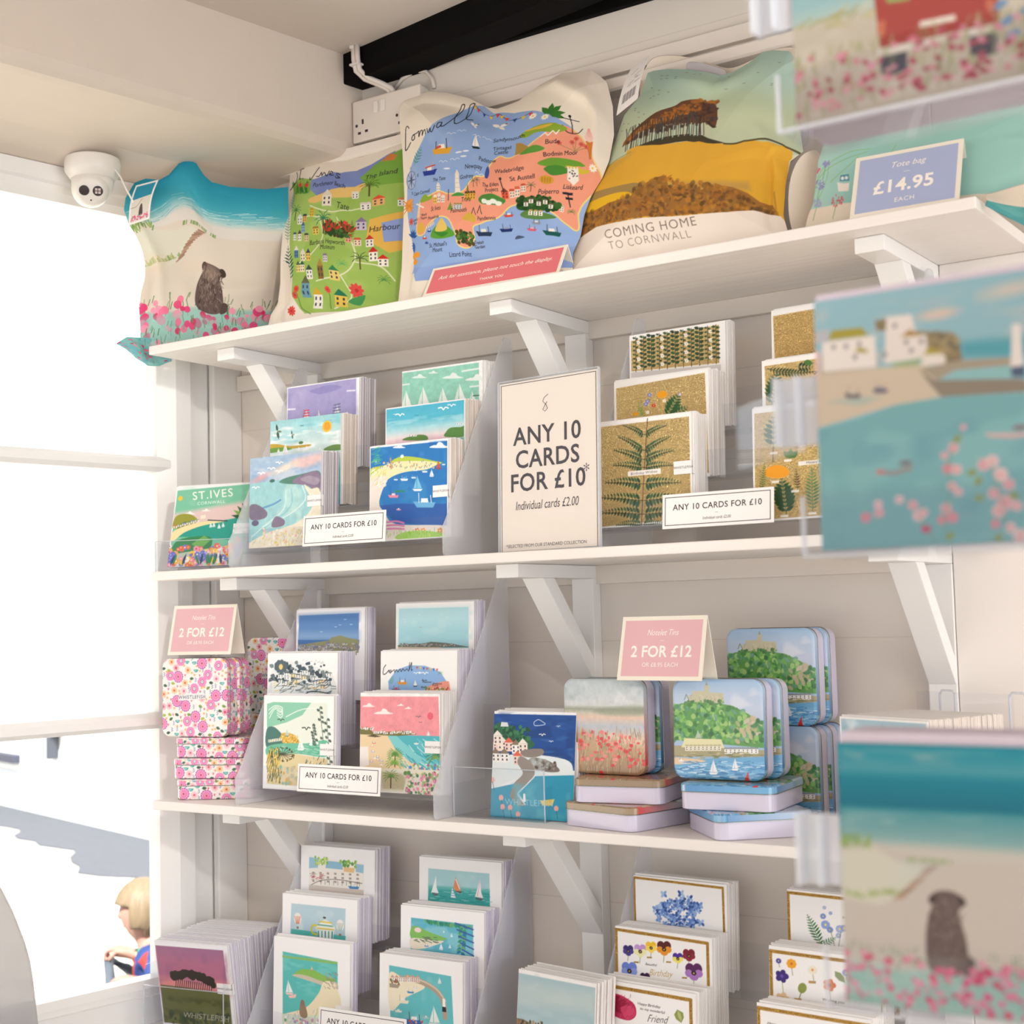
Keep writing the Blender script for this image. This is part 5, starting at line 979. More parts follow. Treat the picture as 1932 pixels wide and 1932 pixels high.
def dogscene(c, X, dog=True, beach='d8cfc3', dg=(1, 1), nf=130, fs=1.0):
    """teal sea, pale beach with wooden steps, a dog seen from behind, pink thrift; X maps 0..1 to coordinates"""
    def S(p): return [X(*q) for q in p]
    k = abs(X(1, 0)[0]-X(0, 0)[0])
    def E(x, y, rx, ry, col, rot=0, al=1.0): u, v = X(x, y); c.ell(u, v, rx*k, ry*k, col, rot, al)
    c.wash('c9d4cc', 4, .6, .4, .42, .8)
    c.poly(S([(0, .40), (.15, .38), (.35, .42), (.55, .44), (1, .42), (1, 1), (0, 1)]), beach, soft=.006)
    c.poly(S([(0, .42), (.18, .40), (.3, .45), (.45, .47), (.36, .56), (.2, .62), (0, .60)]), 'dfe0cc', .7, .01)
    for i in range(44): u, v = X(c.r.uniform(0, .17), .39+c.r.uniform(-.02, .02)); c.line([(u, v), (u+c.r.uniform(-.01, .02)*k, v-.035*k)], .007*k, c.r.choice(['7fa35a', '9fb86a']))
    for i in range(70):
        t = c.r.random(); u, v = X(.02+.30*t, .585+.01*math.sin(t*6)); c.line([(u, v), (u-.01*k, v-.04*k*c.r.random())], .006*k, c.r.choice(['86a45e', 'a8ba7a', 'c8c48a']))
    for i in range(12):
        t = i/12; u, v = X(.30+t*.19, .59-t*.14); c.line([(u-.03*k, v+.008*k), (u+.03*k, v-.010*k)], .009*k, c.r.choice(['a5806a', 'b8947c', '96705c']))
    for i in range(30): u, v = X(.38+c.r.uniform(-.03, .2), .445); c.line([(u, v), (u+.008*k, v-.02*k)], .006*k, '8fa668')
    c.poly(S([(0, .84), (.3, .86), (.55, .83), (1, .82), (1, 1), (0, 1)]), '9ccac0', .9, .012)
    c.strokes(50, (X(0, .84)[0], X(0, .84)[1], X(1, 1)[0], X(1, 1)[1]), .06*k, .012*k, ['7fbfb8', 'b9dcd0', '8fc4ba'], 0, .3, .7)
    c.strokes(60, (X(.02, .78)[0], X(.02, .78)[1], X(.98, .90)[0], X(.98, .86)[1]), .05*k, .006*k, ['6f8f5a', '8fa872', '4f7a50'], -1.5, .35, .8)
    if dog:
        X0 = X; X = lambda x, y: X0(.53+(x-.53)*dg[0], .85+(y-.85)*dg[1])
        S = lambda p: [X(*q) for q in p]
        c.poly(S([(.455, .83), (.45, .70), (.475, .60), (.49, .585), (.485, .545), (.515, .53), (.565, .53), (.60, .55), (.60, .59), (.585, .61), (.61, .70), (.62, .80), (.60, .845), (.52, .86)]), '6b5a55', smooth=True)
        E(.483, .565, .020, .030, '4a3b38', .4); E(.60, .565, .020, .030, '4a3b38', -.4); c.poly(S([(.615, .78), (.645, .79), (.635, .84), (.60, .85)]), '5a4a46', smooth=True)
        c.strokes(240, (X(.465, .56)[0], X(.46, .56)[1], X(.605, .8)[0], X(.6, .83)[1]), .026*k, .005*k, ['54453f', '85736a', '9a877c', '463834', '75645c'], 1.4, .7, .8); X = X0
    for i in range(nf):
        x = c.r.random(); y = .80+c.r.random()*.19; r = (.009+.012*c.r.random())*fs
        if .42 < x < .66 and y < .83: continue
        u, v = X(x, y); c.line([(u, v), (u+.004*k, v+.035*k)], .004*k, '5f8a5c', .7); E(x, y, r, r*.85, c.r.choice(PINKS), c.r.random(), .95)
@art
def a_foredog():
    c = Cv(240, 1.12, '0c7488', None, 8); c.fill([(0, '008a9e'), (.02, '1a94a8'), (.1, '4aa0ae'), (.14, '00859c'), (.24, '00758c'), (.245, '0a8090'), (.26, '4f9aa4'), (.36, '8ab4b4'), (.4, 'd0cbc0'), (1, 'd0c7bc')])
    c.wash('b9bdb8', 5, .5, .75, .01, .09, 3); c.wash('9cc0c0', 6, .55, .6, .25, .36, 5); dogscene(c, lambda x, y: (x*.74, y*1.12), True, 'cfc6bb', (1.22, .95), 130, 1.15); dogscene(c, lambda x, y: (.76+x*.74, y*1.12), False, 'cfc6bb'); c.a[..., :3] *= .86; return c  # print scaled down to carry the near rack's shade in its colour
@art
def a_bagdog():
    c = Cv(400, 1.2, '2f9cb4', None, 9); c.fill([(0, '2a92ac'), (.12, '3aa2b8'), (.19, '4fb0c0'), (.24, 'a9d2d2'), (.28, 'e4ded4'), (1, 'e6dccd')]); c.wash('1f86a2', 4, .55, .5, 0, .18, 2); c.strokes(90, (0, .22, 1, .32), .12, .004, ['d9ecea', '8fcbd0', '5fb4c2'], -.08, .12, .8)
    dogscene(c, lambda x, y: (x*1.05-.06, y*1.28-.14), True, 'e2d6c6', (1.15, .76), 70, 1.6); c.poly([(0, .98), (1, .98), (1, 1.2), (0, 1.2)], '9ccac0', .5, .02); c.dots(34, (0, 1.02, 1, 1.18), .03, PINKS, .9); c.strokes(60, (0, 1.0, 1, 1.2), .05, .006, ['5f8a5c', '7fa38a'], -1.5); c.wash('e9cfae', 4, .6, .3, .45, .8); return c
@art
def a_minidog():
    c = Cv(90, 1.45, 'f6f3ef', None, 9); X = lambda x, y: (.08+x*.84, .08+y*1.29); c.poly([X(0, 0), X(1, 0), X(1, .45), X(0, .45)], '2a92ae'); c.poly([X(0, .4), X(1, .36), X(1, 1), X(0, 1)], 'e3dccf'); c.line([X(.0, .62), X(.3, .6), X(.55, .42)], .03, 'b0aa8a', smooth=True)
    c.poly([X(.45, .85), X(.5, .6), X(.6, .58), X(.66, .85)], '5a4a46', smooth=True); c.dots(70, (.1, 1.18, .92, 1.34), .03, PINKS+['8ab4b0']); return c
@art
def a_hills():
    c = Cv(550, 0.9722, 'f3e7da', None, 11); c.sheet(0, 100, 1800, 1850)
    c.poly([(300, 100), (1800, 60), (1800, 900), (200, 1200)], 'b4cfc0'); c.poly([(350, 540), (1800, 560), (1800, 920), (200, 1220)], 'c6cfae', .9, .08); c.poly([(1000, 280), (1800, 600), (1800, 820), (1200, 700)], 'c4cfa4', .5, .08); c.poly([(560, 130), (1250, 180), (1250, 330), (560, 280)], 'a4c8be', .7, .05)
    for x, y in ((745, 340), (790, 340), (750, 372), (795, 368), (868, 355), (870, 372), (940, 315), (1003, 330), (1050, 325), (1265, 325), (1455, 345), (1590, 252), (1555, 425), (1550, 437), (1375, 420), (1268, 447), (680, 443), (745, 462), (825, 478), (748, 493), (685, 517), (712, 503), (555, 575), (595, 610), (600, 650), (645, 630), (557, 590), (505, 690), (460, 685), (450, 740), (535, 742)): c.gull(x, y, 9, '5a4a3c')
    c.poly([(190, 1160), (300, 1010), (430, 960), (560, 920), (1640, 880), (1640, 1420), (60, 1520), (130, 1330)], 'e3ae3c', smooth=False)
    c.poly([(520, 900), (600, 870), (800, 870), (950, 862), (1110, 838), (1180, 850), (1300, 885), (1450, 862), (1550, 870), (1660, 905), (1640, 1100), (500, 1100)], 'e6b040', smooth=False); c.poly([(300, 1060), (400, 980), (600, 900), (560, 940), (330, 1080)], 'c9a050', .6, .01)
    c.poly([(620, 870), (760, 830), (850, 812), (1050, 795), (1120, 795), (1190, 830), (1280, 870), (1200, 865), (1100, 842), (800, 872)], '4a4434', smooth=False); c.line([(1270, 872), (1340, 880), (1420, 862), (1520, 852), (1600, 870), (1700, 915)], 12, '5c5238', smooth=True); c.line([(180, 1150), (280, 1050), (420, 960), (560, 910)], 5, '7a8a66', .7, smooth=True)
    # copse
    c.poly([(470, 860), (540, 770), (640, 690), (760, 620), (900, 580), (960, 545), (1080, 535), (1190, 545), (1220, 590), (1228, 660), (1225, 690), (1205, 745), (1150, 700), (1050, 720), (900, 710), (780, 740), (640, 790), (560, 820), (500, 850)], '6b4a36', smooth=True)
    for i in range(420):
        t = c.r.random(); x = 490+t*730; top = 850-310*min(1, t*1.25)**.75; bot = 850-150*t**.8; y = top-14+(bot-top+14)*c.r.random(); dark = (y-top)/(bot-top+1) + (x > 1100)*.4
        c.ell(x, y, c.r.uniform(9, 20), c.r.uniform(7, 14), c.r.choice(['a86a34', 'b97838', '8f5a30']) if dark < .45 else c.r.choice(['5a4238', '4a3a36', '6f4c34', '54474a']), 0, .75)
    for i in range(34):
        t = i/33; x = 505+t*630+c.r.uniform(-6, 6); b_ = 900-105*t**.7; c.line([(x, b_), (x+c.r.uniform(-5, 8), b_-130+20*t), (x+c.r.uniform(-14, 14), b_-170)], c.r.uniform(5, 9), c.r.choice(['4a3c34', '5a4a40', '3f4a4a']))
    for x in (612, 650, 700, 742, 818, 900, 945, 990, 1035, 1062, 1090, 1118): b_ = 865-60*((x-600)/500); c.line([(x, b_-10), (x+5, b_-100)], 8, 'bccbb4', .9)
    for i in range(12): c.line([(1150+c.r.uniform(-10, 30), 690), (1190+c.r.uniform(0, 30), 740)], 5, '4a3a34')
    # autumn woods
    c.poly([(180, 1260), (250, 1180), (420, 1150), (650, 1130), (700, 1200), (420, 1230), (200, 1280)], 'a88a52', smooth=True); c.poly([(135, 1330), (180, 1260), (420, 1200), (560, 1190), (600, 1230), (420, 1290), (140, 1370)], 'eebd2e', smooth=True); c.poly([(880, 1130), (1100, 1120), (1400, 1120), (1420, 1180), (950, 1180)], 'c09a58', .8, .01)
    c.poly([(130, 1330), (260, 1320), (420, 1260), (600, 1220), (680, 1150), (780, 1090), (860, 1080), (880, 1150), (960, 1160), (1030, 1130), (1100, 1180), (1200, 1150), (1300, 1160), (1400, 1200), (1480, 1260), (1550, 1270), (1590, 1340), (1500, 1320), (1150, 1340), (700, 1375), (300, 1440), (110, 1510)], 'a0703a', smooth=False)
    for i in range(900):
        t = c.r.random(); x = 125+t*1440; top = 1330-240*math.exp(-((x-830)/330)**2)-130*math.exp(-((x-1250)/200)**2); bot = 1500-150*min(1, t*1.6)
        y = top+(bot-top)*c.r.random(); c.ell(x, y, c.r.uniform(9, 26), c.r.uniform(7, 18), c.r.choice(['b87a30', '8a6434', '6a4a2a', 'c98a34', '9a7644', '5c452c', 'a56a34']), c.r.random()*3, .55)
    c.line([(1560, 1180), (1575, 1330)], 14, 'a8803a', .6)
    # plain band with lettering
    c.poly([(40, 1760), (100, 1530), (300, 1445), (700, 1385), (1150, 1345), (1440, 1318), (1600, 1345), (1700, 1480), (1700, 1700), (40, 1900)], 'f4e8dc', smooth=False)
    c.text(722, 1452, 88, 'COMING HOME', '7d6a62', rot=.16, space=1.12, bold=-.012); c.text(710, 1532, 76, 'TO CORNWALL', '8a7a72', rot=.16, space=1.15, bold=-.02); return c.bend(440, 1.06, [(21, 1807), (97, 1587), (138, 1456), (146, 1329), (198, 1156), (297, 1010), (386, 809), (454, 609), (575, 461), (626, 299)], [(626, 299), (672, 283), (771, 271), (916, 274), (1057, 294), (1155, 318), (1243, 296), (1363, 227), (1464, 147), (1544, 134), (1656, 140), (1716, 203)], [(1662, 1515), (1616, 1337), (1633, 1110), (1667, 946), (1760, 874), (1715, 550), (1716, 203)], [(21, 1807), (735, 1681), (1662, 1515)])
HW = dict(shear=.25, sx=.8, bold=-.004)
@art
def a_bagmap():
    c = Cv(650, 1.0902, 'f3e8d8', None, 12); c.sheet(720, 200, 1940, 1530); K = '23212b'
    sea = [(900, 660), (985, 560), (1100, 480), (1230, 435), (1370, 430), (1500, 455), (1620, 520), (1730, 620), (1800, 720), (1830, 860), (1800, 1000), (1740, 1180), (1500, 1260), (880, 1360), (850, 1320), (800, 1100), (790, 950), (820, 800)]
    c.poly(sea, '94b1e0', smooth=True); c.wash('a6bfe6', 8, .5, .5, .1, 1, only='94b1e0'); c.poly([(1500, 1260), (1740, 1180), (1730, 1300), (870, 1400), (860, 1340)], '8fa9dc')
    land = [(1670, 600), (1560, 690), (1500, 740), (1440, 755), (1410, 745), (1370, 780), (1330, 860), (1255, 890), (1180, 960), (1100, 970), (1040, 955), (960, 975), (905, 990), (885, 1060), (880, 1160), (930, 1165), (960, 1120), (1040, 1080), (1100, 1090), (1140, 1160), (1150, 1220), (1200, 1230), (1240, 1180), (1240, 1120), (1300, 1090), (1380, 1060), (1430, 1010), (1500, 1000), (1600, 1020), (1690, 1090), (1730, 1110), (1740, 1000), (1830, 860), (1780, 700), (1730, 630)]
    c.line(land+[land[0]], 14, 'f2d98a', smooth=True); c.poly(land, 'f2a184', smooth=True)
    # title
    for p in ([(812, 560), (800, 545), (788, 560), (785, 640), (783, 690), (800, 680), (822, 650)], [(842, 608), (832, 625), (836, 640), (850, 632), (852, 612), (842, 608), (870, 600)], [(872, 598), (884, 592), (882, 625), (895, 592), (910, 588), (906, 618), (920, 592), (932, 586), (934, 612)], [(948, 580), (952, 600), (962, 604), (972, 580), (975, 600), (988, 600), (1004, 566)], [(1040, 545), (1022, 550), (1018, 575), (1030, 580), (1045, 560), (1046, 545), (1046, 572), (1060, 570)], [(1062, 570), (1110, 520), (1150, 440), (1145, 422), (1130, 430), (1118, 490), (1125, 550), (1150, 555), (1185, 520), (1215, 440), (1208, 422), (1190, 432), (1180, 490), (1188, 528), (1230, 535)]): c.line(p, 5.5, K, smooth=True)
    fl = [(1225, 435), (1270, 460), (1330, 462), (1380, 438), (1430, 490), (1490, 500), (1545, 480)]; c.line(fl, 2.5, K, smooth=True)
    for i, (x, y) in enumerate(((1228, 440), (1255, 452), (1298, 464), (1343, 460), (1378, 442), (1402, 458), (1430, 478), (1468, 492), (1508, 495), (1540, 488))): c.poly([(x-11, y-2), (x+11, y), (x+1, y+26)], ['f2c53a', 'e2493c', '2f4a94', 'f2c53a', 'e2493c'][i % 5])
    for x, y, z in ((1255, 575, 36), (1405, 545, 48)): c.leaf(x, y, z*1.1, -2.5, .2, 'faf6ee'); c.leaf(x, y, z*1.0, -.6, .2, 'faf6ee'); c.leaf(x-5, y-4, z*.9, .7, .2, 'f1ebe0'); c.ell(x-z*.3, y-z*.2, z*.3, z*.18, 'faf6ee', .6); c.ell(x+z*.6, y-z*.45, 7, 4, '6a5a50')
    # palm + daisies, anchor, ice cream
    for a in (-2.2, -1.5, -.8, -.1, .4): c.leaf(1632, 528, 72, a, .2, '3f7d33')
    for x, y in ((1553, 515), (1612, 540), (1806, 812)): c.flower(x, y, 18, 'fbf3e2', 'f0c24a', 9, .35)
    c.line([(1720, 545), (1722, 640)], 4, K); c.line([(1685, 552), (1755, 572)], 4, K); c.line([(1680, 598), (1695, 630), (1722, 642), (1750, 638), (1768, 615)], 4, K, smooth=True); c.ell(1720, 542, 6, 8, K)
    c.poly([(1783, 680), (1828, 680), (1792, 775)], 'dd8a44'); [c.line([(1785+i*10, 682), (1794+i*3, 768)], 2, 'b96a30') for i in range(4)]; c.ell(1803, 660, 26, 22, 'f7cfc4'); c.ell(1802, 640, 18, 16, 'f3c0b4'); c.ell(1800, 622, 10, 12, 'f0b0a4')
    # sea creatures & boats
    c.fern(845, 790, 110, -1.1, '2f8f6a', 6, .34, .16); c.boat(1050, 725, 72, 'ecae3f', 'fbf3e4', '3a3a44', -1); c.poly([(1010, 700), (1045, 690), (1050, 705), (1012, 712)], 'd9533c'); c.sail(1275, 712, 42, '24372f', 'fbf5ea'); c.boat(967, 845, 60, '2c3f9a', 'f6efe4', 'c9c4bc', -1); c.line([(935, 815), (1010, 805)], 7, 'd8483a')
    for x, y, z, h, cb in ((1302, 1152, 46, '2b3a55', 'e9e4da'), (1413, 1135, 34, '24336e', '9aa6c4'), (1553, 1100, 24, '8f95a8', 'e9e4da'), (1533, 1135, 24, 'd8617a', 'f3b0ba'), (1622, 1145, 42, '1f5a54', 'f3ece0'), (1425, 1060, 24, 'd84a38', 'f2f0ea'), (940, 1190, 18, 'd84a38', 'f2f0ea'), (975, 1155, 16, '2c4a9a', 'f2f0ea'), (1605, 1052, 12, 'e9e9ef', 'fff'), (955, 1215, 14, '2c4a9a', '2c4a9a')): c.boat(x, y, z, h, cb, '4a4a54')
    for x, y in ((1090, 622), (1150, 612), (1255, 640), (1320, 632), (1040, 790), (1110, 780), (1270, 860)): c.line([(x, y), (x+14, y-7), (x+26, y+3), (x+40, y-6), (x+54, y+2)], 3, 'e9f0fa', smooth=True)
    for x, y in ((1160, 742), (1190, 768), (1090, 830), (1205, 738)): c.ell(x, y, 20, 5, 'f0f3fa')
    c.poly([(1448, 1182), (1465, 1165), (1495, 1172), (1470, 1180)], '4a5a74', smooth=True)
    # compass
    c.ell(826, 873, 36, 54, '7f8ca8'); c.ell(826, 873, 31, 49, 'aec0e4'); c.poly([(826, 820), (832, 870), (826, 925), (820, 870)], '44506e'); c.poly([(790, 876), (826, 867), (862, 872), (826, 880)], '5a6684'); c.line([(800, 835), (852, 912)], 3, '5a6684'); c.line([(852, 832), (800, 915)], 3, '5a6684'); c.text(876, 853, 22, 'E', K); c.text(830, 948, 22, 'S', K); c.text(822, 803, 20, 'N', '8f8f9a')
    # crab, flowers at the left edge
    c.ell(805, 1012, 28, 34, 'f0a050'); [c.line([(805, 1012), (805+sx*36, 985+j*22)], 5, 'e28a3a') for sx in (-1, 1) for j in range(4)]; c.ell(822, 982, 9, 9, 'f0a050'); c.flower(823, 1097, 19, 'e2594a', 'c03a3a', 8, .3)
    for i in range(6): c.leaf(835, 1180, 44, -2.6+i*.5, .16, '2f55a0'); c.leaf(858, 1222, 44, 1.8+i*.35, .14, '2f62b8')
    for x, y in ((850, 1280), (880, 1275), (862, 1310)):
        for i in range(6): c.leaf(x, y+10, 34, -2.6+i*.42, .22, 'f0a23a')
    # lighthouse, houses, hills
    c.poly([(1132, 970), (1138, 870), (1158, 870), (1164, 970)], 'f4e8d8'); c.poly([(1134, 870), (1148, 838), (1162, 870)], 'efe0cc'); [c.line([(1134, 890+i*24), (1163, 890+i*24)], 2, 'c9b8a4') for i in range(3)]; c.poly([(1115, 980), (1150, 962), (1190, 978)], '4f9a4a', smooth=True)
    c.poly([(1500, 620), (1560, 590), (1640, 585), (1700, 615), (1650, 640), (1580, 630), (1520, 645)], '8fae3a', smooth=True); c.poly([(1520, 600), (1640, 590), (1600, 612)], 'e0b84a', smooth=True); c.line([(1590, 660), (1610, 640), (1620, 658), (1640, 632), (1650, 650), (1665, 625)], 5, 'f7f2ea')
    c.poly([(1478, 742), (1480, 665), (1500, 670), (1530, 700), (1560, 735)], 'b09048'); c.poly([(1500, 745), (1560, 705), (1600, 725), (1560, 745)], '5f9a3f', smooth=True)
    c.poly([(1560, 800), (1620, 775), (1700, 780), (1770, 800), (1700, 815), (1600, 820)], '6fa43a', smooth=True); c.poly([(1580, 830), (1640, 810), (1700, 835), (1620, 860)], '4f8f3a', smooth=True); c.poly([(1680, 810), (1790, 825), (1740, 840)], 'd9c23e', smooth=True)
    c.poly([(1683, 875), (1685, 825), (1732, 822), (1735, 870), (1710, 895)], 'f6eee2'); c.dots(12, (1690, 830, 1728, 872), 4, ['4a4450']); [c.poly([(1686+i*13, 826), (1686+i*13, 815), (1693+i*13, 815), (1693+i*13, 826)], 'f6eee2') for i in range(4)]
    for x, y in ((1640, 695), (1700, 690), (1740, 700), (1720, 670), (1760, 710)): c.flower(x+20, y, 12, 'e06a5a', 'b9463a'); c.line([(x+20, y+8), (1725, 738)], 2, '8f8a50')
    c.poly([(1325, 865), (1340, 815), (1352, 800), (1356, 830), (1342, 866)], '3c55a0', smooth=True); c.ell(1590, 882, 34, 20, 'dda43c'); [c.ell(1570+i*12, 882, 4, 15, 'c08a30') for i in range(4)]
    for x, y, w, h, wl, rf in ((1398, 970, 26, 34, 'e4583c', '7a3a30'), (1430, 968, 20, 34, 'f4ddc8', 'c8553d'), (1452, 965, 20, 40, 'f6ead8', 'd9694f'), (1478, 940, 20, 30, 'f4e3d0', 'c8553d'), (1000, 1015, 24, 34, 'f4c95c', 'f6eadc'), (1028, 1010, 22, 36, 'f6e3cf', 'f0e0cc'), (1056, 1010, 22, 28, 'f7ede0', 'efe0cc'), (1020, 950, 26, 30, 'f7f0e6', 'e4dccf'), (1655, 1030, 18, 24, 'f6ead8', 'c9b9a4')): c.house(x, y, w, h, wl, rf, gable=(w > 24))
    c.poly([(1280, 985), (1310, 955), (1360, 950), (1410, 975), (1390, 1000), (1310, 1000)], '4f8a3f', smooth=True); [c.ell(1315+i*22, 985+(i % 2)*8, 15, 12, 'eef2e6') for i in range(4)]
    c.poly([(1460, 1005), (1500, 970), (1600, 975), (1660, 1010), (1600, 1030), (1480, 1035)], '2f5a2a', smooth=True); c.dots(60, (1465, 965, 1650, 1030), 13, ['2a4a26', '3f6a30', '24401f'])
    for x, y in ((1492, 1015), (1515, 1000), (1550, 1010), (1580, 1000), (1605, 1020)): c.house(x, y, 20, 20, 'f7f0e2', '6a5a4a', nw=1)
    c.poly([(1478, 1055), (1510, 1035), (1600, 1045), (1640, 1065), (1560, 1080), (1500, 1075)], '5f8a4a', smooth=True); [c.house(1515+i*24, 1060, 18, 22, 'fbf4e6', 'c9a05a', nw=1) for i in range(3)]
    c.poly([(890, 1000), (930, 960), (960, 975), (990, 968), (980, 990), (900, 1005)], '8fae3a', smooth=True); c.poly([(1190, 1000), (1210, 920), (1225, 1000)], '8a7a3a'); [c.house(1190+i*18, 1000-i*2, 16, 30, 'e8b23c', '5a4a2a', nw=1) for i in range(4)]
    for x, y in ((1250, 915), (1275, 905), (1520, 920)): c.palm(x, y+20, 30, '2f5a34', n=6)
    c.poly([(1095, 1050), (1110, 1010), (1125, 1050)], '6a9a3f'); [c.house(1128+i*16, 1048, 14, 24, c.r.choice(['f4d9a0', 'cfe0e4', 'f6e6d4']), '9a8f5a', nw=1) for i in range(3)]
    c.poly([(1180, 1095), (1220, 1060), (1260, 1070), (1250, 1100)], 'd8b24a', smooth=True); c.line([(1240, 1060), (1250, 1030), (1265, 1060)], 4, '4a4440'); c.line([(1275, 1050), (1290, 1010), (1300, 1050)], 4, '4a4440')
    c.poly([(985, 1185), (1010, 1140), (1060, 1120), (1120, 1150), (1130, 1180), (1060, 1195)], '5fa03a', smooth=True); c.poly([(1020, 1155), (1050, 1100), (1070, 1095), (1095, 1150)], 'e8c86a', smooth=True); c.poly([(990, 1150), (1020, 1160), (1100, 1165), (1060, 1185)], '3f8a34', smooth=True)
    c.poly([(885, 1160), (890, 1120), (920, 1110), (935, 1150)], 'e0b84a', smooth=True); [c.house(955+i*14, 1140-i*6, 13, 14, 'f6ead8', 'e9c06a', nw=1) for i in range(4)]; c.dots(50, (1145, 1150, 1235, 1215), 12, ['2a4a26', '3f6a30', '6a8a3a', '5a4a2a'])
    c.line([(1405, 870), (1408, 940)], 4, '3a3a40'); c.ell(1405, 872, 6, 8, '3a3a40'); c.line([(1690, 935), (1700, 1000)], 5, '3a3a40'); c.poly([(1665, 935), (1712, 930), (1712, 942), (1668, 945)], '2a2a30'); c.poly([(1680, 955), (1712, 955), (1712, 965), (1680, 965)], '2a2a30'); c.palm(1705, 1025, 26, '4f7a3a', n=9, trunk=False); c.line([(870, 1010), (925, 1030)], 8, 'f4ece0'); c.line([(895, 1000), (890, 1080)], 5, 'f4ece0'); c.line([(1098, 945), (1098, 1000)], 4, '3a3a40')
    for s_, x, y, z in (('Sandymouth', 1450, 633, 33), ('Tintagel', 1418, 690, 30), ('Castle', 1412, 718, 30), ('Bude', 1633, 690, 34), ('Padstow', 1340, 770, 34), ('Newquay', 1255, 825, 36), ('Wadebridge', 1442, 826, 30), ('Bodmin Moor', 1660, 752, 32), ('Godrevy', 1208, 882, 30), ('The Tate', 1038, 888, 28), ('St Austell', 1490, 870, 30), ('The Eden', 1350, 905, 27), ('Project', 1354, 930, 27), ('Liskeard', 1708, 905, 31), ('Polperro', 1602, 938, 32), ('Cape Cornwall', 905, 950, 25), ('Truro', 1198, 998, 30), ('St Ives', 1018, 1040, 32), ('Falmouth', 1158, 1052, 30), ('Pendennis', 1318, 1072, 27), ('Minack', 930, 1068, 19), ('Theatre', 928, 1085, 19), ('Mousehole', 1002, 1085, 22), ("Lands'", 862, 1092, 20), ('End', 862, 1110, 20), ("St. Michael's", 1030, 1225, 28), ('Mount', 1025, 1250, 28), ('Trebah', 1266, 1198, 23), ('Garden', 1268, 1220, 23), ('Lizard Point', 1150, 1268, 30)):
        c.text(x, y, z*1.05, s_, K, rot=.1, **HW)
    return c.bend(520, 1.06, [(732, 1524), (755, 1306), (762, 1106), (770, 908), (759, 650), (743, 511), (743, 421), (761, 385)], [(761, 385), (792, 365), (902, 329), (1002, 337), (1123, 365), (1223, 415), (1281, 428), (1401, 381), (1521, 292), (1641, 226), (1800, 212), (1849, 243), (1889, 281)], [(1699, 1351), (1702, 1218), (1743, 1129), (1764, 1011), (1801, 909), (1862, 809), (1901, 711), (1928, 569), (1921, 413), (1889, 281)], [(732, 1524), (1219, 1438), (1699, 1351)])
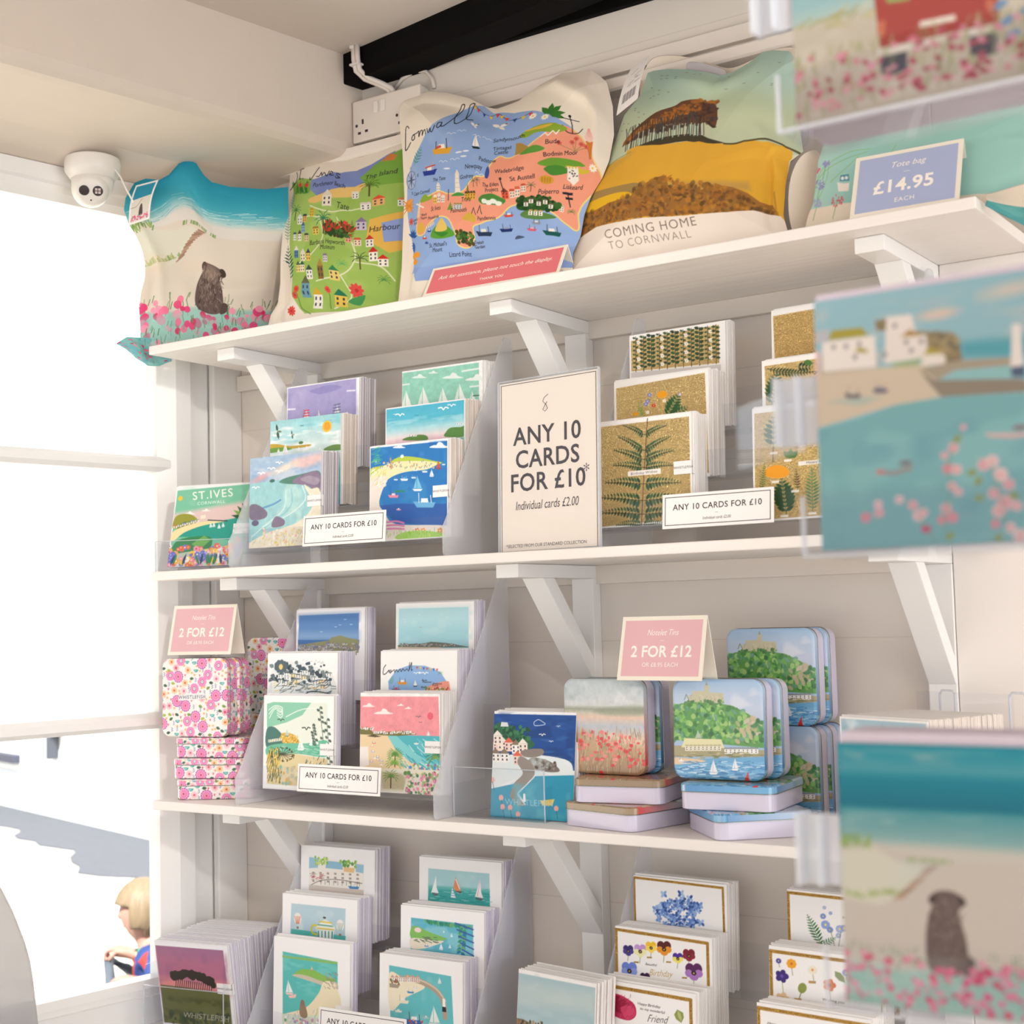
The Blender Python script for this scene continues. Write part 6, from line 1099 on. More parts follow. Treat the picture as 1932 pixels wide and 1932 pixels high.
@art
def a_bagives():
    c = Cv(525, 1.3111, 'f3e8da', None, 13); c.sheet(0, 520, 900, 1700); K = '2b2733'
    c.poly([(160, 880), (200, 830), (420, 860), (560, 800), (740, 680), (960, 600), (900, 1500), (560, 1540), (250, 1570), (170, 1500), (150, 1200)], '9fc05f', smooth=False)
    c.poly([(280, 900), (300, 850), (500, 800), (640, 720), (750, 670), (760, 760), (620, 860), (500, 900), (360, 960)], '7f8fc8', smooth=False); c.wash('93a2d4', 8, .5, .4, .0, 1, only='7f8fc8'); c.poly([(290, 960), (400, 930), (520, 880), (640, 830), (560, 920), (380, 980), (300, 985)], 'eec87a', smooth=True)
    c.poly([(600, 800), (660, 730), (750, 680), (960, 620), (940, 860), (640, 870)], '7fae4a', smooth=False); c.poly([(690, 720), (730, 680), (760, 700), (750, 730)], 'd8844a'); c.poly([(640, 1060), (740, 1040), (920, 1000), (900, 1200), (720, 1260), (620, 1180)], 'e9bb5a', smooth=False); c.poly([(690, 1090), (900, 1040), (900, 1180), (700, 1200)], '93a6dc', smooth=False)
    c.wash('b4cf76', 8, .5, .6, .0, 1, only='9fc05f')
    for p in ([(300, 1000), (420, 1040), (520, 1010), (640, 980)], [(360, 1060), (380, 1180), (300, 1280), (200, 1330)], [(480, 1060), (560, 1190), (560, 1300), (480, 1380), (330, 1420)], [(560, 1300), (680, 1330), (740, 1400)], [(250, 1060), (330, 1060), (420, 1100)], [(480, 1380), (520, 1480), (420, 1540)]): c.line(p, 7, 'e3e8c0', smooth=True)
    HS = [(380, 1010, 60, 60, 'f4ead8', 'e9dfcb'), (560, 930, 34, 34, 'f1f0e8', 'e9e4da'), (600, 1000, 44, 34, 'f2ece4', 'dccfc8'), (650, 985, 56, 40, 'efb77a', 'e4583c'), (580, 1120, 46, 50, 'cfc4d8', '8a7aa0'), (320, 1165, 36, 34, 'e9c85c', 'a8803a'), (250, 1090, 28, 34, 'e9b65c', '3a4a50'), (210, 1100, 36, 40, 'eef0e6', 'dfe3d8'), (240, 1150, 26, 40, '8fb4d8', '4a6a90'), (180, 1190, 24, 34, 'f0f0e4', '4a5a5a'), (215, 1195, 26, 40, 'f6efe0', '5a4a44'), (262, 1200, 28, 34, 'e9c9a4', '4a4a50'), (300, 1060, 26, 34, 'e9c23a', 'c8a030'), (620, 1220, 34, 44, 'f6efe4', 'c8402e'), (530, 1190, 30, 36, 'efa08a', 'd8483a'), (570, 1210, 30, 34, 'f6d8c0', 'd8583a'), (190, 1290, 30, 44, '5a7fb0', 'e9e4da'), (235, 1310, 34, 44, 'f0e6c4', 'e9dfcb'), (275, 1310, 28, 44, 'f2c95c', '4a4a50'), (200, 1370, 30, 40, 'f0d88a', '4f6a4a'), (230, 1370, 30, 40, 'f6e8c8', '3a6a4a'), (270, 1410, 40, 50, 'f4f0e6', '44564a'), (345, 1410, 36, 70, '8a6a3c', 'b0904a'), (420, 1410, 56, 50, 'e9cf7a', '3f8a5a'), (235, 1500, 50, 70, '6fa0b4', '6a6a50'), (300, 1545, 52, 60, 'f3efe4', 'd8b03a'), (425, 1530, 70, 50, 'e9c95c', '2f7a5a'), (630, 1300, 40, 50, 'fbf4e6', 'c8352c'), (670, 1330, 46, 40, 'fbf4e6', 'd8352c'), (385, 1320, 28, 34, 'dcd0e0', '8a7a90'), (820, 990, 50, 40, 'f6e3d0', 'd8583a'), (760, 1000, 40, 36, 'f2f0e8', 'e08a5a')]
    for h in HS: c.house(*h[:4], h[4], h[5], gable=h[3] > 36)
    c.palm(190, 1075, 56, '3f8050', n=8); c.palm(640, 920, 66, '55702f', n=8); c.palm(385, 1160, 80, '2f7a5c', n=8); c.palm(500, 1320, 44, '5fae6a', n=8, trunk=False); c.palm(690, 1400, 44, '4f8a4a', n=8, trunk=False); c.palm(585, 1340, 60, '3a4a3a', n=6)
    c.dots(80, (395, 1110, 540, 1165), 15, ['2f4f2a', '3f6a30', '4a7a3a', '5a3a2a']); 
    for x, y in ((430, 1100), (470, 1110), (410, 1130), (520, 1090), (550, 1110)):
        for i in range(5): c.leaf(x, y+20, 46, -2.3+i*.4, .2, ['c8402e', '2f5a30'][i % 2])
    c.fern(150, 1420, 200, -1.65, '2a5a48', 10, .3, .18); c.fern(130, 1200, 150, -1.5, '4f8a5a', 9, .25, .12); c.fern(560, 1170, 110, -1.55, '6a6a2a', 9, .18, .3); c.fern(150, 1010, 100, -1.4, '4f9ac0', 7, .2, .2)
    for i in range(40): x = c.r.uniform(170, 290); c.leaf(x, 930, c.r.uniform(40, 90), -1.57+c.r.uniform(-.4, .4), .1, c.r.choice(['4f8f3a', '3a7a3a', '7fae4a']))
    for x, y, r in ((215, 875, 14), (265, 880, 14), (550, 1450, 34), (395, 1460, 16), (200, 1460, 18), (190, 1490, 18), (175, 1560, 22), (530, 1080, 12)): c.flower(x, y, r, 'e0524a', 'c03a3a', 9, .35)
    c.line([(195, 1480), (230, 1540), (280, 1570)], 5, '6a9a4a', smooth=True); c.line([(395, 1480), (400, 1540)], 5, '6a8a3a'); c.poly([(500, 1500), (590, 1470), (560, 1520)], '4a9a5a', smooth=True)
    for p in ([(200, 765), (180, 755), (165, 775), (185, 810), (180, 850), (150, 890), (140, 900)], [(222, 750), (205, 830), (215, 838)], [(185, 785), (240, 775)], [(348, 775), (320, 810), (290, 850), (285, 835)], [(330, 830), (350, 830), (365, 808), (368, 828), (380, 812)], [(385, 812), (400, 835), (415, 805)], [(418, 825), (438, 815), (425, 808), (420, 828), (445, 832)], [(495, 812), (470, 812), (475, 825), (495, 830), (470, 840), (460, 832)]): c.line(p, 5, K, smooth=True)
    c.ell(232, 838, 4, 4, K)
    for s_, x, y, z in (('Porthmeor Beach', 420, 878, 38), ('Tate', 510, 990, 50), ('The Island', 690, 800, 42), ('Barbara Hepworth', 410, 1205, 38), ('Museum', 415, 1236, 38), ('Harbour', 700, 1118, 48)): c.text(x, y, z, s_, K, rot=.06, **HW)
    return c.bend(420, 1.2, [(1, 1687), (32, 1562), (71, 1502), (85, 1384), (86, 1253), (101, 1053), (129, 903), (145, 723), (160, 645)], [(160, 645), (201, 618), (290, 625), (378, 654), (461, 695), (531, 693), (609, 654), (700, 590), (786, 541), (888, 531)], [(806, 1545), (860, 1144), (872, 823), (888, 531)], [(1, 1687), (378, 1622), (806, 1545)])
@art
def a_bagfloral():
    c = Cv(525, 0.5097, '9fd0c8', None, 14); c.sheet(380, 500, 2440, 1550); c.wash('b9dcd0', 5, .5, .5); c.wash('7fc0c0', 4, .55, .4, 0, 1, 1, .4, 1); c.poly([(440, 850), (700, 850), (560, 1400), (375, 1480)], 'bfe0d4', .6, .06)
    c.poly([(375, 1500), (420, 1375), (700, 1335), (1300, 1300), (1600, 1262), (2300, 1230), (2300, 1500)], 'ecdfce'); c.poly([(1600, 1480), (1700, 1405), (2300, 1380), (2300, 1560)], '6fb8b8')
    for p in ([(460, 1340), (520, 1120), (700, 1010), (880, 980)], [(440, 1350), (500, 1180), (620, 1080), (860, 1000)], [(600, 1200), (720, 1100), (800, 1030)], [(1000, 1060), (1060, 960)], [(480, 1360), (560, 1200), (580, 1080)]): c.line(p, 4, '8fbf7a', smooth=True)
    for x, y, r, col in ((520, 1210, 42, '8f8cc4'), (560, 1070, 30, '9a94cc'), (490, 1110, 24, 'e0607a'), (655, 1320, 44, 'dd5a6c'), (825, 1085, 34, 'd86a84'), (500, 1330, 34, 'a8a4d4')):
        c.line([(x, y), (x-25, y+110)], 4, '6fa85a')
        for i in range(26): a = c.r.uniform(0, 6.3); q = c.r.random()**.5; c.ell(x+math.cos(a)*r*q, y+math.sin(a)*r*.8*q, 7, 5, col, a, .8)
    c.poly([(650, 1200), (700, 1210), (740, 1205), (735, 1260), (660, 1262)], 'f3e9e2'); c.poly([(670, 1195), (675, 1155), (735, 1148), (740, 1192)], '5a8fa8'); c.ell(690, 1175, 12, 12, 'e9eef0'); c.ell(718, 1172, 12, 12, 'e9eef0'); c.line([(960, 830), (1030, 1010)], 3, 'a8d0bc'); return c.bend(420, 0.62, [(396, 1533), (432, 1400), (462, 1328), (497, 1044), (574, 813)], [(574, 813), (1058, 674), (1856, 570), (2430, 505)], [(2385, 1177), (2364, 1053), (2430, 505)], [(396, 1533), (1293, 1374), (2385, 1177)])
@art
def a_tag():
    c = Cv(80, 1.9, 'f1edec', None); c.line([(.3, .45), (.6, .35)], .02, '6a6064'); c.strokes(16, (.25, .6, .7, 1.0), .25, .012, ['8a8488'], .1, .1)
    for i in range(13): c.line([(.2+i*.05, 1.25), (.2+i*.05, 1.6)], .03 if i % 3 else .015, '3a3438')
    return c
# ---------------------------------------------------------------- cards in their racks
CAN = {}
def cv(k):
    if k not in CAN: CAN[k] = ART[k]()
    return CAN[k]
def brand_label(parent, w, x, z, sz=0.036):
    b = MB(); b.box(-sz*0.8, 0.003, -0.0009, -0.0002, -sz*0.26, sz*0.26); b.box(0.0005, 0.0032, -0.0009, 0.004, -sz*0.26, sz*0.26)
    o = b.build('clip_label', M['sticker'], parent, bevel=0.0003, loc=(x, 0, z))
    l = lettering([('WHISTLEFISH', -sz*0.36, 0, sz*0.135, dict(space=1.1))], o, M['ink']); l.location = (0, -0.0009, 0)
def card_obj(key, label, TL, w, yaw=0.0, tilt=0.0432, h=0.155, group=None, brand=None, thick=0.0016, name='greeting_card', cat='greeting card', m='print', env='envw', two=True):
    """card whose top left front corner is TL; body paper + envelope behind"""
    c = cv(key) if isinstance(key, str) else key
    cy, sy = math.cos(yaw), math.sin(yaw); d = Vector((-sy, cy, 0))
    base = Vector(TL) - Vector((0, 0, h*math.cos(tilt))) - d*h*math.sin(tilt)
    b = MB(); e = 0.0004
    b.box(0, w, e, thick, 0, h, 0)
    if two: b.box(0.001, w-0.001, thick, thick+0.0014, 0.0, h-0.002, 1)
    o = grid_obj(name, lambda U, V: np.stack([U*w, np.zeros_like(U), V*h], 1), c, MBi(b), [M[m], M['card'], M[env]])
    o.location = base; o.rotation_euler = (-tilt, 0, yaw)
    tag(o, label, cat, group)
    if brand: brand_label(o, w, w, h*brand)
    return o
def MBi(b):
    n = MB(); n.v = b.v; n.f = b.f; n.m = [i+1 for i in b.m]; return n
BACK = {}
def back_mesh(env, w, h):
    k = (env, round(w, 3), round(h, 3))
    if k not in BACK:
        b = MB(); b.box(0, w, 0, 0.0011, 0, h, 0); b.box(0.0005, w+0.0006, 0.0011, 0.0036, 0.0, h-0.0005, 1)
        BACK[k] = b.mesh('greeting_card', [M['card'] if env != 'envf' else M['envf'], M[env]])
    return BACK[k]
def file_cards(TL, w, yaw, tilt, n, env, label, group, h=0.155, pitch=0.0042, start=0.0036, name='greeting_card', cat='greeting card', z_jit=0.003, x_jit=0.0015, tilts=None):
    me = back_mesh(env, w, h); d = Vector((-math.sin(yaw), math.cos(yaw), 0)); r = Vector((math.cos(yaw), math.sin(yaw), 0)); first = None
    for i in range(n):
        t = tilt if tilts is None else tilts[i]
        p = Vector(TL) - Vector((0, 0, h*math.cos(tilt))) - d*h*math.sin(tilt) + d*(start+i*pitch) + r*(R_.uniform(-1, 1)*x_jit+0.001) + Vector((0, 0, R_.uniform(0, z_jit)))
        if first is None: o = link(name, me); first = o
        else: o = first.copy(); COL.objects.link(o)
        o.location = p; o.rotation_euler = (-t, 0, yaw); tag(o, label, cat, group)
def stand(loc, yaw, w, label, top=0.365, dy=0.0463, dz=0.0692, z0=0.030, fr=0.036):
    """three-step acrylic card display: milky end panels, clear steps with lips"""
    t = empty('card_display', loc, (0, 0, yaw)); tag(t, label, 'card display', 'stepped acrylic card displays')
    yb = 0.168
    prof = [(-fr, 0.006), (-fr+0.003, 0.001), (-fr+0.008, 0.0), (yb, 0.0), (yb, top-0.006), (yb-0.004, top-0.001), (yb-0.010, top), (yb-0.020, top-0.001), (yb-0.027, top-0.008), (-fr+0.040, 0.115), (-fr+0.012, 0.062), (-fr, 0.045)]
    for x in (-0.0145, w+0.012):
        b = MB(); b.prism(prof, x, x+0.0034, T=lambda y, z, e: (e, y, z)); b.build('end_panel', M['frost'], t)
    for k in range(3):
        y = dy*k; z = z0+dz*k; b = MB()
        b.box(-0.012, w+0.011, y-0.0045, y+dy-0.006, z-0.006, z-0.003)           # step floor
        b.box(-0.012, w+0.011, y-0.0062, y-0.0042, z-0.006, z+0.034)              # front lip
        b.box(-0.012, w+0.011, y+dy-0.0058, y+dy-0.0046, z-0.003, z+0.064)        # back plate
        b.build('clear_step', M['acryl'], t)
    return t
def pocket(world_TL, key, label, w, yaw, n, env, bl, group, brand=None, tilt=0.0432):
    card_obj(key, label, world_TL, w, yaw, tilt, brand=brand, env=env, group=None)
    if n: file_cards(world_TL, w, yaw, tilt, n, env, bl, group, start=0.0036)

stand((0.192, -0.233, Z2), 0.0121, 0.422, 'clear stepped card display on the second shelf, holding the sailing and harbour cards')
stand((0.874, -0.2185, Z2), -0.0588, 0.44, 'clear stepped card display on the second shelf, holding the gold foil cards', fr=0.017)
stand((0.205, -0.236, Z3), -0.0134, 0.392, 'clear stepped card display on the third shelf, between the floral tins and the harbour leaflet')
stand((0.182, -0.195, Z4), 0.0451, 0.412, 'clear stepped card display on the bottom shelf, holding the white-bordered watercolour cards')
stand((0.828, -0.175, Z4), -0.0646, 0.44, 'clear stepped card display on the bottom shelf, holding the pressed-flower birthday cards')

P = [ # key, TL, w, yaw, n, env, label, behind-label, brand
 ('purplebeach', (.191, -.227, .188), .160, .0121, 10, 'envg', 'square card of a pale beach with purple rocks and gulls', 'purple rocks beach', .47),
 ('gullsun', (.195, -.180, .256), .160, .0121, 10, 'envk', 'card of a lake with dark seabirds and a yellow sun', 'yellow sun and seabirds', None),
 ('lilac', (.193, -.134, .322), .165, .0121, 10, 'envg', 'lilac card with red striped and white sails', 'lilac sails', None),
 ('harbourblue', (.454, -.223, .186), .156, .0121, 9, 'envk', 'deep blue harbour card with a white yacht and green headland', 'deep blue harbour', .47),
 ('sunset', (.451, -.177, .253), .160, .0121, 10, 'envk', 'card of a turquoise sky with a pink horizon and white gulls', 'pink horizon', None),
 ('mintboats', (.451, -.131, .321), .164, .0121, 8, 'envw', 'mint green card with pale sails and clouds', 'mint green sails', None),
 ('fern', (.874, -.211, .185), .159, -.0588, 10, 'envw', 'gold foil card with a large pressed fern and Birthday Wishes', 'large fern on gold', .5),
 ('goldbouquet', (.879, -.165, .251), .161, -.0588, 10, 'envw', 'gold foil card with an orange poppy and small bouquet', 'orange poppy bouquet on gold', None),
 ('goldvines', (.882, -.119, .327), .165, -.0588, 6, 'envw', 'gold foil card covered in upright leafy vines with white blossoms', 'leafy vines on gold', None),
 ('goldspecimens', (1.128, -.226, .179), .163, -.0588, 9, 'envw', 'gold foil card with labelled pressed leaves and an orange poppy', 'labelled pressed leaves on gold', None),
 ('goldleaves', (1.124, -.179, .251), .163, -.0588, 9, 'envw', 'gold foil card edged with dark fern fronds', 'dark fern fronds on gold', None),
 ('goldplain', (1.121, -.133, .330), .165, -.0588, 6, 'envw', 'plain textured gold card with a white border', 'plain gold', None),
 ('mintcliff', (.218, -.229, -.216), .157, -.0134, 3, 'envl', 'card of a mint green bay with swirling sky, boat and seed heads', 'mint green bay', .44),
 ('etching', (.183, -.182, -.147), .161, -.0134, 10, 'envl', 'white card with a grey ink drawing of a harbour town', 'grey ink town', None),
 ('bluetown', (.210, -.137, -.073), .157, -.0134, 6, 'envl', 'card with a blue sky over a packed seaside town', 'blue sky town', None),
 ('pinksky', (.432, -.232, -.210), .161, -.0134, 9, 'envw', 'card with a pink sky, turquoise sea and spiky palms', 'pink sky beach', .47),
 ('cornwallcard', (.438, -.186, -.145), .156, -.0134, 10, 'envl', 'white card with an illustrated map titled Cornwall', 'illustrated map', None),
 ('palesky', (.435, -.140, -.068), .161, -.0134, 6, 'envl', 'card with an empty pale blue sky over a low coastline', 'pale sky coastline', None),
 ('dogbeach', (.194, -.188, -.625), .163, .0451, 4, 'envl', 'white-bordered card of a dog sitting above a green bay', 'dog above the bay', .30),
 ('balloons', (.173, -.143, -.563), .163, .0451, 9, 'envl', 'white-bordered card with hot air balloons and a striped teacup', 'balloons and teacup', None),
 ('houses', (.175, -.096, -.487), .162, .0451, 9, 'envl', 'white-bordered card of white cottages with pale blue roofs', 'white cottages', None),
 ('harbourwall', (.417, -.178, -.632), .161, .0451, 9, 'envl', 'white-bordered card of a harbour wall curving to a small lighthouse', 'curving harbour wall', .28),
 ('baywillow', (.425, -.131, -.563), .163, .0451, 10, 'envl', 'white-bordered card of a bay framed by hanging green leaves', 'bay with hanging leaves', None),
 ('sailing', (.430, -.085, -.491), .162, .0451, 8, 'envl', 'white-bordered card of three small sails on green water', 'three sails on green water', None),
 ('poppycard', (.822, -.169, -.628), .166, -.0646, 10, 'envw', 'gold-edged birthday card with a crimson poppy and the word Friend', 'crimson poppy', None),
 ('pansies', (.827, -.122, -.560), .166, -.0646, 9, 'envw', 'gold-edged birthday card with a ring of coloured pansies', 'ring of pansies', None),
 ('hydrangea', (.836, -.077, -.492), .161, -.0646, 7, 'envw', 'gold-edged card with a blue hydrangea head', 'blue hydrangea', None),
 ('goldblank', (1.083, -.185, -.626), .165, -.0646, 8, 'envw', 'gold-edged white card, lowest at the right of the flower cards', 'lowest gold-edged card', None),
 ('specimens', (1.083, -.139, -.559), .165, -.0646, 8, 'envw', 'gold-edged card scattered with little pressed flowers, Wishing you', 'little pressed flowers', None),
 ('forgetmenot', (1.093, -.093, -.489), .165, -.0646, 8, 'envw', 'gold-edged card with blue forget-me-nots and a green fern', 'forget-me-nots and fern', None)]
EN = {'envg': 'grey-lilac', 'envk': 'cream', 'envw': 'white', 'envl': 'lavender'}
for key, TL, w, yaw, n, env, lab, beh, brand in P:
    pocket(TL, key, lab, w, yaw, n, env, 'square card with its %s envelope, filed behind the %s card' % (EN[env], beh), 'cards filed behind the %s card' % beh, brand)

# single holders ------------------------------------------------------------
def holder(loc, yaw, w, d, lip, back, label, sides=0.05):
    t = empty('leaflet_holder', loc, (0, 0, yaw)); tag(t, label, 'leaflet holder')
    b = MB(); k = 0.002
    b.box(0, w, 0, d, 0, k); b.box(0, w, 0, k, k, lip); b.box(0, w, d-k, d, k, back)
    b.box(0, k, k, d-k, k, sides); b.box(w-k, w, k, d-k, k, sides)
    b.build('clear_tray', M['acryl'], t)
    b = MB(); b.box(0, w, -0.0004, k+0.0002, lip, lip+0.0012); b.box(-0.0006, 0.001, -0.0004, 0.001, 0, lip); b.box(w-0.001, w+0.0006, -0.0004, 0.001, 0, lip)
    b.build('bright_edge', M['acryledge'], t)
    return t
yw = math.radians(18)
holder((0.006, -0.2755, Z2+0.0003), yw, 0.158, 0.07, 0.052, 0.10, 'clear acrylic tray on the left end of the second shelf, holding the green bay card')
card_obj('stives', 'green seaside card lettered St. Ives with flowers along the bottom', (0.011-0.012, -0.262+0.045, 0.1535), 0.150, yw, math.radians(14.6), h=0.150, brand=.44)
file_cards((0.011-0.012, -0.262+0.045, 0.1535), .15, yw, math.radians(14.6), 3, 'envl', 'card with lavender envelope, tucked behind the green St. Ives card', 'cards behind the St. Ives card', h=.152, start=.004, pitch=.004)
holder((0.616, -0.236, Z3+0.0003), 0.0, 0.165, 0.085, 0.075, 0.165, 'clear acrylic tray on the third shelf, beside the poppy tins')
card_obj('harbourdark', 'tall card of a stone quay winding through dark blue sea, lettered across the foot', (0.668, -0.196, -0.238), 0.150, -0.03, 0.11, h=0.158, brand=None)
file_cards((0.668, -0.196, -0.238), .150, -.03, .11, 6, 'envw', 'white card behind the dark blue harbour card, only its top edge showing', 'cards behind the dark blue harbour card', h=.160, start=.005, pitch=.007)
holder((0.66, -0.222, Z4+0.0003), -0.1, 0.165, 0.085, 0.08, 0.165, 'clear acrylic tray on the bottom shelf, holding the pale beach leaflets')
card_obj('beachleaflet', 'leaflet with a pale sky over a sandy beach and brown cliff', (0.700, -0.195, -0.622), 0.150, -0.15, 0.10, h=0.170)
file_cards((0.700, -0.195, -0.622), .150, -.15, .10, 6, 'envw', 'white leaflet edge behind the sandy beach leaflet', 'leaflets behind the sandy beach leaflet', h=.172, start=.005, pitch=.007, name='leaflet', cat='leaflet')
# deep file of pink sunset cards at the bottom left
yw = math.radians(10)
holder((-0.036, -0.272, Z4+0.0003), yw, 0.166, 0.215, 0.095, 0.165, 'clear acrylic box on the left end of the bottom shelf, full of cards', sides=0.13)
TLp = Vector((-0.020, -0.262, -0.640))
card_obj('pinktrees', 'card with black trees on a dusky pink sky above a dark green field', TLp, 0.152, yw, math.radians(-9), h=0.152, brand=.50)
N_ = 32; d = Vector((-math.sin(yw), math.cos(yw), 0)); me = back_mesh('envl', .152, .154); first = None
for i in range(N_):
    t = math.radians(-9+9*i/N_); o = link('greeting_card', me) if first is None else first.copy()
    if first is None: first = o
    else: COL.objects.link(o)
    o.location = TLp - Vector((0, 0, .152)) + d*(.028+i*.0049) + Vector((R_.uniform(-.001, .002), 0, R_.uniform(0, .003))); o.rotation_euler = (-t, 0, yw)
    tag(o, 'white card with lavender envelope in the deep file behind the pink sky card', 'greeting card', 'cards filed behind the pink sky card')
# deep file at the right of the third shelf
yw = math.radians(-24)
TLr = Vector((1.226, -0.205, -0.236)); card_obj('pile', 'pale blue card at the front of the long file on the third shelf', TLr, 0.150, yw, 0.0, h=0.155)
d = Vector((-math.sin(yw), math.cos(yw), 0)); me = back_mesh('envk', .150, .156); first = None
for i in range(26):
    o = link('greeting_card', me) if first is None else first.copy()
    if first is None: first = o
    else: COL.objects.link(o)
    o.location = TLr - Vector((0, 0, .155)) + d*(.0045+i*.0052) + Vector((R_.uniform(-.001, .001), 0, R_.uniform(0, .0015))); o.rotation_euler = (0, 0, yw)
    tag(o, 'cream card in the long file behind the pale blue card', 'greeting card', 'cards filed behind the pale blue card')
t = empty('card_box', TLr - Vector((0, 0, .1595)) + Vector((-.004, -.004, 0)), (0, 0, yw)); tag(t, 'clear acrylic box holding the long file of pale cards, right end of the third shelf', 'card box')
b = MB(); b.box(-.002, .158, 0, .165, 0, .003); b.box(-.002, .158, -.002, 0.0005, 0, .07); b.box(-.002, .158, .155, .158, 0, .185); b.build('clear_tray', M['acryl'], t)
b = MB()
for x in (.035, .150): b = MB(); b.tube([(x, .16, .12), (x, .16, .182), (x+.004, .16, .187), (x+.022, .16, .187), (x+.026, .16, .182), (x+.026, .16, .12)], .0016, 8); b.build('moulded_tab', M['acryledge'], t)

# ---------------------------------------------------------------- printed notices
def strip_sign(loc, w, h, label, yaw=0.0, tilt=0.09):
    t = empty('price_strip', loc, (-tilt, 0, yaw)); tag(t, label, 'price sign', 'white price strips on the card displays')
    b = MB(); b.box(0, w, 0, 0.0022, 0, h); b.build('white_panel', M['card'], t, bevel=0.0006)
    m = 0.0042; k = 0.0009; b = MB()
    for x0, x1, z0, z1 in ((m, w-m, m, m+k), (m, w-m, h-m-k, h-m), (m, m+k, m+k, h-m-k), (w-m-k, w-m, m+k, h-m-k)): b.box(x0, x1, -0.00025, -0.00005, z0, z1)
    b.build('border_line', M['ink'], t)
    lettering([('ANY 10 CARDS FOR £10', w*.5, h*.60, w*.0700, dict(space=1.07, bold=.010)), ('—', w*.5, h*.40, w*.03, {}), ('Individual cards £2.00', w*.5, h*.25, w*.034, dict(shear=.2, sx=.85))], t, M['ink'])
strip_sign((0.348, -0.272, 0.028), .172, .050, 'white price strip clipped under the purple rocks and deep blue harbour cards', 0.0)
strip_sign((0.998, -0.252, 0.021), .168, .048, 'white price strip clipped under the gold foil cards', -.02)
strip_sign((0.328, -0.272, Z3+.030), .175, .044, 'white price strip clipped under the mint bay and pink sky cards', -.02)
strip_sign((0.336, -0.240, Z4+.048), .172, .050, 'white price strip at the foot of the white-bordered cards on the bottom shelf', .05)
# tall notice in a clear stand
t = empty('price_notice', (0.716, -0.242, 0.0006), (-0.03, 0, math.radians(-6.7))); tag(t, 'tall framed notice reading Any 10 cards for £10 on the second shelf', 'price sign')
w, h = .190, .258
b = MB(); b.box(.002, w-.002, .0012, .0022, .002, h-.002); b.build('paper', mat('notice_paper', 'f1e6da', 0.6), t)
m = .0045; k = .0009; b = MB()
for x0, x1, z0, z1 in ((m, w-m, h-m-k, h-m), (m, m+k, .002, h-m-k), (w-m-k, w-m, .002, h-m-k)): b.box(x0, x1, .0009, .0011, z0, z1)
b.build('border_line', M['ink'], t)
L = lettering([('ANY 10', w*.49, h*.665, w*.196, dict(bold=.016, space=1.05)), ('CARDS', w*.49, h*.53, w*.196, dict(bold=.016, space=1.05)), ('FOR £10', w*.49, h*.395, w*.196, dict(bold=.016, space=1.05)), ('*', w*.875, h*.43, w*.14, {}), ('Individual cards £2.00', w*.48, h*.265, w*.100, dict(shear=.22, sx=.72)), ('*SELECTED FROM OUR STANDARD COLLECTION', w*.47, h*.035, w*.036, {})], t, M['ink']); L.location = (0, .0011, 0)
b = MB(); z = h*.84; x = w*.475
b.tube([(x+.006, .0009, z+.014), (x-.002, .0009, z+.009), (x-.004, .0009, z+.004), (x+.002, .0009, z-.001), (x+.005, .0009, z-.007), (x, .0009, z-.011), (x-.004, .0009, z-.008), (x, .0009, z-.002), (x+.004, .0009, z+.003)], .0004, 6); b.build('emblem', M['ink'], t)
b = MB(); b.box(0, w, -.0008, 0, 0, h); b.box(0, w, .003, .0038, 0, h); b.build('clear_sleeve', clear_mat('glossy_acrylic', (0.99, 0.99, 0.99), 0.03, rough=0.03), t)
b = MB(); b.box(w-.0006, w+.0008, -.0012, .0042, 0, h); b.box(-.0008, .0006, -.0012, .0042, 0, h); b.box(0, w, -.0012, .0042, h, h+.0014); b.box(0, w, -.0012, .06, -.0004, .0012); b.build('bright_edge', M['acryledge'], t)
def tent(loc, yaw, w, h, label, col, lines, tilt=.23, ink='inkw', name='tent_sign', m=.006):
    """folded card standing like an A: two leaning leaves, coloured print on the front one"""
    t = empty(name, loc, (0, 0, yaw)); tag(t, label, 'price sign')
    s = math.sin(tilt)*h; z = math.cos(tilt)*h; k = .0008
    b = MB(); b.prism([(0, 0), (s, z), (s+k, z-k*.5), (2*s, 0), (2*s-k*1.6, 0), (s+k*.2, z-k*3.4), (k*1.6, 0)], 0, w, T=lambda y, q, x: (x, y, q)); b.build('folded_card', M['cream'], t)
    p = MB(); p.box(m, w-m, -.0003, 0, m, h-m); o = p.build('colour_panel', M[col], t, rot=(-tilt, 0, 0))
    L = lettering(lines, o, M[ink]); L.location = (0, -.0003, 0)
    return t
def noteL(w, h): return [('Notelet Tins', w*.5, h*.74, w*.085, dict(shear=.3, sx=.85)), ('—', w*.5, h*.62, w*.05, {}), ('2 FOR £12', w*.5, h*.44, w*.158, dict(bold=.022, space=1.02)), ('OR £8.95 EACH', w*.5, h*.24, w*.060, dict(space=1.05))]
tent((0.903, -0.226, Z3+.0352*2+.1372), math.radians(-5.5), .142, .092, 'pink folded sign reading 2 for £12, standing on the poppy and hill tins', 'pink', noteL(.142, .092))
tent((-0.024, -0.222, -.1473), math.radians(6.3), .142, .090, 'pink folded sign reading 2 for £12, standing on the floral tins', 'pink', noteL(.142, .090))
tent((0.610, -0.2785, Z1+.0004), math.radians(2.0), .242, .058, 'coral folded sign asking not to touch the display, under the Cornwall map bag', 'coral', [('Ask for assistance, please not touch the display.', .121, .034, .0108, dict(shear=.25, sx=.98)), ('THANK YOU', .121, .016, .0068, dict(bold=.01, space=1.1))], tilt=.55, m=.005)
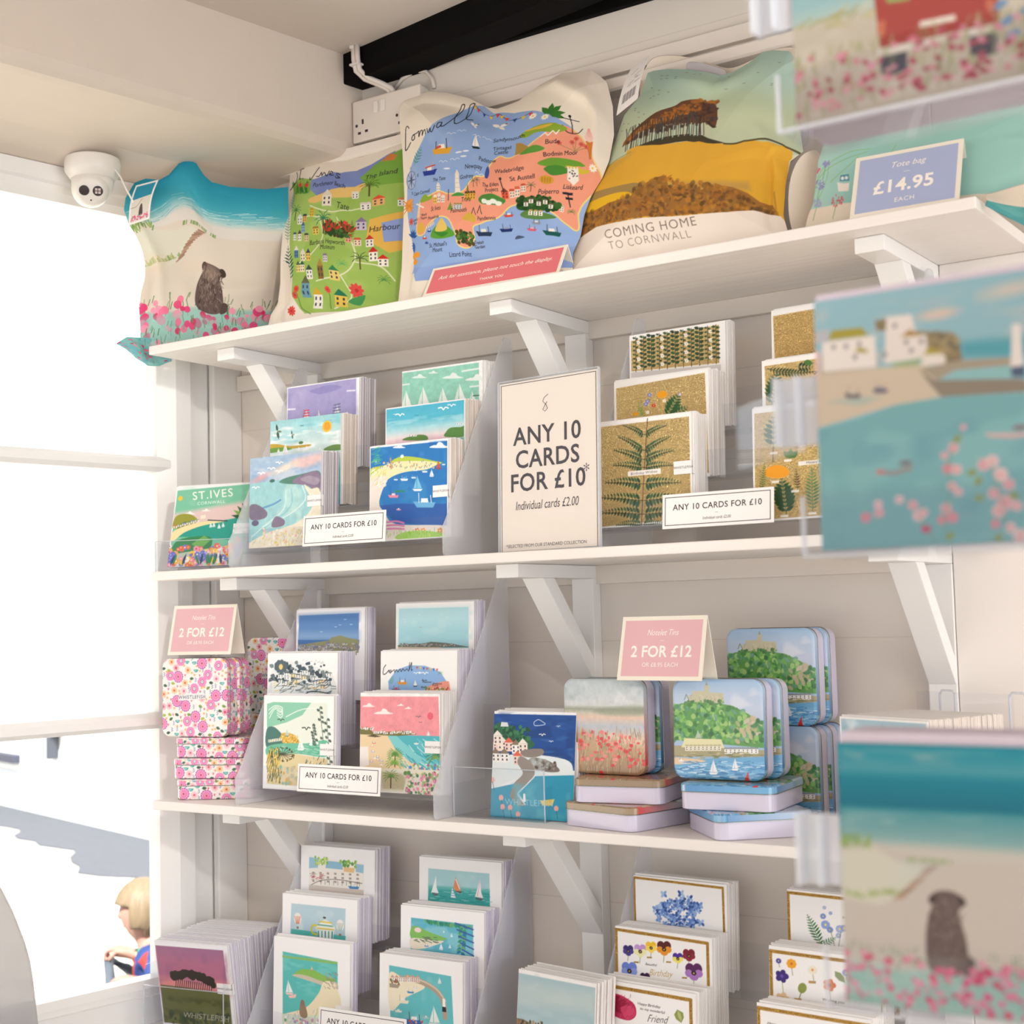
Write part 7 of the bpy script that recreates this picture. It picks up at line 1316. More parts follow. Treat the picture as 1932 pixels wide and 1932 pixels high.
tent((1.296, -0.2775, Z1+.0004), math.radians(3.0), .138, .098, 'periwinkle folded sign reading Tote bag £14.95 each on the top shelf', 'blue', [('Tote bag', .069, .075, .0125, dict(shear=.3)), ('—', .069, .062, .008, {}), ('£14.95', .066, .041, .0275, dict(bold=.025, space=1.04)), ('EACH', .069, .018, .0095, dict(space=1.1))], tilt=.42, m=.006)

# ---------------------------------------------------------------- square tins
TS, TH, LH = 0.137, 0.0345, 0.0115
def rr(s, r, n=6):
    out = []
    for cx, cy, a0 in ((s-r, s-r, 0), (r, s-r, 90), (r, r, 180), (s-r, r, 270)):
        for i in range(n+1): a = math.radians(a0+90*i/n); out.append((cx+r*math.cos(a), cy+r*math.sin(a)))
    return out
_tin = {}
def tin_mesh(kind):
    if kind in _tin: return _tin[kind]
    S, r, c = TS, .016, None
    c = {'poppy': lambda: cv('poppytin'), 'hill': lambda: cv('mounttin'), 'floral': lambda: floral(200, 1.0, 1.5, 3, True, .064)}[kind]()
    def top(U, V):
        x = (U-.5)*S; y = (V-.5)*S; h = S/2-r; dx = np.maximum(np.abs(x)-h, 0); dy = np.maximum(np.abs(y)-h, 0); L = np.hypot(dx, dy); k = np.where(L > r, r/np.maximum(L, 1e-9), 1)
        X = np.sign(x)*(np.minimum(np.abs(x), h)+dx*k); Y = np.sign(y)*(np.minimum(np.abs(y), h)+dy*k)
        e = np.clip((S/2-np.maximum(np.abs(X), np.abs(Y)))/.0045, 0, 1)
        ee = np.clip((r-np.minimum(L, r))/.0045, 0, 1); e = np.where((dx > 0) & (dy > 0), ee, e)
        return np.stack([X+S/2, Y+S/2, TH-(1-e)**2*.0020-.0006*np.clip((e-.3)*3, 0, 1)*0], 1)
    lid = MB(); R1 = rr(S, r); R2 = [(x-S/2, y-S/2) for x, y in R1]; n = len(R1)
    def loop(k, z): return [(x*k+S/2, y*k+S/2, z) for x, y in R2]
    edgec = c.ink()
    tops = loop(1.0, TH-.002); bot = loop(1.0, TH-LH+.0012); rim = loop(1.010, TH-LH+.0008); rim2 = loop(1.010, TH-LH); inn = loop(.985, TH-LH)
    if kind == 'floral':
        def side_grid(z0, z1, k, name, cvs):
            A = np.array([(x*k+S/2, y*k+S/2) for x, y in R2]+[(R2[0][0]*k+S/2, R2[0][1]*k+S/2)]); seg = np.r_[0, np.cumsum(np.hypot(*np.diff(A, axis=0).T))]
            def fn(U, V): q = U*seg[-1]; return np.stack([np.interp(q, seg, A[:, 0]), np.interp(q, seg, A[:, 1]), z0+(z1-z0)*V], 1)
            o = grid_obj(name, fn, cvs, None, [M['printtin']]); me = o.data; D.objects.remove(o); return me
        body_side = side_grid(.0006, TH-LH, .990, 'tin_side', floral(620, .045, 32.0, 5, False, .017)); lid_side = side_grid(TH-LH, TH-.0018, 1.001, 'lid_side', floral(620, .019, 70.0, 6, False, .014))
    lid.add(tops+bot+rim+rim2+inn, [(a*n+i, a*n+(i+1) % n, (a+1)*n+(i+1) % n, (a+1)*n+i) for a in range(4) for i in range(n)], 0)
    lid.m = [0]*n + [1]*(3*n)
    ex = MB(); ex.v = lid.v; ex.f = lid.f; ex.m = [i+(0 if kind != 'x' else 0) for i in lid.m]
    # colour of the lid's own side = picture colour at its border
    cols = []
    for (x, y, z) in lid.v:
        u = min(max(int(x/S*(edgec.shape[1]-1)), 0), edgec.shape[1]-1); v_ = min(max(int(y/S*(edgec.shape[0]-1)), 0), edgec.shape[0]-1); cols.append(edgec[v_, u])
    o = grid_obj('tin_lid', top, c, ex, [M['printtin'], M['tinedge']], excol=np.array(cols)); lm = o.data; D.objects.remove(o)
    b = MB(); q0 = loop(.970, .0); q1 = loop(.985, .0008); q2 = loop(.985, TH-LH+.001)
    b.add(q0+q1+q2, [(a*n+i, a*n+(i+1) % n, (a+1)*n+(i+1) % n, (a+1)*n+i) for a in range(2) for i in range(n)]+[tuple(range(n-1, -1, -1))], 0)
    bm = b.mesh('tin_body', [M['tinbody'] if kind != 'floral' else M['tinedge']])
    _tin[kind] = (lm, bm, (body_side, lid_side) if kind == 'floral' else None); return _tin[kind]
def tin(kind, loc, yaw, label, up=False, lean=0.0, group=None):
    """lying: loc is the front left bottom corner; standing: loc is the lower left corner of the lid face"""
    lm, bm, sd = tin_mesh(kind)
    if up:
        d = Vector((-math.sin(yaw), math.cos(yaw), 0)); t = empty('storage_tin', Vector(loc)+d*TH, (math.pi/2-lean, 0, yaw))
    else: t = empty('storage_tin', loc, (0, 0, yaw))
    tag(t, label, 'tin', group)
    link('tin_lid', lm, t); bd = link('tin_body', bm, t)
    if sd: link('body_print', sd[0], bd); l2 = link('lid_print', sd[1], bd)
    return t
G1 = 'floral square tins'; G2 = 'square tins with pictures on the lid'
t3 = Z3+.0004
tin('poppy', (.812, -.240, t3), math.radians(-13), 'lavender-sided tin lying flat, lowest of the two under the standing poppy tins', group=G2)
tin('poppy', (.838, -.252, t3+TH+.0004), math.radians(9), 'lavender-sided tin lying flat directly under the standing poppy tins', group=G2)
tin('hill', (.987, -.188, t3), math.radians(-46), 'lavender-sided tin lying cornerwise, lowest under the standing hill tins', group=G2)
tin('hill', (1.010, -.256, t3+TH+.0004), math.radians(5), 'lavender-sided tin lying flat directly under the standing hill tins', group=G2)
zt = t3+2*TH+.0012
tin('poppy', (.795, -.200, zt), math.radians(-2.0), 'standing square tin with red poppies by the sea on its lid', up=True, lean=.01, group=G2)
tin('hill', (.800, -.1635, zt), math.radians(-1), 'tin standing directly behind the poppy-lidded tin', up=True, group=G2)
tin('hill', (.982, -.212, zt), 0.0, 'standing square tin with a green castle hill lid, in front beside the poppy tin', up=True, lean=.03, group=G2)
tin('hill', (.990, -.1735, zt), math.radians(1), 'tin standing directly behind the front castle hill tin, showing only its side', up=True, group=G2)
for k, wh in enumerate(('front', 'middle', 'rear')): tin('hill', (1.017+.003*k, -.1055+k*.0348, t3), 0.0, 'castle hill tin standing in the lower back row, %s one of three' % wh, up=True, group=G2)
for k, wh in enumerate(('front', 'rear')): tin('hill', (1.018+.004*k, -.1045+k*.0352, t3+TS+.0012), math.radians(-1.5), 'castle hill tin balanced on top of the back row, %s one of two' % wh, up=True, group=G2)
tin('floral', (.036, -.262, t3), math.radians(30), 'pink floral tin lying flat, lowest of the stack of three at the left end', group=G1)
tin('floral', (.018, -.254, t3+TH+.0004), math.radians(22), 'pink floral tin lying flat, middle of the stack of three at the left end', group=G1)
tin('floral', (.006, -.238, t3+2*TH+.0008), math.radians(17), 'pink floral tin lying flat, top of the stack of three at the left end', group=G1)
zf = t3+3*TH+.0016
tin('floral', (-.0255, -.235, zf), math.radians(10.7), 'pink floral tin standing on edge under the pink folded sign', up=True, lean=.01, group=G1)
tin('floral', (-.029, -.199, zf), math.radians(10), 'pink floral tin standing directly behind the front floral tin', up=True, group=G1)
tin('floral', (.052, -.100, t3), 0.03, 'pink floral tin standing on the shelf at the back, lower front of the rear pile', up=True, group=G1)
tin('floral', (.055, -.063, t3), 0.02, 'pink floral tin standing on the shelf at the back, lower rear of the rear pile', up=True, group=G1)
tin('floral', (.050, -.098, t3+TS+.001), 0.03, 'pink floral tin with its label half hidden, upper front of the rear pile', up=True, group=G1)
tin('floral', (.056, -.061, t3+TS+.001), 0.02, 'pink floral tin at the back, upper rear of the rear pile', up=True, group=G1)
# ---------------------------------------------------------------- tote bags
def resamp(L, n):
    A = np.array(L, float); d = np.r_[0, np.cumsum(np.hypot(*np.diff(A, axis=0).T))]; q = np.linspace(0, d[-1], n); return np.c_[np.interp(q, d, A[:, 0]), np.interp(q, d, A[:, 1])]
def bag(c, base, left, top, right, bottom, label, bulge=.035, back=.045, seed=1, folds=(), lean=.4857, name='tote_bag', frame=None):
    """stuffed cloth bag: outline in x,z; front cloth bulges towards the room, back cloth behind it"""
    rg = np.random.RandomState(seed)
    def patch(U, V):
        f = lambda L, q: (lambda S: np.c_[np.interp(q, np.linspace(0, 1, 200), S[:, 0]), np.interp(q, np.linspace(0, 1, 200), S[:, 1])])(resamp(L, 200))
        l = f(left, V); r = f(right, V); t = f(top, U); b = f(bottom, U); u = U[:, None]; v = V[:, None]
        p00, p10, p01, p11 = [np.array(q, float) for q in (bottom[0], bottom[-1], top[0], top[-1])]
        return (1-u)*l+u*r+(1-v)*b+v*t-((1-u)*(1-v)*p00+u*(1-v)*p10+(1-u)*v*p01+u*v*p11)
    W_ = []
    for _ in range(10):
        a = rg.uniform(0, math.pi); W_.append((rg.uniform(.1, .9), rg.uniform(.1, .9), math.cos(a), math.sin(a), rg.uniform(.04, .09), rg.uniform(.2, .45), rg.uniform(-1, 1)*.0055))
    W_ += list(folds)
    def depth(U, V, s):
        e = np.clip(np.minimum(np.minimum(U, 1-U)*1.0, np.minimum(V*1.2, (1-V)))/.5, 0, 1); sh = (1-(1-np.clip(e*2.0, 0, 1))**2)*.6+.4*np.clip(e*1.2, 0, 1)
        w = np.zeros_like(U)
        for (x, y, ca, sa, wd_, ln, am) in W_:
            p = (U-x)*ca+(V-y)*sa; q = -(U-x)*sa+(V-y)*ca; w += am*np.exp(-(p/wd_)**2-(q/ln)**2)
        return s*sh+w*np.clip(e*8, 0, 1)
    def FR(a, y, z):
        if frame is None: return np.stack([a, y, z], 1)
        x0, y0, yw_ = frame; ca, sa = math.cos(yw_), math.sin(yw_); return np.stack([x0+a*ca-y*sa, y0+a*sa+y*ca, z], 1)
    def front(U, V):
        P2 = patch(U, V); d = depth(U, V, bulge); y = base+(P2[:, 1]-.4)*lean-d
        return FR(P2[:, 0], y, np.maximum(P2[:, 1], .4012))
    n = 36; ex = MB(); U, V = np.meshgrid(np.linspace(0, 1, n), np.linspace(0, 1, n)); u, v = U.ravel(), V.ravel(); P2 = patch(u, v); dd = depth(u, v, back)
    yy = base+.0008+(P2[:, 1]-.4)*lean+dd
    Q = FR(P2[:, 0], yy if frame else np.minimum(yy, -.020), np.maximum(P2[:, 1], .4012))
    ex.add(Q.tolist(), [(j*n+i, (j+1)*n+i, (j+1)*n+i+1, j*n+i+1) for j in range(n-1) for i in range(n-1)], 1)
    o = grid_obj(name, front, c, ex, [M['printcloth'], M['canvas']], smooth_all=True); tag(o, label, 'tote bag', None)
    return o, front
b1, f1 = bag(cv('bagdog'), 0.0,
    [(.030, .4015), (.030, .445), (.028, .480), (.032, .508), (.039, .533), (.040, .557), (.035, .585), (.025, .609), (.012, .630), (.004, .657), (.007, .678), (.023, .706)],
    [(.023, .706), (.043, .714), (.067, .712), (.084, .722), (.102, .743), (.119, .750), (.133, .744), (.146, .723), (.160, .710), (.194, .702), (.256, .699), (.298, .704)],
    [(.272, .4015), (.280, .462), (.287, .521), (.292, .56), (.298, .628), (.298, .704)], [(.030, .4015), (.15, .4013), (.272, .4015)],
    'tote bag with a dog on a beach and pink flowers, leftmost on the shelf', bulge=.022, back=.03, seed=3, lean=-.05, frame=(-.070, -.278, math.radians(43)),
    folds=[(.10, .45, .95, .3, .05, .35, .012), (.32, .86, .5, .86, .05, .2, -.010), (.05, .3, 1, 0, .03, .2, -.008)])
b2, f2 = bag(cv('bagives'), -.200,
    [(.203, .402), (.197, .446), (.205, .466), (.192, .510), (.170, .561), (.142, .641), (.129, .701), (.103, .778), (.096, .811)],
    [(.096, .811), (.112, .818), (.159, .804), (.208, .781), (.255, .754), (.288, .747), (.318, .755), (.350, .772), (.382, .783), (.426, .776)],
    [(.525, .402), (.497, .54), (.46, .66), (.426, .776)], [(.203, .402), (.36, .4015), (.525, .402)],
    'cream tote bag printed with a green village map titled St. Ives', bulge=.020, back=.03, seed=5, folds=[(.06, .2, .98, .2, .04, .3, -.010)])
b3, f3 = bag(cv('bagmap'), -.238,
    [(.528, .4015), (.510, .475), (.487, .546), (.464, .619), (.423, .721), (.396, .779), (.382, .817), (.385, .830)],
    [(.385, .830), (.396, .835), (.440, .837), (.485, .822), (.540, .797), (.588, .766), (.613, .755), (.655, .761), (.692, .783), (.731, .796), (.789, .785), (.810, .768), (.828, .750)],
    [(.856, .4015), (.846, .443), (.852, .469), (.849, .506), (.853, .537), (.865, .566), (.870, .596), (.867, .643), (.851, .699), (.828, .750)], [(.528, .4015), (.7, .4013), (.856, .4015)],
    'cream tote bag printed with a blue and salmon map titled Cornwall', bulge=.034, back=.035, seed=8, folds=[(.85, .86, .7, .7, .04, .25, .012), (.95, .6, 1, .2, .03, .3, .008), (.2, .93, .1, 1, .05, .3, -.008), (.05, .15, 1, .1, .05, .25, -.012)])
b4, f4 = bag(cv('hills'), -.228,
    [(.836, .4015), (.841, .451), (.843, .481), (.837, .512), (.839, .553), (.855, .585), (.865, .632), (.870, .681), (.892, .713), (.895, .754)],
    [(.895, .754), (.906, .755), (.931, .751), (.968, .740), (1.004, .725), (1.029, .712), (1.049, .712), (1.074, .722), (1.094, .736), (1.112, .734), (1.138, .725), (1.154, .705)],
    [(1.193, .4015), (1.177, .442), (1.172, .492), (1.173, .528), (1.190, .540), (1.168, .619), (1.154, .705)], [(.836, .4015), (1.0, .4013), (1.193, .4015)],
    'tote bag with a copse on a golden hill, lettered Coming Home to Cornwall', bulge=.028, back=.05, seed=11, folds=[(.9, .45, .8, .6, .03, .14, .010), (.93, .25, 1, .1, .02, .2, -.008), (.45, .93, .1, 1, .06, .25, .012)])
b5, f5 = bag(cv('bagfloral'), -.236,
    [(1.215, .4015), (1.218, .432), (1.222, .448), (1.219, .517), (1.228, .572)], [(1.228, .572), (1.332, .580), (1.494, .562), (1.601, .548)],
    [(1.600, .4015), (1.595, .429), (1.601, .548)], [(1.215, .4015), (1.4, .4013), (1.600, .4015)],
    'pale green tote bag with scabious flowers behind the Tote bag price sign', bulge=.018, back=.03, seed=14)
def cloth_strip(name, rows, parent, m, th=.0016):
    """rows of points making a ribbon of cloth with thickness"""
    n = len(rows[0]); vs = [p for r in rows for p in r]; me = D.meshes.new(name)
    me.from_pydata(vs, [], [(j*n+i, j*n+i+1, (j+1)*n+i+1, (j+1)*n+i) for j in range(len(rows)-1) for i in range(n-1)]); me.materials.append(m)
    me.polygons.foreach_set('use_smooth', [True]*len(me.polygons)); o = link(name, me, parent); s = o.modifiers.new('thick', 'SOLIDIFY'); s.thickness = th; s.offset = 0
    sb = o.modifiers.new('smooth', 'SUBSURF'); sb.levels = 2; sb.render_levels = 2; return o
def yb(base, z, off=0): return base+(z-.4)*.4857+off
# back cloth of the hill bag standing above its front edge, with the sewn name tape
edge = [(.872, .745), (.878, .786), (.890, .795), (.916, .790), (.953, .775), (.979, .761), (1.007, .744), (1.038, .724), (1.075, .738), (1.112, .748), (1.150, .735)]
low = [(.885, .70), (.892, .72), (.903, .735), (.925, .735), (.955, .725), (.985, .715), (1.010, .700), (1.040, .695), (1.075, .705), (1.11, .715), (1.150, .69)]
cloth_strip('inner_back', [[(x, yb(-.215, z), z) for x, z in low], [(x, yb(-.208, z), (z+z2)/2) for (x, z), (_, z2) in zip(edge, low)], [(x, yb(-.212, z), z) for x, z in edge]], b4, M['canvas'])
tp = [(.962, .741), (.98, .735), (1.0, .726), (1.02, .714), (1.04, .704)]
o = cloth_strip('name_tape', [[(x, yb(-.2225, z), z-.002) for x, z in tp], [(x, yb(-.2225, z), z+.016) for x, z in tp]], b4, mat('grey_name_tape', 'bdb7bb', .8), .0006)
for i, ch in enumerate('WHISTLEFISH'):
    t_ = i/10; x = .966+.070*t_; z = .749-.037*t_**1.15; me = text_mesh(ch, .0085); me.materials.append(M['ink']); q = link('lettering', me, o, loc=(x, yb(-.2238, z), z), rot=(math.pi/2-.45, math.radians(24+14*t_), 0)); q.rotation_euler = (math.pi/2-.45, 0.45+.2*t_, 0)
# side folds of canvas at the right of the hill bag
cloth_strip('side_gusset', [[(1.186, -.205, .405), (1.180, -.205, .45), (1.178, -.19, .50), (1.190, -.17, .536)], [(1.205, -.185, .405), (1.212, -.17, .455), (1.206, -.16, .51), (1.203, -.15, .545)], [(1.196, -.13, .405), (1.206, -.12, .46), (1.210, -.12, .51), (1.196, -.12, .55)]], b4, M['canvas'])
b = MB(); b.prism([(1.190, .4015), (1.222, .4015), (1.226, .47), (1.20, .462)], -.115, -.075, T=lambda x, z, y: (x, y, z)); tag(b.build('tote_bag', mat('dark_mustard_cloth', '8a6a1c', .9, bump=.3, scale=80), bevel=.004), 'dark mustard tote bag, a sliver of it between the hill bag and the scabious bag', 'tote bag')
# left bag: loose corner hanging over the shelf end
c = Cv(110, .9, '86c9c6', None, 4); c.wash('6fb4c4', 5, .5, .6); c.wash('a9d8d0', 6, .55, .6); c.dots(26, (.02, .05, .98, .85), .055, PINKS, .95, .7); c.strokes(20, (0, 0, 1, .9), .1, .012, ['4f8a7a', '5f9a90'], -1.4)
CAN['corner'] = c
def corner(U, V):
    tp_ = resamp([(-.318, .405), (-.30, .418), (-.262, .4225), (-.225, .4225)], 60); bt = resamp([(-.312, .394), (-.292, .380), (-.262, .371), (-.236, .374), (-.208, .386)], 60)
    q = np.linspace(0, 1, 60); T_ = np.c_[np.interp(U, q, tp_[:, 0]), np.interp(U, q, tp_[:, 1])]; B_ = np.c_[np.interp(U, q, bt[:, 0]), np.interp(U, q, bt[:, 1])]; P2 = B_*(1-V[:, None])+T_*V[:, None]
    x = -.022+.010*np.sin(U*7)*np.sin(V*3)-.02*V*(1-U)
    return np.stack([x, P2[:, 0], P2[:, 1]], 1)
o = grid_obj('loose_corner', corner, c, None, [M['printcloth']], b1); s = o.modifiers.new('thick', 'SOLIDIFY'); s.thickness = .0025; s.offset = 0
# right bag: cloth spilling over the shelf end
c = Cv(120, .8, 'e9dccb', None, 4); c.poly([(0, 0), (1, 0), (1, .28), (.4, .32), (0, .34)], 'e9dccb'); c.poly([(0, .36), (.4, .42), (1, .40), (1, .8), (0, .8)], '5aa5a8'); c.wash('7fc0bc', 5, .5, .5, .5, 1)
CAN['spill'] = c
def spill(U, V):
    x = 1.463+U*.15; top_ = .400-.002*U; bot = .392-.055*U-.02*np.sin(U*3.1); z = bot*(1-V)+(top_+.004)*V; return np.stack([x, -.262+.012*np.sin(U*6+V*2)-.01*V, z], 1)
o = grid_obj('hanging_hem', spill, c, None, [M['printcloth']], b5); s = o.modifiers.new('thick', 'SOLIDIFY'); s.thickness = .0025; s.offset = 0
# swing tags
def swing(c, corners, parent, name='swing_tag'):
    TL, TR, BR, BL = [np.array(p) for p in corners]
    def f(U, V):
        u, v = U[:, None], V[:, None]; p = (BL*(1-u)+BR*u)*(1-v)+(TL*(1-u)+TR*u)*v; p[:, 1] -= .006*np.sin(V*3.0); return p
    o = grid_obj(name, f, c, None, [M['print']], parent); s = o.modifiers.new('thick', 'SOLIDIFY'); s.thickness = .0008; s.offset = 1
    return o
def F1(a, y, z): k = math.radians(43); return (-.070+a*math.cos(k)-y*math.sin(k), -.278+a*math.sin(k)+y*math.cos(k), z)
swing(cv('minidog'), [F1(.029, -.040, .693), F1(.069, -.045, .703), F1(.053, -.055, .629), F1(.016, -.045, .619)], b1)
swing(cv('tag'), [(.892, -.105, .744), (.926, -.105, .759), (.935, -.165, .672), (.898, -.165, .654)], b4)

# ---------------------------------------------------------------- security camera
dc = Vector((-.062, -.352, .724))
t = empty('security_camera', dc); tag(t, 'white dome security camera with two dark round lenses under the bay ceiling', 'security camera')
b = MB(); b.lathe([(.040, .012), (.047, .008), (.0485, .000), (.0485, -.012), (.046, -.018), (.040, -.026), (.036, -.029)]); b.build('mounting_base', M['plastic'], t, smooth=True).modifiers.new('e', 'EDGE_SPLIT').split_angle = .7
b = MB(); b.lathe([(.037, -.026), (.0365, -.036), (.034, -.046), (.029, -.054), (.020, -.060), (.004, -.062)]); b.build('housing_ring', M['plastic'], t, smooth=True)
look = (cam.location - dc).normalized() if cam.location.length else Vector((.7, -.7, -.3))
look = (Vector((1.947, -2.03, -.45)) - dc).normalized(); q = look.to_track_quat('Z', 'Y'); bc = Vector((.006, -.010, -.048))
bm_ = bmesh.new(); bmesh.ops.create_uvsphere(bm_, u_segments=40, v_segments=24, radius=.0325)
for v in bm_.verts:
    if v.co.z > .024: v.co.z = .024 + (v.co.z-.024)*.12
me = D.meshes.new('camera_ball'); bm_.to_mesh(me); bm_.free(); me.materials.append(M['plastic']); me.polygons.foreach_set('use_smooth', [True]*len(me.polygons))
ball = link('camera_ball', me, t, loc=bc); ball.rotation_euler = q.to_euler()
for nm, x, m_ in (('lens', -.0105, 'lens'), ('lamp', .0125, 'lens')):
    b = MB(); b.lathe([(.0088, -.001), (.0088, .0012), (.0078, .0016), (.0005, .0018)], 28); lo = b.build(nm, M[m_], ball, loc=(x, .001, .0245))
    if nm == 'lamp':
        b = MB()
        for i in (-1, 1):
            for j in (-1, 1): b.box(i*.0027-.0021, i*.0027+.0021, j*.0027-.0021, j*.0027+.0021, .0018, .0022)
        b.build('lamp_cell', M['lensw'], lo)
b = MB(); b.lathe([(.0014, 0), (.0014, .0006), (.0003, .0008)], 12); b.build('sensor_dot', M['dark'], ball, loc=(.001, -.0155, .0246))
b = MB(); b.tube([(.044, .012, -.014), (.052, .018, -.028), (.058, .026, -.05), (.060, .04, -.07)], .0016, 8); b.build('cable', M['plastic'], t)

# ---------------------------------------------------------------- double socket and cables
t = empty('wall_socket', (.268, -.0002, .778)); tag(t, 'white double power socket on the wall above the shelf, half hidden by the map bag', 'power socket')
b = MB(); b.box(0, .155, -.022, 0, 0, .076); b.build('back_box', M['socket'], t, bevel=.003)
b = MB(); b.box(-.001, .156, -.029, -.022, -.001, .077); pl = b.build('face_plate', M['socket'], t, bevel=.0025)
for x in (.0500, .0665): b = MB(); b.box(x, x+.0105, -.0315, -.029, .045, .067); b.build('rocker_switch', M['plastic'], t, bevel=.0012)
b = MB()
for x0 in (.018, .112):
    b.box(x0+.0035, x0+.0075, -.0295, -.0288, .031, .040); b.box(x0-.006, x0+.0005, -.0295, -.0288, .013, .0175); b.box(x0+.0105, x0+.017, -.0295, -.0288, .0145, .019)
    b.lathe([(.0028, 0), (.0028, .0006)], 12, T=lambda x, y, z, x0=x0: (x0-.009+x, -.0296+z, .030+y))
b.build('pin_hole', M['dark'], pl)
b = MB()
for dx in (0, .0085): b.tube([(.300+dx, -.062, .942), (.301+dx, -.062, .915), (.302+dx, -.058, .897), (.311+dx, -.045, .884), (.330+dx, -.030, .874), (.345+dx, -.022, .864), (.350+dx, -.018, .853)], .0048, 10)
o = b.build('power_cable', M['socket'], smooth=True); tag(o, 'pair of white cables running down the black beam to the socket', 'cable')
b = MB(); b.box(.294, .316, -.068, -.052, .905, .909); b.box(.296, .304, -.069, -.053, .936, .942); b.build('cable_clip', M['plastic'], o, bevel=.001)
b = MB(); b.tube([(.345, -.004, .868), (.365, -.004, .884), (.395, -.004, .891), (.420, -.004, .885), (.433, -.004, .868), (.437, -.004, .85)], .0035, 8); tag(b.build('loop_cable', M['socket'], smooth=True), 'thin painted cable looping on the wall right of the double socket', 'cable')

# ---------------------------------------------------------------- card rack close to the camera
FY = -1.12
rk = empty('card_rack', (1.58, FY+.03, -.75)); tag(rk, 'clear acrylic card rack close to the camera at the right edge', 'card rack')
def rch(bb, name, m, **k): o = bb.build(name, m, **k); o.parent = rk; o.matrix_parent_inverse = Matrix.Translation(rk.location).inverted(); return o
fg = [(.2325, 1.574, .166, 'van', 'card with a red van among pink poppies, topmost in the near rack', .0), (-.0562, 1.580, .168, 'bigharbour', 'card of a harbour village and pink blossom, middle of the near rack', -.01), (-.3480, 1.5835, .166, 'foredog', 'card of a dog on a beach under a teal sea, lowest in the near rack', .015)]
for zb, x0, h, key, lab, yaw in fg:
    c = cv(key); w = .170
    card_obj(key, lab, (x0, FY+h*.02, zb+h), w, yaw, .02, h=h, env='envl')
    file_cards((x0, FY+h*.02, zb+h+(.006 if key == 'foredog' else .004)), w, yaw, .02, 11, 'envf', 'card with lavender envelope behind the %s card in the near rack' % {'van': 'red van', 'bigharbour': 'harbour village', 'foredog': 'dog on a beach'}[key], 'cards behind the %s card, near rack' % {'van': 'red van', 'bigharbour': 'harbour village', 'foredog': 'dog on a beach'}[key], h=h+(.006 if key == 'foredog' else .004), start=.0035, pitch=.0046, z_jit=.001)
    b = MB(); zz = zb-.0035
    b.box(x0-.010, x0+.20, FY-.005, FY+.064, zz, zz+.003); b.box(x0-.010, x0+.20, FY-.008, FY-.005, zz, zz+.040); b.box(x0-.010, x0+.20, FY+.061, FY+.064, zz+.003, zz+.150)
    rch(b, 'clear_pocket', M['acryl'])
    b = MB(); b.box(x0-.0105, x0-.0085, FY-.008, FY-.005, zz, zz+.040); b.box(x0-.010, x0+.20, FY-.0082, FY-.0048, zz-.0008, zz+.0012); rch(b, 'bright_edge', M['acryledge'])
    b = MB(); za = zb+.072
    b.box(x0-.028, x0-.001, FY+.006, FY+.009, za, za+.047); b.box(x0-.0295, x0-.0265, FY-.004, FY+.012, za, za+.047); b.box(x0-.014, x0-.012, FY-.004, FY+.012, za, za+.047)
    rch(b, 'side_tab', M['acryledge'], bevel=.0008)

b = MB(); b.box(1.50, 1.86, FY-.10, FY+.2, FLOOR+.0003, FLOOR+.012); rch(b, 'foot_plate', M['frost'])
# window-side slanting flange of the middle pocket
b = MB(); b.prism([(1.566, FY+.004), (1.568, FY+.006), (1.482, FY+.090), (1.480, FY+.088)], .012, .058, T=lambda x, y, z: (x, y, z)); rch(b, 'slanting_flange', clear_mat('mirror_like_acrylic', (.95, .95, .96), .10, rough=.01))

# ---------------------------------------------------------------- low counter and display by the window
b = MB(); b.box(-.085, .42, -3.2, -.52, FLOOR, -.86); b.box(-.09, .43, -3.2, -.50, -.86, -.84); tag(b.build('window_counter', M['white'], bevel=.002), 'low white counter under the window, bottom left corner', 'counter')
t = empty('leaflet_display', (.0, -.6, -.84)); tag(t, 'grey milky acrylic leaflet display at the bottom left corner by the window', 'leaflet display')
b = MB(); b.prism([(-.16, .0), (-.16, .43), (-.08, .43), (.012, .345), (.038, .315), (.066, .273), (.079, .245), (.086, .217), (.092, .185), (.097, .155), (.105, .0)], 0, .004, T=lambda x, z, y: (x, y, z)); b.build('end_panel', clear_mat('grey_milky_acrylic', (.8, .8, .8), .02, frost=.75, fcol=(.62, .60, .60), rough=.2), t)
b = MB(); b.prism([(-.1, .136), (.080, .157), (.074, .118), (-.1, .09)], -.05, -.047, T=lambda x, z, y: (x, y, z)); b.prism([(-.1, .09), (.074, .118), (.074, .121), (-.1, .093)], -.05, .0, T=lambda x, z, y: (x, y, z)); b.build('clear_pocket', M['acryl'], t)
for i in range(5):
    b = MB(); b.box(-.14, -.02, -.044, -.006, 0, .0016); o = b.build('leaflet', M['card'], loc=(.043-i*.001, -.6, -.84+.119+i*.0028), rot=(0, math.radians(-9), 0)); tag(o, 'white printed leaflet lying in the milky display at the bottom left corner', 'leaflet', 'leaflets lying in the milky display')

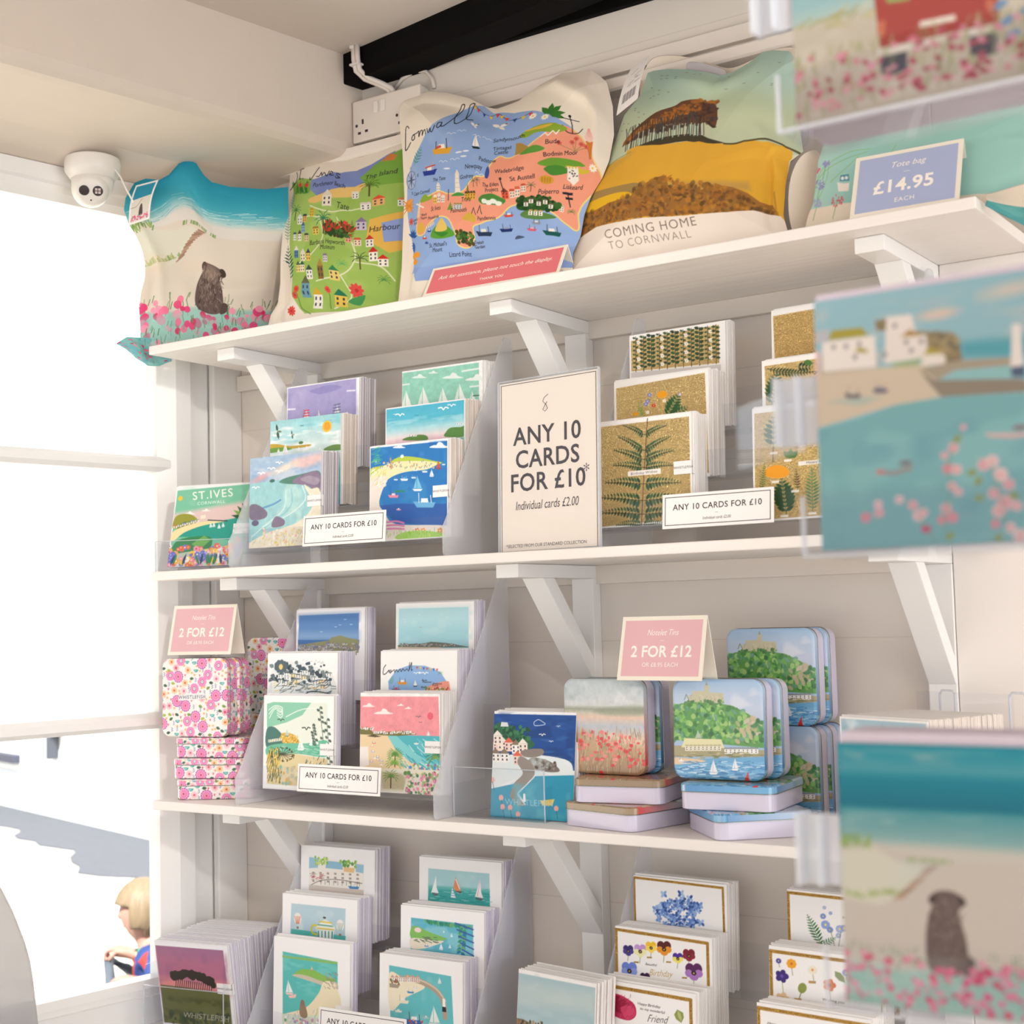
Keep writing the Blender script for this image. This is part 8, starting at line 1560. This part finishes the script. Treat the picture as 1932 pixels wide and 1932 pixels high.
# ---------------------------------------------------------------- outside the window
GZ = -1.85
gm = mat('pale_paving', 'd9d2c4', .8, bump=.3, scale=6, var=.12)
nt = gm.node_tree; vo = nt.nodes.new('ShaderNodeTexVoronoi'); vo.feature = 'DISTANCE_TO_EDGE'; vo.inputs['Scale'].default_value = 2.6
tc = [n for n in nt.nodes if n.type == 'TEX_COORD'][0]; nt.links.new(tc.outputs['Object'], vo.inputs['Vector'])
cr = nt.nodes.new('ShaderNodeMath'); cr.operation = 'LESS_THAN'; cr.inputs[1].default_value = .035; nt.links.new(vo.outputs['Distance'], cr.inputs[0])
bs = nt.nodes['Principled BSDF']; old = bs.inputs['Base Color'].links[0].from_socket; mx = nt.nodes.new('ShaderNodeMix'); mx.data_type = 'RGBA'; mx.inputs[7].default_value = (*srgb('a8a094'), 1)
nt.links.new(cr.outputs[0], mx.inputs[0]); nt.links.new(old, mx.inputs[6]); nt.links.new(mx.outputs[2], bs.inputs['Base Color'])
b = MB(); b.box(-22, -.34, -12, 22, GZ-.1, GZ); structure(b.build('ground', gm))
A = Vector((-10.55, 7.22, 0)); B_ = Vector((-7.13, 6.19, 0)); u_ = (B_-A).normalized(); n_ = Vector((u_.y, -u_.x, 0))
def ET(s, n, z): p = A+u_*s+n_*n; return (p.x, p.y, z)
if n_.y > 0: n_ = -n_
b = MB(); b.box(-14, 16, -.4, 0, GZ, 7, T=ET); structure(b.build('wall_opposite', mat('white_render', 'f4f4f4', .9, bump=.1, scale=9)))
pm = mat('grey_ground_strip', '4d4f55', .9, bump=.6, scale=22, var=.3); b = MB()
b.prism([(-14, 0), (16, 0)]+[(16-i*.25, .78+.16*math.sin(i*.31)+.10*math.sin(i*.83+1)+.05*math.sin(i*2.1)) for i in range(121)], GZ, GZ+.012, T=lambda s, n, z: ET(s, n, z)); structure(b.build('ground_strip', pm))  # darker grey strip of ground with an uneven edge, along the opposite wall
b = MB(); b.prism([(2.2, 1.7), (4.6, 1.75), (4.2, 2.05), (3.0, 2.0)], GZ, GZ+.012, T=lambda s, n, z: ET(s, n, z)); structure(b.build('ground_patch', mat('grey_ground_patch', '7d756e', .9, bump=.5, var=.3)))  # flat grey patch lying on the ground
def eh(px_s, z): return ET(px_s, 0, z)
lb = MB(); lb.box(1.34, 1.62, .003, .10, -1.08, -1.03, T=ET); lb.box(1.44, 1.53, .02, .11, -1.30, -1.08, T=ET); tag(lb.build('outdoor_lamp', mat('dark_lamp_metal', '3f434c', .5), bevel=.01), 'small dark lamp fixed to the white wall across the street', 'lamp')
lb = MB(); lb.box(-1.2, .55, 0, .08, -1.40, -1.31, T=ET); tag(lb.build('window_ledge', mat('dark_slate', '3a3d4a', .6), bevel=.01), 'dark slate ledge on the white wall across the street', 'ledge')
lb = MB(); lb.box(-1.2, 1.5, 0, .03, -1.50, -1.485, T=ET); tag(lb.build('wall_pipe', mat('grey_pipe', '9aa0a8', .6)), 'thin grey pipe along the white wall below the slate ledge', 'pipe')

# toddler in a pushchair, head turned to the left of the picture
HC = Vector((-1.605, 1.112, -.99)); rx = Vector((.829, .559, 0)); ry = Vector((-.559, .829, 0))
ch = empty('person', HC+Vector((0, 0, -.33))); ch.scale = (.9, .9, .9); ch.location = HC+Vector((0, 0, -.297)); ch.rotation_euler = (0, 0, math.atan2(rx.y, rx.x)); tag(ch, 'fair-haired toddler in a blue patterned coat holding a pushchair bar outside the window', 'person')
def skin(name, pts, edges, rad, m, parent, sub=2):
    me = D.meshes.new(name); me.from_pydata([(x, y, z+.33) for x, y, z in pts], edges, []); me.materials.append(m); o = link(name, me, parent)
    bm = bmesh.new(); bm.from_mesh(me); ly = bm.verts.layers.skin.verify()
    for i, v in enumerate(bm.verts): r = rad[i]; v[ly].radius = (r, r) if not isinstance(r, tuple) else r
    bm.verts.ensure_lookup_table(); bm.verts[0][ly].use_root = True; bm.to_mesh(me); bm.free()
    s = o.modifiers.new('skin', 'SKIN'); s.use_smooth_shade = True; o.modifiers.new('sub', 'SUBSURF').render_levels = sub; return o
fair = mat('fair_skin', '9a7466', .6); fair.node_tree.nodes['Principled BSDF'].inputs['Subsurface Weight'].default_value = .15
pts = [(.06, 0, -.33), (.06, 0, -.22), (.045, 0, -.118), (.03, 0, -.085), (.012, 0, -.045), (-.004, 0, .012), (.012, 0, .06),
       (.06, -.085, -.135), (.075, -.12, -.215), (-.005, -.10, -.205), (-.040, -.095, -.198),
       (.05, .085, -.135), (.02, .12, -.19), (-.075, .10, -.150), (-.115, .095, -.140),
       (-.06, -.06, -.36), (-.20, -.06, -.38), (-.24, -.06, -.52), (-.29, -.06, -.53), (-.06, .06, -.36), (-.20, .06, -.38), (-.24, .06, -.52), (-.29, .06, -.53)]
rad = [.075, .078, .060, .036, .066, .088, .078, .034, .029, .021, .022, .034, .029, .021, .022, .05, .042, .03, .03, .05, .042, .03, .03]
ed = [(0, 1), (1, 2), (2, 3), (3, 4), (4, 5), (5, 6), (2, 7), (7, 8), (8, 9), (9, 10), (2, 11), (11, 12), (12, 13), (13, 14), (0, 15), (15, 16), (16, 17), (17, 18), (0, 19), (19, 20), (20, 21), (21, 22)]
# fingers curl over the bar, thumb under it
for base_i, (hx, hy, hz) in ((10, (-.040, -.095, -.198)), (14, (-.115, .095, -.140))):
    for f_ in range(4):
        y0 = hy-.021+f_*.014; k0 = len(pts); pts += [(hx-.012, y0, hz+.006), (hx-.030, y0, hz-.002), (hx-.034, y0, hz-.020), (hx-.022, y0, hz-.030)]; rad += [.0075, .007, .0065, .006]; ed += [(base_i, k0), (k0, k0+1), (k0+1, k0+2), (k0+2, k0+3)]
    k0 = len(pts); s_ = 1 if hy < 0 else -1; pts += [(hx-.004, hy+s_*.030, hz-.012), (hx-.018, hy+s_*.030, hz-.030)]; rad += [.008, .0065]; ed += [(base_i, k0), (k0, k0+1)]
skin('body', pts, ed, rad, fair, ch)
b = MB(); b.lathe([(.003, -.016), (.012, -.006), (.009, .008), (.003, .016)], 14, T=lambda x, y, z: (x-.072, y, z+.33+.000)); b.build('nose', fair, ch, smooth=True)
for sy in (-1, 1):
    b = MB(); b.lathe([(.001, -.004), (.008, -.002), (.008, .002), (.001, .004)], 12, T=lambda x, y, z, sy=sy: (-.064+z, sy*.030+x*1.2, .33+.022+y*.7)); b.build('eye', mat('dark_eye', '5a4a48', .3), ch)
b = MB(); b.lathe([(.001, -.002), (.012, 0), (.001, .002)], 12, T=lambda x, y, z: (-.060+z, x*1.2, .33-.040+y*.4)); b.build('mouth', mat('lips', 'd98c86', .5), ch)
for sy in (-1, 1):
    b = MB(); b.lathe([(.002, -.006), (.013, -.002), (.015, .003), (.008, .006)], 14, T=lambda x, y, z, sy=sy: (.02+x*.7, sy*(.076+z*.6), .33+.005+y)); b.build('ear', fair, ch, smooth=True)
hm = mat('blond_hair', '7a6850', .6, bump=1.0, scale=90, stretch=(1, 1, .12), var=.35)
bm_ = bmesh.new(); bmesh.ops.create_uvsphere(bm_, u_segments=48, v_segments=32, radius=1)
dl = []
for v in bm_.verts:
    x, y, z = v.co; a = math.atan2(y, -x); front = math.cos(a)
    if z < (-.85 if front < -.15 else (-.62 if front < .35 else .10)) : dl.append(v)
    wob = 1+.035*math.sin(a*13)*(1-abs(z)); flare = 1.0+.10*max(0, -z)*(front < .3)
    v.co = Vector((x*.098*wob*flare+.006, y*.092*wob*flare, z*.104+.022+.33))
bmesh.ops.delete(bm_, geom=dl, context='VERTS'); me = D.meshes.new('hair'); bm_.to_mesh(me); bm_.free(); me.materials.append(hm); me.polygons.foreach_set('use_smooth', [True]*len(me.polygons))
o = link('hair', me, ch); s = o.modifiers.new('thick', 'SOLIDIFY'); s.thickness = .012; s.offset = -1
cm = mat('blue_patterned_coat', '203468', .8); nt = cm.node_tree; tc = [n for n in nt.nodes if n.type == 'TEX_COORD'][0]; vo = nt.nodes.new('ShaderNodeTexVoronoi'); vo.inputs['Scale'].default_value = 17; nt.links.new(tc.outputs['Object'], vo.inputs['Vector'])
rp = nt.nodes.new('ShaderNodeValToRGB'); rp.color_ramp.interpolation = 'CONSTANT'; e = rp.color_ramp.elements; e[0].position = 0; e[0].color = (*srgb('203468'), 1); e[1].position = .62; e[1].color = (*srgb('8a2622'), 1)
for p_, c_ in ((.74, '203468'), (.80, '2c8a68'), (.92, 'f0b48a')): q = e.new(p_); q.color = (*srgb(c_), 1)
sp = nt.nodes.new('ShaderNodeSeparateColor'); nt.links.new(vo.outputs['Color'], sp.inputs[0]); nt.links.new(sp.outputs[0], rp.inputs[0]); nt.links.new(rp.outputs[0], nt.nodes['Principled BSDF'].inputs['Base Color'])
cp = [(.06, 0, -.30), (.06, 0, -.22), (.045, 0, -.118), (.035, 0, -.090), (.06, -.088, -.138), (.078, -.123, -.217), (.012, -.104, -.208), (.05, .088, -.138), (.02, .124, -.192), (-.06, .103, -.155)]
skin('coat', cp, [(0, 1), (1, 2), (2, 3), (2, 4), (4, 5), (5, 6), (2, 7), (7, 8), (8, 9)], [.088, .092, .076, .050, .048, .042, .033, .048, .042, .033], cm, ch)
skin('trousers', [(.06, 0, -.33), (-.06, -.06, -.36), (-.20, -.06, -.38), (-.235, -.06, -.48), (-.06, .06, -.36), (-.20, .06, -.38), (-.235, .06, -.48)], [(0, 1), (1, 2), (2, 3), (0, 4), (4, 5), (5, 6)], [.085, .060, .052, .042, .060, .052, .042], mat('navy_trousers', '2a3048', .9), ch)
ps = empty('pushchair', HC+Vector((0, 0, GZ-HC.z))); ps.rotation_euler = ch.rotation_euler; tag(ps, 'dark grey pushchair outside the window with a padded front bar', 'pushchair')
pk = mat('dark_padded_cloth', '4c535c', .85, bump=.3, scale=60); pf = mat('pushchair_metal', '5a5e64', .4, metal=.6); H_ = HC.z-GZ
b = MB(); b.tube([(.06, -.16, H_-.30), (-.03, -.15, H_-.245), (-.068, -.11, H_-.215), (-.098, 0, H_-.192), (-.135, .11, H_-.158), (-.09, .16, H_-.20), (.04, .17, H_-.30)], .016, 12); b.build('bumper_bar', pk, ps, smooth=True)
b = MB(); b.box(-.16, .20, -.165, .165, H_-.46, H_-.415); b.prism([(.14, H_-.44), (.19, H_-.45), (.27, H_+.02), (.22, H_+.03)], -.165, .165, T=lambda x, z, y: (x, y, z)); b.box(-.10, .20, -.18, -.165, H_-.44, H_-.29); b.box(-.10, .20, .165, .18, H_-.44, H_-.29); b.build('seat', pk, ps, bevel=.012)
for sy in (-1, 1):
    b = MB(); b.tube([(-.34, sy*.2, .09), (.05, sy*.2, H_-.36), (.34, sy*.2, H_+.10)], .011, 10); b.tube([(.30, sy*.2, .09), (.0, sy*.2, H_-.38)], .011, 10); b.build('side_frame', pf, ps)
b = MB(); b.tube([(.34, -.2, H_+.10), (.345, 0, H_+.105), (.34, .2, H_+.10)], .014, 10); b.build('push_handle', pk, ps)
for x in (-.34, .30):
    for sy in (-1, 1):
        b = MB(); b.lathe([(.03, -.018), (.082, -.018), (.09, -.010), (.09, .010), (.082, .018), (.03, .018)], 28, T=lambda a, c_, z, x=x, sy=sy: (x+a, sy*.2+z, .0905+c_)); b.build('wheel', mat('rubber', '2c2d30', .8) if x < 0 else D.materials['rubber'], ps)
